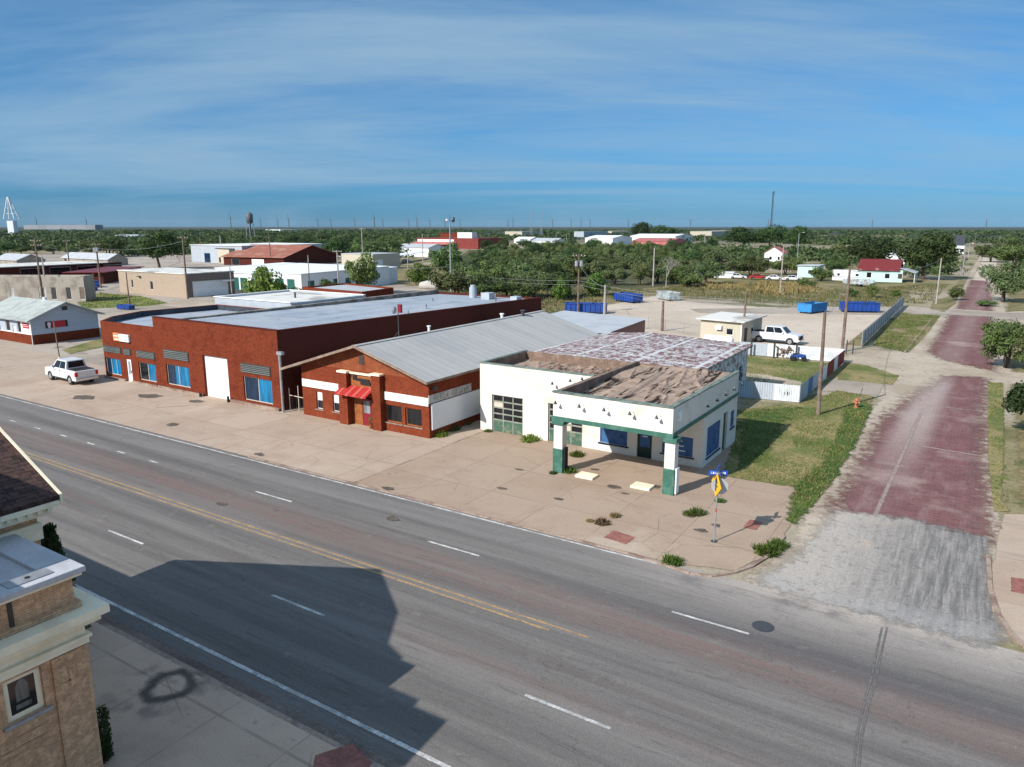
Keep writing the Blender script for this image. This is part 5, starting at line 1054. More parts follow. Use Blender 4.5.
x, y = C2; mk = MB()
for dx in (.95, 1.3): mk.add([(x-dx+.12*math.cos(a), y-.045+(-.08)*dx, .75+.2*math.sin(a)) for a in [R(i*40) for i in range(9)]], [tuple(range(9))])
part('paint_mark', mk, 'ink', cf_, world=True)
A_, B_ = Vector(G(861, 347)), Vector(G(903, 306))
t = thing('slatted_fence', 'long grey slatted chain link fence running beside the brick street', 'fence', (*A_, 0)); mb = MB(); ps = MB(); L = (B_-A_).length; d = (B_-A_).normalized()
for i in range(int(L/.18)):
    p = A_+d*(i*.18); q = A_+d*(i*.18+.15); mb.bar((*p, 1.0), (*q, 1.0), .015, 1.75)
part('slats', mb, 'grey sheet', t, world=True)
for i in range(int(L/3)+1):
    p = A_+d*i*3+Vector((.07, 0)); part('post', MB().tube([(*p, 0), (*p, 2.05)], .045), 'steel', t, world=True)
part('top_rail', MB().tube([(*A_, 1.98), (*B_, 1.98)], .03, 6), 'steel', t, world=True)
def chain(label, a, b, h=1.6):
    a, b = Vector(a), Vector(b); t = thing('chain_link_fence', label, 'fence', (*a, 0)); L = (b-a).length; ps = MB(); ws = MB()
    n = max(2, int(L/3))
    for i in range(n+1): p = a.lerp(b, i/n); part('post', MB().tube([(*p, 0), (*p, h+.05)], .04, 6), 'steel', t, world=True)
    for z in [.1+.25*i for i in range(int(h/.25))]+[h]: ws.tube([(*a, z), (*b, z)], .008, 4)
    k = int(L/.3)
    for i in range(k): p = a.lerp(b, i/k); ws.tube([(*p, .05), (*p, h)], .006, 3)
    part('mesh', ws, 'steel', t, world=True)
chain('thin chain link fence at the near edge of the gravel lot behind the peeling shed', G(648, 328), G(703, 338))
chain('low wire fence along the rear edge of the gravel lot', G(700, 302), G(884, 312), 1.2)
gp = thing('gate_post', 'pair of dark steel gate posts at the yard corner', 'post', (*G(846, 354), 0)); x, y = G(846, 354); part('post', MB().tube([(0, 0, 0), (0, 0, 1.7)], .07).tube([(.7, .1, 0), (.7, .1, 1.7)], .07), 'steel_dark', gp); part('rail', MB().tube([(0, 0, 1.3), (.7, .1, 1.3)], .04), 'steel_dark', gp)
# hydrant with marker rod
x, y = G(856, 408); t = thing('fire_hydrant', 'rusty orange fire hydrant with a marker rod on the station lawn', 'hydrant', (x, y, 0))
part('barrel', MB().tube([(0, 0, 0), (0, 0, .08), (0, 0, .09), (0, 0, .62), (0, 0, .66), (0, 0, .78), (0, 0, .86)], [.2, .2, .13, .13, .18, .15, .03], 14), 'hydrant', t); part('nozzle', MB().tube([(-.26, 0, .5), (.26, 0, .5)], .07).tube([(0, -.27, .46), (0, 0, .46)], .09), 'hydrant', t); part('marker_rod', MB().tube([(.1, .05, .6), (.35, .05, 1.75)], .035), 'wood_pole', t)
# yard machines
def atv(label, x, y, rz, m):
    t = thing('quad_bike', label, 'quad bike', (x, y, 0), R(rz)); part('body', MB().side([(-.8, .45), (-.8, .75), (-.2, .7), (.1, .85), (.8, .75), (.85, .45)], -.28, .28), m, t, bevel=.04)
    part('seat', MB().box(-.6, .05, -.17, .17, .75, .88), 'black', t, bevel=.03); part('handlebar', MB().tube([(.25, -.4, 1.05), (.3, 0, .95), (.25, .4, 1.05)], .025), 'steel_dark', t)
    for xx in (-.6, .62):
        for s in (-1, 1): part('wheel', MB().tube([(xx, s*.42-.12, .28), (xx, s*.42+.12, .28)], .28, 12), 'black', t)
    return t
atv('dark quad bike standing at the rear of the fenced yard', *G(798, 361), 15, 'car_blue')
x, y = G(787, 358); t = thing('scrap_heap', 'heap of rusty scrap by the rear fence of the yard', 'scrap heap', (x, y, 0)); mb = MB()
for i in range(26): p = Vector((rnd(-.9, .9), rnd(-.5, .5), rnd(.1, 1.1))); mb.bar(p, p+Vector((rnd(-.8, .8), rnd(-.4, .4), rnd(-.2, .5))), rnd(.06, .3))
part('scrap', mb, 'wood_pole', t)
EXPO = 0.63
HAZE = 1.3e-5
# ------------------------------------------------------------------ the town around
def block(name, label, cat, A, B, depth, h, roof='flat', wm='stucco', rm='roof_white', wins=(), base=None, rh=1.6, over=.35, axis='x', par=0, side_wins=(), group=None):
    """house or shop: front wall from A to B, walls h high, local x along the front, y going back"""
    A, B = Vector(A), Vector(B); d = B-A; L = d.length; t = thing(name, label, cat, (*A, 0), math.atan2(d.y, d.x), group)
    ops = [w[:4] for w in wins]; sops = [w[:4] for w in side_wins]
    P4 = [(0, 0), (L, 0), (L, depth), (0, depth)]; w = MB()
    for i in range(4): w.wall(P4[i], P4[(i+1) % 4], 0, h, .2, ops if i == 0 else sops if i == 1 else ())
    part('wall', w, wm, t)
    if base: part('base_course', MB().box(-.04, L+.04, -.04, -.003, 0, base[1]).box(L+.003, L+.04, -.003, depth, 0, base[1]), base[0], t)
    o = over
    if roof == 'flat':
        part('roof', MB().box(-o, L+o, -o, depth+o, h+.003, h+.2) if not par else MB().add([(.2, .2, h-par), (L-.2, .2, h-par), (L-.2, depth-.2, h-par), (.2, depth-.2, h-par)], [(0, 1, 2, 3)]), rm, t)
    elif roof == 'shed':
        part('roof', MB().front([(-o, h+.01), (depth+o, h+rh), (depth+o, h+rh+.12), (-o, h+.15)], -o, L+o), rm, t); g = MB().front([(.003, h+.004), (depth, h+.004), (depth, h+rh-.05)], .004, L-.004); part('gable', g, wm, t)
    else:
        if axis == 'x':
            y = depth/2; k = rh/y; zo = h-k*o
            part('gable', MB().front([(.003, h+.003), (depth-.003, h+.003), (y, h+rh-.03)], .003, L-.003), wm, t)
            part('roof', MB().front([(-o, zo), (y, h+rh), (depth+o, zo), (depth+o, zo+.14), (y, h+rh+.16), (-o, zo+.14)], -o, L+o), rm, t)
        else:
            x = L/2; k = rh/x; zo = h-k*o
            part('gable', MB().side([(.003, h+.003), (L-.003, h+.003), (x, h+rh-.03)], .003, depth-.003), wm, t)
            part('roof', MB().side([(-o, zo), (x, h+rh), (L+o, zo), (L+o, zo+.14), (x, h+rh+.16), (-o, zo+.14)], -o, depth+o), rm, t)
    T0 = t.location.copy(); rz = t.rotation_euler.z
    for ws, p0, p1 in ((wins, (0, 0), (L, 0)), (side_wins, (L, 0), (L, depth))):
        for wv in ws:
            kind = wv[4] if len(wv) > 4 else 'black_glass'
            n = Vector((0, 1)) if ws is wins else Vector((-1, 0))
            if kind.startswith('door:'):
                m_ = kind[5:]; a, b, c, e = wv[:4]
                part('door', MB().box(a+.02, b-.02, .1, .15, c+.02, e-.02) if ws is wins else MB().box(L-.15, L-.1, a+.02, b-.02, c+.02, e-.02), m_, t)
            else:
                a, b, c, e = wv[:4]; f = MB()
                def bb(mb, s0, s1, i0, i1, z0, z1): mb.box(s0, s1, i0, i1, z0, z1) if ws is wins else mb.box(L-i1, L-i0, s0, s1, z0, z1)
                for q in ((a+.003, b-.003, c+.003, c+.07), (a+.003, b-.003, e-.07, e-.003), (a+.003, a+.07, c+.07, e-.07), (b-.07, b-.003, c+.07, e-.07)): bb(f, q[0], q[1], .06, .12, q[2], q[3])
                fr = part('window', f, 'sign_white', t); g = MB(); bb(g, a+.07, b-.07, .1, .13, c+.07, e-.07); part('pane', g, kind, fr)
    return t
gx = lambda u, v: Vector(G(u, v))
yu = lambda u, x: x*ray(u, 226.5).y/ray(u, 226.5).x       # where a compass direction crosses a line x or y
xu = lambda u, y: y*ray(u, 226.5).x/ray(u, 226.5).y
def gb(u0, v, u1): a = gx(u0, v); return a, Vector((xu(u1, a.y), a.y))
# grey gabled office by the street
wo = block('office_house', 'grey blue gabled office with brick base and grey shingle roof at the left', 'office', (-116.5, 45.9), (-103.1, 45.9), 8.6, 3.35, 'gable', 'siding_blue', 'shingle_grey', [(.8, 2.3, 1.35, 2.9), (3.2, 4.7, 1.35, 2.9), (6.4, 7.6, 1.35, 2.9, 'black_glass'), (8.3, 9.1, .05, 2.2, 'door:sign_white'), (9.6, 10.6, 1.35, 2.9)], ('brick_red', 1.25), 1.75, .7)
part('front_cladding', MB().box(0, 13.44, -.03, -.004, 1.26, 1.33).box(10.7, 13.4, -.03, -.004, 1.34, 3.3), 'sign_white', wo)
b = part('banner', MB().box(13.41, 13.46, 1.7, 4.5, 1.95, 2.8), 'flag_red', wo); part('banner_edge', MB().box(13.461, 13.468, 1.7, 2.5, 1.95, 2.8).box(13.461, 13.468, 4.2, 4.5, 1.95, 2.8), 'ink', b)
part('silhouette', MB().front([(2.0, 1.97), (2.3, 1.97), (2.32, 2.25), (2.4, 2.5), (2.3, 2.7), (2.0, 2.7), (1.9, 2.5), (1.98, 2.25)], 13.469, 13.475), 'pink', b)
b = part('banner', MB().box(11.2, 12.9, -.06, -.031, 2.05, 2.75), 'flag_red', wo); part('banner_lines', MB().box(11.4, 12.7, -.066, -.061, 2.28, 2.34).box(11.4, 12.5, -.066, -.061, 2.5, 2.56), 'pink', b)
part('downpipe', MB().tube([(13.45, -.1, 0), (13.45, -.1, 3.3)], .05), 'sign_white', wo); part('gable_vent', MB().box(13.41, 13.44, 4.0, 4.7, 4.1, 4.6), 'frame_dark', wo)
for u in (.6, 2.4, 3.0, 4.8): part('shutter', MB().box(u-.18, u+.0, -.05, -.004, 1.35, 2.9), 'frame_dark', wo)
part('roof_vent', MB().tube([(8.6, 4.3, 5.1), (8.6, 4.3, 5.6)], .25, 10), 'sign_white', wo)
# stained stucco bank behind it
SBA, SBB = Vector((-187.0, 57.85)), Vector((-154.7, 78.6))
def su(u):
    r_ = ray(u, 226.5); d_ = SBB-SBA; t_ = (SBA.x*r_.y-SBA.y*r_.x)/(d_.y*r_.x-d_.x*r_.y); return t_*d_.length
block('stucco_building', 'long stained beige stucco building with patched windows behind the grey office', 'building', SBA, SBB, 6, 5.1, 'flat', 'stucco', 'roof_white', [(su(u0), su(u1), .5, 3.0, m) for u0, u1, m in ((1, 4.5, 'sign_grey'), (30, 37, 'sign_grey'), (42.5, 48, 'frame_dark'), (57.5, 63, 'frame_dark'), (71.5, 77, 'wood_brown'))], par=.5)
block('canopy_station', 'low building with a white flat canopy on pale columns left of the tan block garage', 'building', gx(-10, 284), gx(104, 277), 16, 4.2, 'flat', 'brick_dark', 'roof_white', [(8+8*i, 14+8*i, .1, 3.6, 'black_glass') for i in range(4)], over=1.2)
block('dark_red_shop', 'low dark red roofed shop left of the big dark tree', 'shop', gx(104, 284), gx(142, 277), 9, 3.0, 'flat', 'brick_dark', 'red_sheet', over=.8)
TGA = Vector((xu(113, 95.6), 95.6))
tg = block('tan_garage', 'tan block garage with a pale roll door in its brown end wall', 'garage', TGA, (-144.3, 95.6), 12.2, 5.0, 'flat', 'tan_block', 'roof_white', [(9.3, 9.8, 1.4, 3.0, 'black_glass'), (2.6, 3.1, 1.4, 3.0, 'black_glass')] if 0 else [(xu(125, 95.6)-TGA.x, xu(127, 95.6)-TGA.x, 1.3, 3.2, 'black_glass'), (xu(144, 95.6)-TGA.x, xu(147, 95.6)-TGA.x, 1.2, 3.1, 'black_glass')], side_wins=[(1.6, 10.6, .05, 3.4, 'door:white_door')], over=.15)
part('end_cladding', MB().box(0, .03, 0, 1, 0, 1), 'brown_wall', tg) if 0 else None
L_ = (Vector((-144.3, 95.6))-TGA).length
e = MB(); e.box(L_+.004, L_+.05, -.02, 1.58, 0, 4.98); e.box(L_+.004, L_+.05, 10.62, 12.22, 0, 4.98); e.box(L_+.004, L_+.05, 1.582, 10.618, 3.42, 4.98); part('end_cladding', e, 'brown_wall', tg)
part('awning', MB().front([(8.6, 3.0), (11.4, 3.0), (11.4, 3.3), (8.6, 3.3)], L_+.06, L_+1.1), 'white_far', tg); part('wall_lamp', MB().box(8.2, 9.1, -.5, -.004, 3.9, 4.1), 'steel_dark', tg)
# storage units
for u0, v0, u1, v1, dep, hh, k, lab in [(212, 288, 248, 294.5, 22, 4.0, 4, 'front row of white storage units with green doors right of the tan garage'), (262, 290, 298, 296, 30, 4.2, 3, 'longer white storage building with green doors behind the bushes'), (216, 281, 330, 281, 24, 3.6, 0, 'rear white storage roof behind the storage units')]:
    A, B = gb(u0, v0, u1); L = (B-A).length
    block('storage_units', lab, 'storage building', A, B, dep, hh, 'shed', 'white_far', 'white_far', [(L*.12+i*L*.8/max(1, k), L*.12+i*L*.8/max(1, k)+2.6, .05, 3.0, 'door:green_door') for i in range(k)], rh=.5, over=.2, side_wins=[(2+4*i_, 4+4*i_, .05, 2.6, 'door:green_door') for i_ in range(5)] if k else ())
block('warehouse', 'blue grey warehouse with a white roof right of the big dark tree', 'warehouse', *gb(192, 262, 240), 45, 7.2, 'flat', 'grey_wall', 'white_far', [(9, 13, .1, 4, 'door:blue_dark'), (20, 24, .1, 4, 'door:black_glass'), (30, 34, .1, 4, 'door:sign_white')])
rh_ = block('gabled_hall', 'large hall with a rusty gabled roof and dull red end wall', 'hall', gx(224, 265), gx(284, 266.5), 34, 3.4, 'gable', 'brick_dark', 'rust_roof', [(4, 8, .1, 2.6, 'black_glass'), (14, 20, .1, 2.6, 'sign_white')], rh=4.2, over=.8)
block('yellow_shop', 'small pale yellow shop at the left end of the rusty hall', 'shop', gx(217, 263), gx(230, 264), 12, 6.0, 'flat', 'beige', 'steel_dark', [(2, 4, .1, 2.5, 'black_glass')])
block('beige_shop', 'pale pink beige box building left of the white carport', 'shop', *gb(342, 269, 372), 14, 5.4, 'flat', 'beige', 'roof_silver', (), side_wins=[(1, 5, .1, 3.6, 'door:white_door')], over=.1)
cpt = thing('carport', 'long low white carport on thin posts beside the beige box building', 'carport', (*gx(386, 266), 0)); A, B = Vector((0, 0)), gx(426, 259)-gx(386, 266)
part('roof', MB().add(*[[(0, 0, 3.3), (B.x, B.y, 3.3), (B.x-8, B.y+6, 3.6), (-8, 6, 3.6), (0, 0, 3.1), (B.x, B.y, 3.1), (B.x-8, B.y+6, 3.4), (-8, 6, 3.4)], [(0, 1, 2, 3), (7, 6, 5, 4), (0, 4, 5, 1), (1, 5, 6, 2), (2, 6, 7, 3), (3, 7, 4, 0)]]), 'white_far', cpt)
for f in (0, .33, .66, 1):
    for o in ((0, 0), (-7.8, 5.8)): part('post', MB().tube([(B.x*f+o[0], B.y*f+o[1], 0), (B.x*f+o[0], B.y*f+o[1], 3.2)], .08), 'steel', cpt)
block('white_house', 'white gabled building behind the carport', 'house', *gb(396, 256, 428), 14, 4.5, 'gable', 'white_far', 'roof_silver', [(4, 6, 1, 2.5)])
rs = block('red_store', 'red store with a white sign band and faded red awning roof', 'store', *gb(417, 248, 478), 30, 7.0, 'flat', 'red_wall', 'red_wall', [(6, 12, .1, 3, 'black_glass'), (16, 22, .1, 3, 'black_glass')], over=.1)
Ls = gb(417, 248, 478)[1].x-gb(417, 248, 478)[0].x
part('sign_band', MB().box(1, Ls*.62, -.3, -.004, 4.6, 6.2), 'sign_white', rs); part('awning_roof', MB().front([(-5, 2.9), (-.32, 4.5), (-.32, 4.3), (-5, 2.7)], -1, Ls*.66), 'pink_roof', rs); part('roof_unit', MB().box(Ls*.62, Ls*.85, 4, 10, 7.21, 11), 'white_far', rs)
# houses beyond the gravel lot
th = block('mint_house', 'pale mint house with patchy red roof and a porch beside the big roadside tree', 'house', *gb(858, 281, 903), 8.5, 3.3, 'gable', 'teal_wall', 'red_roof', [(2.0, 3.3, 1.0, 2.5), (6.6, 7.9, .9, 2.3), (9.8, 11.0, .9, 2.4, 'frame_dark')], rh=2.6, over=.45)
Lh = -gb(858, 281, 903)[0].x+gb(858, 281, 903)[1].x
part('porch_roof', MB().side([(Lh+.5, 3.9), (Lh+4.4, 2.7), (Lh+4.4, 2.6), (Lh+.5, 3.75)], -.4, 8.0), 'roof_silver', th)
for y in (.2, 3.8, 7.6): part('porch_post', MB().tube([(Lh+4.1, y, 0), (Lh+4.1, y, 2.65)], .08), 'sign_white', th)
rv = block('travel_trailer', 'long white trailer with a dark stripe parked left of the mint house', 'trailer', *gb(832, 280, 866), 2.8, 2.7, 'flat', 'white_far', 'car_white', [(1.2, 2.0, 1.2, 2.0), (6, 7, 1.2, 2.0), (8.5, 9.4, 1.2, 2.0)], over=.04)
part('stripe', MB().box(.1, 9, -.02, -.004, .9, 1.1), 'car_grey', rv)
tr_ = thing('flatbed_trailer', 'low white utility trailer standing in front of the long white trailer', 'trailer', (*gx(858, 286.5), 0), R(-20)); part('bed', MB().box(-3.5, 3.5, -1.2, 1.2, .7, .95).box(-3.5, 3.5, -1.2, -1.1, .953, 1.9).box(-3.5, 3.5, 1.1, 1.2, .953, 1.9), 'bin_grey', tr_); part('hitch', MB().bar((3.5, 0, .8), (5, 0, .6), .12), 'steel_dark', tr_)
for s in (-1, 1): part('wheel', MB().tube([(.3, s*1.0-.1, .35), (.3, s*1.0+.1, .35)], .35, 12), 'black', tr_)
block('white_cottage', 'white cottage with a red roof edge among dark trees', 'house', *gb(764, 262, 785), 9, 4.0, 'gable', 'white_far', 'pink_roof', [(2, 3.2, 1, 2.4), (5.5, 6.5, 1, 2.4)], rh=2.4, axis='y')
block('blue_shed', 'low pale blue shed behind the row of cars', 'shed', *gb(797, 277, 822), 8, 3.4, 'flat', 'teal_wall', 'roof_silver', [(3, 5, 1, 2.2)])
block('white_gable_house', 'far white roofed house left of the big roadside tree', 'house', *gb(885, 266, 909), 14, 4.6, 'gable', 'white_far', 'white_far', (), rh=2.2)
block('grey_roof_house', 'far grey roofed house right of the big roadside tree', 'house', *gb(951, 254, 966), 20, 5, 'gable', 'white_far', 'steel_dark', [(4, 6, 1, 3)], rh=5)
block('dark_shed', 'far small dark gabled shed with pale front', 'shed', *gb(835, 260, 846), 10, 3.2, 'gable', 'white_far', 'steel_dark', (), rh=2.6)
block('white_wall_shed', 'long low white wall shed left of the row of cars', 'shed', *gb(713, 277.5, 736), 2, 1.6, 'flat', 'white_far', 'white_far', ())
block('grey_trailer', 'grey low trailer half hidden under the trees left of the white wall shed', 'trailer', *gb(690, 273, 708), 5, 2.2, 'flat', 'grey_wall', 'roof_silver', ())
M['plant_grey'] = mat('dull plant cladding', (.21, .22, .235), (.17, .18, .19), .02, .7, var=.05)
for u0, u1, v, dep, hh, wm, rm, lab in [(585, 613, 244.5, 40, 5.5, 'white_far', 'white_far', 'far long white roof left of the faded red roof'), (630, 676, 241.5, 50, 5.5, 'white_far', 'white_far', 'far long white roof behind the faded red roof'), (632, 672, 247, 30, 4.5, 'pink_roof', 'pink_roof', 'far faded red roof above the grove'), (514, 530, 244, 18, 4, 'white_far', 'white_far', 'far white trailer left of the two lattice pylons'), (532, 556, 246, 16, 4, 'white_far', 'roof_silver', 'far pair of white trailers below the two lattice pylons'), (574, 584, 237, 40, 8, 'grey_wall', 'grey_wall', 'far blue grey box beyond the grove'), (690, 712, 235.5, 60, 7, 'beige', 'roof_white', 'far pale tan shed right of the tall tree clump'), (712, 735, 234.5, 80, 7, 'beige', 'beige', 'far long tan roof near the radio mast'), (590, 612, 234.5, 60, 6, 'beige', 'beige', 'far tan roof beyond the blue grey box'), (505, 522, 237, 30, 8, 'beige', 'roof_silver', 'far pale house below the first turbines'), (24, 95, 229.3, 20, 23, 'plant_grey', 'plant_grey', 'very long dull grey plant building on the left horizon'), (105, 128, 241, 20, 4.5, 'white_far', 'roof_silver', 'far pale roofed house on the left by the tree line'), (265, 280, 231.5, 40, 6, 'white_far', 'white_far', 'far white speck of a shed near the water tower'), (62, 104, 263.5, 8, 2.4, 'stucco', 'roof_silver', 'long white low roof on the left parking lot'), (-6, 12, 266, 10, 2.6, 'stucco', 'roof_silver', 'low silver roof at the left edge'), (440, 462, 243, 20, 9, 'brick_red', 'red_wall', 'far brick block behind the red store')]:
    A, B = gb(u0, v, u1); D = A.length
    if D > 900: dep *= 2
    block('far_building', lab, 'building', A, B, dep, hh, 'gable' if hh < 6 and dep < 60 else 'flat', wm, rm, ((2, 4, 1, 2.4),) if D < 700 and (B-A).length > 9 else (), rh=2.0)
# beige booth and its tank
bt = block('beige_booth', 'small beige booth with a pale roof and a wall air conditioner', 'booth', (-31.7, 96.2), (-26.0, 95.4), 6.5, 2.9, 'shed', 'beige', 'roof_white', [(3.6, 4.6, 1.1, 2.0, 'black_glass')], side_wins=[(.8, 1.9, .05, 2.1, 'door:frame_dark'), (3, 4, 1, 2, 'black_glass')], rh=.25, over=.5)
part('air_conditioner', MB().box(2.3, 3.1, -.4, -.004, 1.75, 2.3), 'white_metal', bt, bevel=.03); part('corner_trim', MB().box(5.66, 5.78, -.06, -.004, 0, 2.88), 'sign_white', bt)
x, y = G(718, 346); t = thing('storage_tank', 'white rounded tank in front of the beige booth', 'tank', (x, y, 0)); part('tank', MB().tube([(-1.9, 0, .75), (-1.7, 0, .75), (1.7, 0, .75), (1.9, 0, .75)], [.35, .62, .62, .35], 18), 'white_metal', t, smooth=True); part('stand', MB().box(-1.2, -1, -.5, .5, 0, .4).box(1, 1.2, -.5, .5, 0, .4), 'steel_dark', t)
# dead trailer, boulder-like hay mound
x, y = G(429, 289); t = thing('covered_mound', 'pale covered mound behind the storefront roof left of the light mast', 'mound', (x, y, 0)); part('cover', MB().tube([(-3, 0, .2), (-2.4, 0, .7), (0, .2, 1.0), (2.4, 0, .7), (3.1, 0, .2)], [.3, .9, 1.2, .9, .3], 12), 'hump', t, smooth=True)
# ------------------------------------------------------------------ things on the horizon
def far_at(u, D): x, y, _ = far(u, D); return x, y
def zat(u, v, D): return far(u, D, v)[2]
x, y = far_at(250, 780); t = thing('water_tower', 'water tower on a thin stalk left of the rusty hall', 'water tower', (x, y, 0), 0); zt, zb = zat(250, 212, 780), zat(250, 222, 780)
part('tank', MB().tube([(0, 0, zb-2), (0, 0, zb), (0, 0, zt-2), (0, 0, zt)], [1, 3.3, 3.3, .8], 16), 'tank_grey', t, smooth=True); part('riser', MB().tube([(0, 0, 0), (0, 0, zb-1.5)], .8), 'tank_grey', t)
for i in range(4): a = R(45+90*i); part('leg', MB().tube([(4.4*math.cos(a), 4.4*math.sin(a), 0), (3.0*math.cos(a), 3.0*math.sin(a), zb)], .3, 6), 'steel', t)
x, y = far_at(12.5, 1500); t = thing('drilling_derrick', 'white derrick tower above a white block on the left horizon', 'derrick', (x, y, 0), R(30)); z0, z1, zt = zat(12, 229, 1500), zat(12, 219, 1500), zat(12, 197, 1500)
part('block', MB().box(-5.2, 5.2, -5, 5, 0, z1-3), 'white_far', t)
for a, b in ((-9, -1.5), (9, -.5)):
    for yy in (-6, 6): part('leg', MB().tube([(a, yy, z1), (b, yy*.15, zt)], .8, 6), 'white_far', t)
for f in (.25, .5, .75): z = z1+(zt-z1)*f; part('brace', MB().bar((-9+7.5*f, 0, z), (9-9.5*f, 0, z), .7), 'white_far', t)
x, y = far_at(771, 1700); t = thing('radio_mast', 'tall dark lattice radio mast right of centre on the horizon', 'mast', (x, y, 0)); zt = zat(771, 192, 1700); lb = MB()
for i in range(3): a = R(120*i); lb.tube([(2.2*math.cos(a), 2.2*math.sin(a), 0), (1.2*math.cos(a), 1.2*math.sin(a), zt)], .45, 5)
for i in range(26): z = zt*i/26; s = 2.2-i/26; lb.bar((s, 0, z), (-s*.5, s*.86, z+zt/52), .3); lb.bar((-s*.5, s*.86, z+zt/52), (-s*.5, -s*.86, z+zt/26), .3)
part('lattice', lb, 'steel_dark', t); part('antenna', MB().tube([(1.6, 0, zt-5), (1.6, 0, zt+2)], .6).tube([(-1.4, 1, zt-5), (-1.4, 1, zt+1)], .6), 'steel_dark', t)
for u, v, lab in ((531.4, 209.5, 'left of the two lattice pylons standing beyond the grove'), (541.5, 210.5, 'right of the two lattice pylons standing beyond the grove')):
    x, y = far_at(u, 1050); zt = zat(u, v, 1050); t = thing('lattice_pylon', lab, 'pylon', (x, y, 0), R(30)); lb = MB()
    for sx_ in (-1, 1):
        for sy2 in (-1, 1): lb.tube([(sx_*1.3, sy2*1.3, 0), (sx_*.35, sy2*.35, zt)], .2, 5)
    for i in range(14): z = zt*i/14; s = 1.3-.95*i/14; lb.bar((-s, -s, z), (s, s, z+zt/14), .16); lb.bar((s, -s, z), (-s, s, z+zt/14), .16)
    part('lattice', lb, 'steel', t)
    for f in (.8, .88, .96): part('crossarm', MB().bar((-2.4, 0, zt*f), (2.4, 0, zt*f), .25), 'steel', t)
tw = None; TUR = [37, 87, 231, 261, 278, 289, 318, 331, 355, 374.5, 383, 409, 417, 430, 445, 460, 508, 513, 552.5, 571, 581, 590, 628, 690, 768, 872, 986]
for i, u in enumerate(TUR):
    big = u in (374.5, 417, 628, 690, 289, 872, 986); D = 5200 if big else 7600; vt = {374.5: 214, 417: 215.5, 231: 214, 289: 216, 331: 217, 318: 217}.get(u, 217.5); x, y = far_at(u, D); ht_ = zat(u, vt, D)
    if tw is None:
        t = thing('wind_turbine', '', 'wind turbine', (0, 0, 0)); M['tower_grey'] = mat('far tower paint', (.10, .11, .12), None, 1, .6, bump=0); part('tower', MB().tube([(0, 0, 0), (0, 0, 80)], [4.0, 2.6], 8), 'tower_grey', t); part('nacelle', MB().box(-2, 2, -6, 4, 79, 83), 'steel', t)
        for k in range(3):
            a = R(90+120*k+8); part('blade', MB().bar((0, -6, 81), (38*math.cos(a), -6, 81+38*math.sin(a)), 1.6, .6), 'tower_grey', t)
        tw = t
    else: t = dup(tw, (0, 0, 0))
    t.location = (x, y, 0); s = (ht_+(38/118)*0)/80*.8; t.scale = (max(.7, s),)*3; t['label'] = 'faint thin wind turbine far off on the flat horizon'; t['group'] = 'wind turbines on the horizon'
# ------------------------------------------------------------------ trees
def crown(seed, nc, nl, rx, ry, rz, zc, cr, leaf, shell=.45, flat=.75, droop=0):
    rr = random.Random(seed); mb = MB(); cs = []
    while len(cs) < nc:
        p = Vector((rr.uniform(-1, 1), rr.uniform(-1, 1), rr.uniform(-1, 1)))
        if p.length > 1: continue
        if p.length < .35 and rr.random() < .6: continue
        cs.append((Vector((p.x*rx, p.y*ry, zc+p.z*rz)), cr*rr.uniform(.6, 1.25)))
    for i in range(nl):
        c, r = cs[rr.randrange(nc)]; d = Vector((rr.gauss(0, 1), rr.gauss(0, 1), rr.gauss(0, 1)+.25)).normalized(); k = r*(shell+(1-shell)*rr.random()**.5)*rr.choice((1, 1, 1, 1.25))
        p = c+Vector((d.x*k, d.y*k, d.z*k*flat)); n = (d+Vector((rr.gauss(0, .5), rr.gauss(0, .5), rr.gauss(.3, .5)))).normalized(); a = n.orthogonal().normalized(); a = (Matrix.Rotation(rr.uniform(0, 6.28), 3, n) @ a); b = n.cross(a); s = leaf*rr.uniform(.6, 1.4)
        if p.z < .15: continue
        mb.add([p-a*s-b*s*.45, p+a*s*.2-b*s*.6, p+a*s+b*s*.1, p-a*s*.1+b*s*.6], [(0, 1, 2, 3)])
    return mb, cs
def trunk(seed, h, cs, r=.16, stems=1):
    rr = random.Random(seed); mb = MB()
    for s in range(stems):
        o = Vector((rr.uniform(-.25, .25)*(stems > 1), rr.uniform(-.25, .25)*(stems > 1), -.1)); k = Vector((rr.uniform(-.5, .5), rr.uniform(-.5, .5), h*.45)); mb.tube([o, o+k*.5, k], [r*1.3, r, r*.8], 8)
        for c, rad in rr.sample(cs, min(len(cs), 7)):
            if c.z > k.z: mb.tube([k, k.lerp(c, .55)+Vector((rr.uniform(-.3, .3), rr.uniform(-.3, .3), .2)), c], [r*.65, r*.4, r*.15], 6)
    return mb
def treeproto(seed, label, leafm, h, w, nc, nl, leaf, cr, stems=1, zlo=.3, r=.16, shell=.4, name='tree'):
    rz = h*(1-zlo)/2; zc = h*zlo+rz; t = thing(name, label, name.split('_')[-1] if name != 'tree' else 'tree', (0, -500, 0)); mb, cs = crown(seed, nc, nl, w/2-cr*.6, w/2-cr*.6, rz-cr*.5, zc, cr, leaf, shell)
    part('trunk', trunk(seed, h, cs, r, stems), 'bark', t); part('crown', mb, leafm, t); return t, h, w
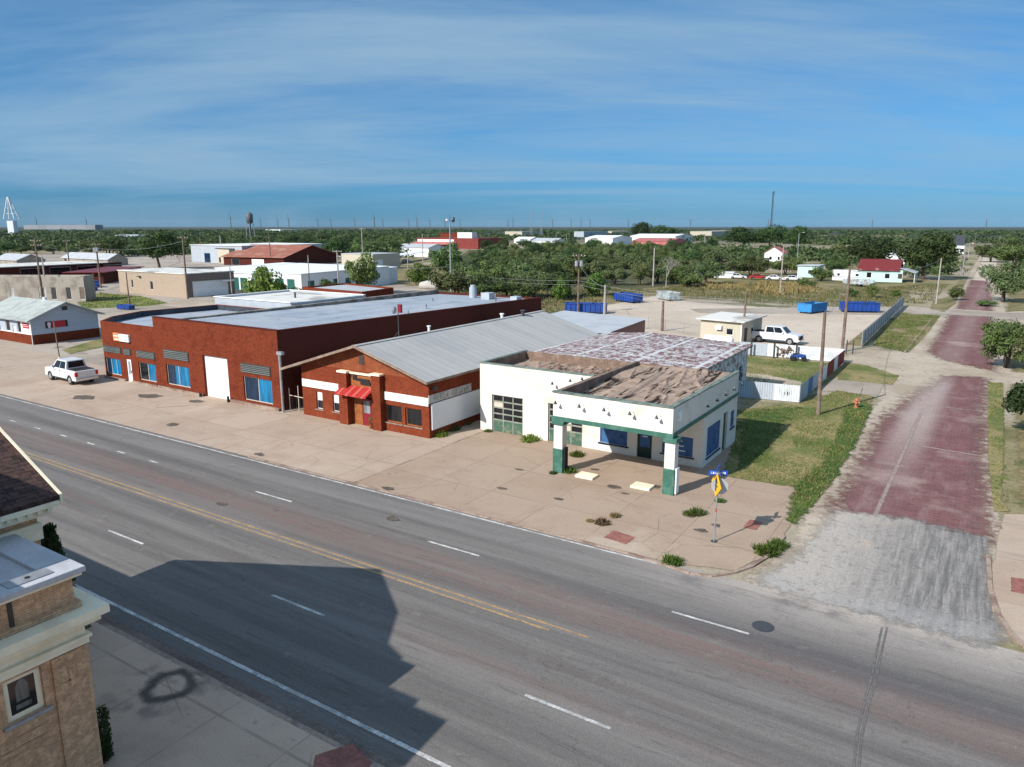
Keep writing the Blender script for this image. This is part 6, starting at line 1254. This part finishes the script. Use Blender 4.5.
PR = {
 'dark': treeproto(11, '', 'leaf_dark', 8, 9, 26, 5200, .22, 1.7, 1, .22, .22),
 'dark2': treeproto(12, '', 'leaf_dark', 7, 9, 22, 4800, .22, 1.6, 1, .25, .2),
 'mesq': treeproto(13, '', 'leaf_mid', 6, 8.5, 24, 4600, .19, 1.3, 2, .18, .13),
 'mesq2': treeproto(14, '', 'leaf_olive', 5.5, 8, 22, 4200, .18, 1.25, 3, .15, .12),
 'olive': treeproto(15, '', 'leaf_olive', 6, 9, 24, 6000, .16, 1.3, 3, .2, .13, .45),
 'bush': treeproto(16, '', 'leaf_bright', 3, 4.5, 16, 3000, .15, .9, 3, .05, .06),
 'bushd': treeproto(17, '', 'leaf_mid', 3, 4.5, 16, 3000, .15, .9, 3, .05, .06),
 'open': treeproto(18, '', 'leaf_mid', 5.6, 7.5, 34, 9500, .12, .95, 5, .14, .085, .3),
}
used = set()
def tree(kind, u, v, wpx, hpx_, label, group=None, name='tree', cat=None):
    t, h, w = PR[kind]; x, y = G(u, v); D = math.hypot(x, y)*math.cos(math.atan((u-CX)/FOC)); s = wpx*D/FOC/w; sz = hpx_*D/FOC/h*1.0
    if kind in used: t = dup(t, (0, 0, 0))
    used.add(kind); t.location = (x, y, 0); t.rotation_euler = (0, 0, rnd(0, 6.28)); t.scale = (s, s, sz); t['label'] = label; t['category'] = cat or ('bush' if kind.startswith('bush') else 'tree'); t.name = 'bush' if kind.startswith('bush') else name
    if group: t['group'] = group
    elif 'group' in t: del t['group']
for a in [('dark', 160, 269, 46, 37, 'big dark green tree rising behind the tan block garage'),
          ('dark', 923, 279.5, 60, 45, 'big dark roadside tree to the right of the mint house'),
          ('dark2', 870, 268, 60, 30, 'wide dark tree behind the mint house roof'),
          ('mesq2', 1000, 366, 62, 52, 'multi stemmed feathery tree on the right side of the brick street') if 0 else ('open', 1006, 368, 66, 52, 'feathery multi stemmed tree at the right edge beside the brick street'),
          ('olive', 1003, 302, 58, 40, 'pair crowned olive tree farther up the right side of the brick street'),
          ('dark2', 1034, 436, 66, 64, 'dark leafy tree cut by the right edge of the photo'),
          ('mesq', 1014, 268, 50, 30, 'far green tree on the right side of the brick street'),
          ('mesq', 990, 262, 34, 20, 'far tree by the end of the brick street'),
          ('bushd', 985, 306, 20, 6, 'low weedy bush at the foot of the olive tree'),
          ('mesq', 447, 279, 44, 36, 'round headed tree with bare trunk left of the light mast'),
          ('bush', 422, 285, 30, 22, 'round bright bush on the bare lot left of the light mast'),
          ('bush', 268, 302, 46, 36, 'pale leaved bush behind the white membrane roof'),
          ('mesq', 362, 294, 44, 42, 'tall bush in front of the white storage building end'),
          ('bushd', 330, 297, 26, 18, 'small bush left of the weathered pole'),
          ('bushd', 300, 301, 30, 14, 'low bush at the left of the low dark brick building'),
          ('bush', 562, 300, 22, 22, 'bright bush left of the transformer pole'),
          ('bush', 598, 296, 30, 24, 'bright bush right of the transformer pole'),
          ('bushd', 519, 301, 26, 22, 'rounded dark bush at the near edge of the grove'),
          ('bushd', 688, 287, 30, 16, 'bush on the grass behind the grey dumpster'),
          ('bushd', 672, 284, 22, 14, 'bush left of the grassy field edge'),
          ('bushd', 872, 298, 12, 15, 'small bush on the dry lot below the mint house'),
          ('bushd', 820, 281, 24, 14, 'dark bush left of the long white trailer'),
          ('bushd', 852, 297, 12, 9, 'tiny bush on the dry lot left of the mint house'),
          ('bushd', 955, 300, 14, 14, 'green bush at the left verge of the brick street'),
          ('bush', 895, 297, 10, 7, 'very small bright bush on the dry lot'),
          ('dark', 795, 252, 26, 25, 'dark tree behind the white cottage'), ('dark2', 770, 250, 36, 24, 'dark tree left of the drooping street lamp'), ('dark', 742, 250, 34, 22, 'dark tree right of the grove'),
          ('dark', 640, 240, 22, 17, 'tall conifer like tree clump above the faded red roof'), ('dark2', 664, 240, 34, 14, 'dark trees right of the tall clump'),
          ('mesq', 785, 275, 36, 20, 'green tree beside the drooping street lamp'), ('mesq', 750, 277, 40, 22, 'green tree before the white cottage'), ('mesq2', 722, 276, 44, 26, 'green tree at the right end of the grove'), ('bushd', 806, 288, 20, 10, 'green bush in the rusty weeds of the field'),
          ('bushd', 845, 262, 40, 18, 'dark bushes left of the mint house') , ('mesq', 835, 275, 26, 20, 'dark green tree above the long white trailer'),
          ('mesq2', 128, 253, 26, 14, 'tree by the pale roofed house on the left'), ('dark2', 110, 257, 40, 20, 'dark trees left of the big dark tree')]: tree(*a)
rg = random.Random(5)
for v in (299, 291, 283, 276, 269, 263, 257, 252):
    u = 448+rg.uniform(0, 14) if v > 270 else 474+rg.uniform(0, 10)
    while u < 716:
        if not (v > 290 and u > 556) and not (v > 286 and u > 600) and not (v < 262 and u < 484):
            D = math.hypot(*G(u, v)); tree(rg.choice(['mesq', 'mesq', 'mesq2', 'dark2', 'olive']), u, v+rg.uniform(-2, 2), 9.6*736/D*rg.uniform(.8, 1.25), 6.6*736/D*rg.uniform(.75, 1.15), 'leafy green tree in the dense grove beyond the gravel lot', 'grove beyond the gravel lot')
        u += 5.4*736/math.hypot(*G(u, v))*rg.uniform(.7, 1.3)
for v in (262, 256, 250, 245):
    u = 284+rg.uniform(0, 10)
    while u < 408:
        if not (v > 258 and (u < 318 or u > 336)): D = math.hypot(*G(u, v)); tree(rg.choice(['dark', 'dark2', 'mesq']), u, v, 12*736/D*rg.uniform(.8, 1.2), 9*736/D*rg.uniform(.7, 1.15), 'dark tree in the row behind the rusty roofed hall', 'tree row behind the rusty hall')
        u += 10*736/math.hypot(*G(u, v))*rg.uniform(.7, 1.3)
for v in (254, 249, 245):
    u = -10+rg.uniform(0, 10)
    while u < 150: D = math.hypot(*G(u, v)); tree(rg.choice(['mesq', 'mesq2', 'dark2']), u, v, 13*736/D*rg.uniform(.8, 1.2), 6.5*736/D*rg.uniform(.7, 1.2), 'tree in the green belt beyond the left parking lot', 'green belt on the left'); u += 11*736/math.hypot(*G(u, v))*rg.uniform(.8, 1.4)
# leafless tree
x, y = G(666, 288); t = thing('bare_tree', 'leafless grey tree standing against the grove', 'tree', (x, y, 0)); mb = MB(); rr = random.Random(3)
def twig(p, d, l, r, n):
    q = p+d*l; mb.tube([p, q], [r, r*.6], 5, False)
    if n:
        for i in range(3): twig(q, (d+Vector((rr.gauss(0, .45), rr.gauss(0, .45), rr.gauss(0, .25)))).normalized(), l*.72, r*.6, n-1)
twig(Vector((0, 0, 0)), Vector((0, 0, 1)), 2.6, .16, 5); part('branches', mb, 'bare_twig', t)
EVG = 4.3
# conifer and box shrub at the corner building
for nm, lab, (x, y), h, r, lm, seed in [('shrub', 'dark clipped shrub at the corner of the tan brick building', (-19.8, 9.05), 1.5, .33, 'leaf_dark', 31), ('evergreen', 'dark evergreen tip showing behind the flat roof of the corner building', (-27.5, 11.9), EVG, .8, 'leaf_dark', 32)]:
    t = thing(nm, lab, 'shrub', (x, y, .15)); q = MB(); rr = random.Random(seed)
    for i in range(2600):
        z = rr.random()*h; rad = r*(1 if nm == 'shrub' else (1-z/h)*.9+.15)*rr.uniform(.75, 1.05); a = rr.uniform(0, 6.28); p = Vector((rad*math.cos(a), rad*math.sin(a), z)); s = .07 if nm == 'shrub' else .13
        q.add([p, p+Vector((rr.uniform(-s, s), rr.uniform(-s, s), s)), p+Vector((rr.uniform(-s, s), rr.uniform(-s, s), -s*.3))], [(0, 1, 2)])
    part('foliage', q, lm, t); part('stem', MB().tube([(0, 0, 0), (0, 0, h*.9)], [r*.65, r*.2], 10), 'leaf_dark' if nm == 'shrub' else 'bark', t)
# weeds sprouting through the slabs
def weedproto(seed, m, n=260, r=.5, h=.45):
    rr = random.Random(seed); q = MB()
    for i in range(n):
        a = rr.uniform(0, 6.28); d = r*rr.random()**.7; p = Vector((d*math.cos(a), d*math.sin(a), 0)); l = h*rr.uniform(.4, 1)*(1.1-d/r*.6); t_ = p+Vector((rr.gauss(0, .13), rr.gauss(0, .13), l)); s = Vector((rr.uniform(-1, 1), rr.uniform(-1, 1), 0)).normalized()*.035
        q.add([p-s, p+s, t_+s*.4, t_-s*.4], [(0, 1, 2, 3)])
    return q
wp = [tag(part('weed_clump', weedproto(41+i, m), m, None), '', 'weeds') for i, m in enumerate(['leaf_bright', 'leaf_mid', 'leaf_straw'])]; wu = set()
for i, (k, u, v, s, lab) in enumerate([(0, 530, 441, 1.3, 'green weed clump against the garage front between its doors'), (0, 577, 456, 1.0, 'green weed clump under the canopy near the left column'), (0, 568, 472, 1.0, 'green weed clump at the foot of the left canopy column'), (0, 672, 563, 1.0, 'weed clump in the kerb at the highway edge'), (1, 697, 514, .9, 'weeds in a slab joint left of the street sign'), (0, 690, 515, .7, 'small green weeds nearer the right canopy column'), (2, 602, 524, .8, 'straw coloured weeds in a slab joint in front of the station'), (2, 615, 517, .6, 'thin straw weeds in a joint near the paving pad'), (0, 766, 553, 1.2, 'green weed clump on the kerb bend by the side street'), (0, 778, 547, 1.0, 'weed clump on the kerb bend, right of the larger clump'), (1, 720, 502, .6, 'low weeds in the slab joint behind the street sign'), (0, 440, 436, 1.2, 'green grass tuft at the right foot of the cafe wall'), (1, 452, 430, 1.2, 'green grass tuft in the gap between cafe and station'), (1, 464, 424, 1.2, 'grass farther back in the gap between cafe and station'), (0, 488, 432, .6, 'weeds at the left corner of the garage'), (2, 590, 522, .4, 'dry sprig in front of the station'), (1, 553, 474, .5, 'small tuft left of the left canopy column')]):
    o = wp[k]
    if k in wu: o = dup(o, (0, 0, 0))
    wu.add(k); o.location = (*G(u, v), .03); o.rotation_euler = (0, 0, rnd(0, 6)); o.scale = (s, s, s*.9); o['label'] = lab
def scatter(name, polys, n, hts, mats, seed, w=.05, dens=None):
    """ground cover: loose blades and sprigs over photo-located areas"""
    rr = random.Random(seed); me_v = []; q = MB(); mi = []
    areas = [PX(p) for p in polys]
    def inside(p, poly):
        c = False
        for i in range(len(poly)):
            (x1, y1), (x2, y2) = poly[i-1], poly[i]
            if (y1 > p[1]) != (y2 > p[1]) and p[0] < (x2-x1)*(p[1]-y1)/(y2-y1)+x1: c = not c
        return c
    for ai, poly in enumerate(areas):
        x0, x1, y0, y1 = min(p[0] for p in poly), max(p[0] for p in poly), min(p[1] for p in poly), max(p[1] for p in poly)
        for i in range(n[ai]):
            p = (rr.uniform(x0, x1), rr.uniform(y0, y1))
            if not inside(p, poly): continue
            if noise.noise(Vector((p[0]*.35, p[1]*.35, seed))) < rr.uniform(-.35, .25): continue
            h = hts[ai]*rr.uniform(.4, 1.2); b = Vector((*p, .02)); t_ = b+Vector((rr.gauss(0, .4*h), rr.gauss(0, .4*h), h)); s = Vector((rr.uniform(-1, 1), rr.uniform(-1, 1), 0)).normalized()*w*(1+h)
            q.add([b-s, b+s, t_+s*.5, t_-s*.5], [(0, 1, 2, 3)]); mi.append(rr.randrange(len(mats)))
    o = part(name, q, mats, None); o.data.polygons.foreach_set('material_index', mi); return struct(o, 'stuff')
scatter('grass', [[(734, 443), (722, 476), (798, 487), (806, 505), (848, 450), (874, 397), (838, 391), (800, 404), (738, 410)], [(786, 520), (796, 488), (838, 432), (848, 405), (872, 409), (834, 480), (796, 524)], [(988, 383), (1003, 383), (1004, 430), (1010, 512), (994, 512)], [(738, 356), (838, 364), (800, 400), (738, 392)], [(872, 345), (902, 313), (940, 316), (908, 353)], [(1030, 390), (1060, 390), (1060, 510), (1030, 510)]], [30000, 9000, 3500, 9000, 22000, 9000], [.10, .13, .11, .12, .18, .12], ['leaf_bright', 'leaf_straw', 'leaf_mid'], 61, .025)
scatter('tall_weeds', [[(690, 298), (745, 303), (884, 309), (905, 303), (930, 305), (948, 285), (880, 288), (830, 290), (790, 284), (700, 282), (650, 290)], [(440, 304), (560, 316), (600, 303), (650, 292), (640, 289), (450, 291)]], [30000, 16000], [.42, .5], ['leaf_straw', 'leaf_olive', 'leaf_straw', 'leaf_mid'], 62, .05)
scatter('rusty_weeds', [[(745, 292), (760, 283), (812, 285), (818, 292), (780, 296)], [(700, 284), (745, 284), (745, 290), (700, 290)]], [9000, 5000], [.8, .6], ['leaf_rust', 'leaf_straw'], 63, .07)
scatter('tall_weeds', [[(78, 303), (100, 293), (140, 296), (168, 303), (150, 306), (84, 309)]], [5000], [.2], ['leaf_bright', 'leaf_bright', 'leaf_straw'], 64, .05)
# far scrub that reads as one mass
rr = random.Random(77); q = MB(); mi = []
EXC = [(-5, 112, 246, 300), (185, 345, 253, 300), (340, 430, 258, 300), (410, 480, 241, 300), (580, 680, 238, 300), (815, 910, 262, 300), (880, 910, 256, 300), (500, 560, 240, 300), (960, 1024, 240, 300), (760, 830, 258, 300), (20, 98, 228.5, 231)]
for i in range(8000):
    D = 260*math.exp(rr.random()**.85*math.log(11)); u = rr.uniform(-40, 1064); x, y, _ = far(u, D); vb = HOR+H*FOC/D*.98
    if any(a-6 < u < b+6 and c < vb < d for a, b, c, d in EXC): continue
    if noise.noise(Vector((x*.004, y*.004, 2))) < -.22 + (.16 if D < 600 else 0): continue
    if u > 800 and D > 900 and D < 1600 and rr.random() < .8: continue
    hgt = rr.uniform(2.5, 5.5)*(1.25 if u < 480 else 1); wd = hgt*rr.uniform(.8, 1.5)*(1+D/1500); k = rr.randrange(3)
    for j in range(46 if D < 900 else 24):
        a = rr.uniform(0, 6.28); e = rr.random(); rad = wd*math.sqrt(1-e*e*.85)*rr.uniform(.3, 1); p = Vector((x+rad*math.cos(a), y+rad*math.sin(a), hgt*e+.1)); s = (.45+D*.0009)*rr.uniform(.7, 1.4)
        n = Vector((math.cos(a)+rr.gauss(0, .4), math.sin(a)+rr.gauss(0, .4), .4+e+rr.gauss(0, .4))).normalized(); t1 = n.orthogonal().normalized(); t1 = Matrix.Rotation(rr.uniform(0, 6.28), 3, n) @ t1; t2 = n.cross(t1)
        q.add([p-t1*s-t2*s*.5, p+t1*s*.2-t2*s*.6, p+t1*s+t2*s*.1, p-t1*s*.1+t2*s*.6], [(0, 1, 2, 3)]); mi.append(k)
o = part('far_scrub', q, ['leaf_dark', 'leaf_mid', 'leaf_olive'], None); o.data.polygons.foreach_set('material_index', mi); struct(o, 'stuff')
# ------------------------------------------------------------------ sun, sky, air
SD = Vector((-.46, -1.35, 1.0)).normalized()           # towards the sun
EL = math.asin(SD.z)
sl_ = bpy.data.lights.new('sun', 'SUN'); so = bpy.data.objects.new('sun', sl_); COL.objects.link(so); sl_.energy = 4.0; sl_.angle = R(.5); sl_.color = (1, .955, .89)
so.rotation_euler = SD.to_track_quat('Z', 'Y').to_euler(); so.location = (-40, -120, 100)
wd = bpy.data.worlds.new('World'); scene.world = wd; wd.use_nodes = True; nt = wd.node_tree; nt.nodes.clear(); k = N(nt)
sky = nt.nodes.new('ShaderNodeTexSky'); sky.sky_type = 'NISHITA'; sky.sun_disc = False; sky.sun_elevation = EL; sky.sun_rotation = math.atan2(SD.x, SD.y); sky.altitude = 300
sky.air_density = 1.0; sky.dust_density = .25; sky.ozone_density = 5.0
gen = nt.nodes.new('ShaderNodeTexCoord').outputs['Generated']; s3 = k.sep(gen)
zz = k.math('MAXIMUM', s3[2], .02); pl_ = k.comb(k.math('DIVIDE', s3[0], k.math('ADD', zz, .10)), k.math('DIVIDE', s3[1], k.math('ADD', zz, .10)), 0.0)
rot = nt.nodes.new('ShaderNodeVectorRotate'); rot.rotation_type = 'Z_AXIS'; k.put(rot.inputs['Vector'], pl_); rot.inputs['Angle'].default_value = R(-28)
st1 = k.noise(k.vmul(rot.outputs[0], (.20, .50, 1)), .75, 8, .60, 1.0); st2 = k.noise(k.vmul(rot.outputs[0], (.5, 1.7, 1)), 1.3, 8, .66, .8)
cl = k.math('ADD', k.math('MULTIPLY', st1, .88), k.math('MULTIPLY', st2, .15)); cf2 = k.math('MULTIPLY', k.ramp(cl, .38, .66, .08, .92), k.ramp(s3[2], .01, .09, .45, 1))
hs = nt.nodes.new('ShaderNodeHueSaturation'); hs.inputs['Saturation'].default_value = 1.0; k.put(hs.inputs['Color'], sky.outputs[0]); hs.inputs['Value'].default_value = 1.0
cr_ = nt.nodes.new('ShaderNodeValToRGB'); k.put(cr_.inputs[0], s3[2]); el_ = cr_.color_ramp.elements
for i_, (p_, c_) in enumerate([(0.0, (.10, .28, .55)), (.10, (.165, .455, .67)), (.28, (.15, .51, .68)), (.6, (3.1, 2.45, 1.8))]):
    e_ = el_[i_] if i_ < 2 else el_.new(p_); e_.position = p_; e_.color = (*c_, 1)
base_ = k.mix(1.0, sky.outputs[0], cr_.outputs[0], 'MULTIPLY')
SKYCOL = k.mix(cf2, base_, (1.95, 3.05, 4.15))
bg = nt.nodes.new('ShaderNodeBackground'); nt.links.new(SKYCOL, bg.inputs[0]); bg.inputs[1].default_value = .1
ow = nt.nodes.new('ShaderNodeOutputWorld'); nt.links.new(bg.outputs[0], ow.inputs[0])
vs = scene.view_settings; vs.view_transform = 'Standard'; vs.look = 'None'; vs.exposure = EXPO; vs.gamma = 1; vs.use_curve_mapping = False
scene.render.engine = 'CYCLES'; scene.cycles.max_bounces = 6; scene.cycles.transparent_max_bounces = 24; scene.cycles.volume_bounces = 0
scene.render.resolution_x, scene.render.resolution_y = 1024, 767
if HAZE:
    hm = bpy.data.materials.new('haze air'); hm.use_nodes = True; hn = hm.node_tree; hn.nodes.clear(); ho = hn.nodes.new('ShaderNodeOutputMaterial'); pv = hn.nodes.new('ShaderNodeVolumePrincipled')
    pv.inputs['Color'].default_value = (.62, .78, .95, 1); pv.inputs['Density'].default_value = HAZE; pv.inputs['Anisotropy'].default_value = 0
    hn.links.new(pv.outputs[0], ho.inputs['Volume']); M['haze'] = hm
    struct(part('haze', MB().box(-14000, 14000, -2000, 16000, -1, 130), 'haze'), 'stuff')
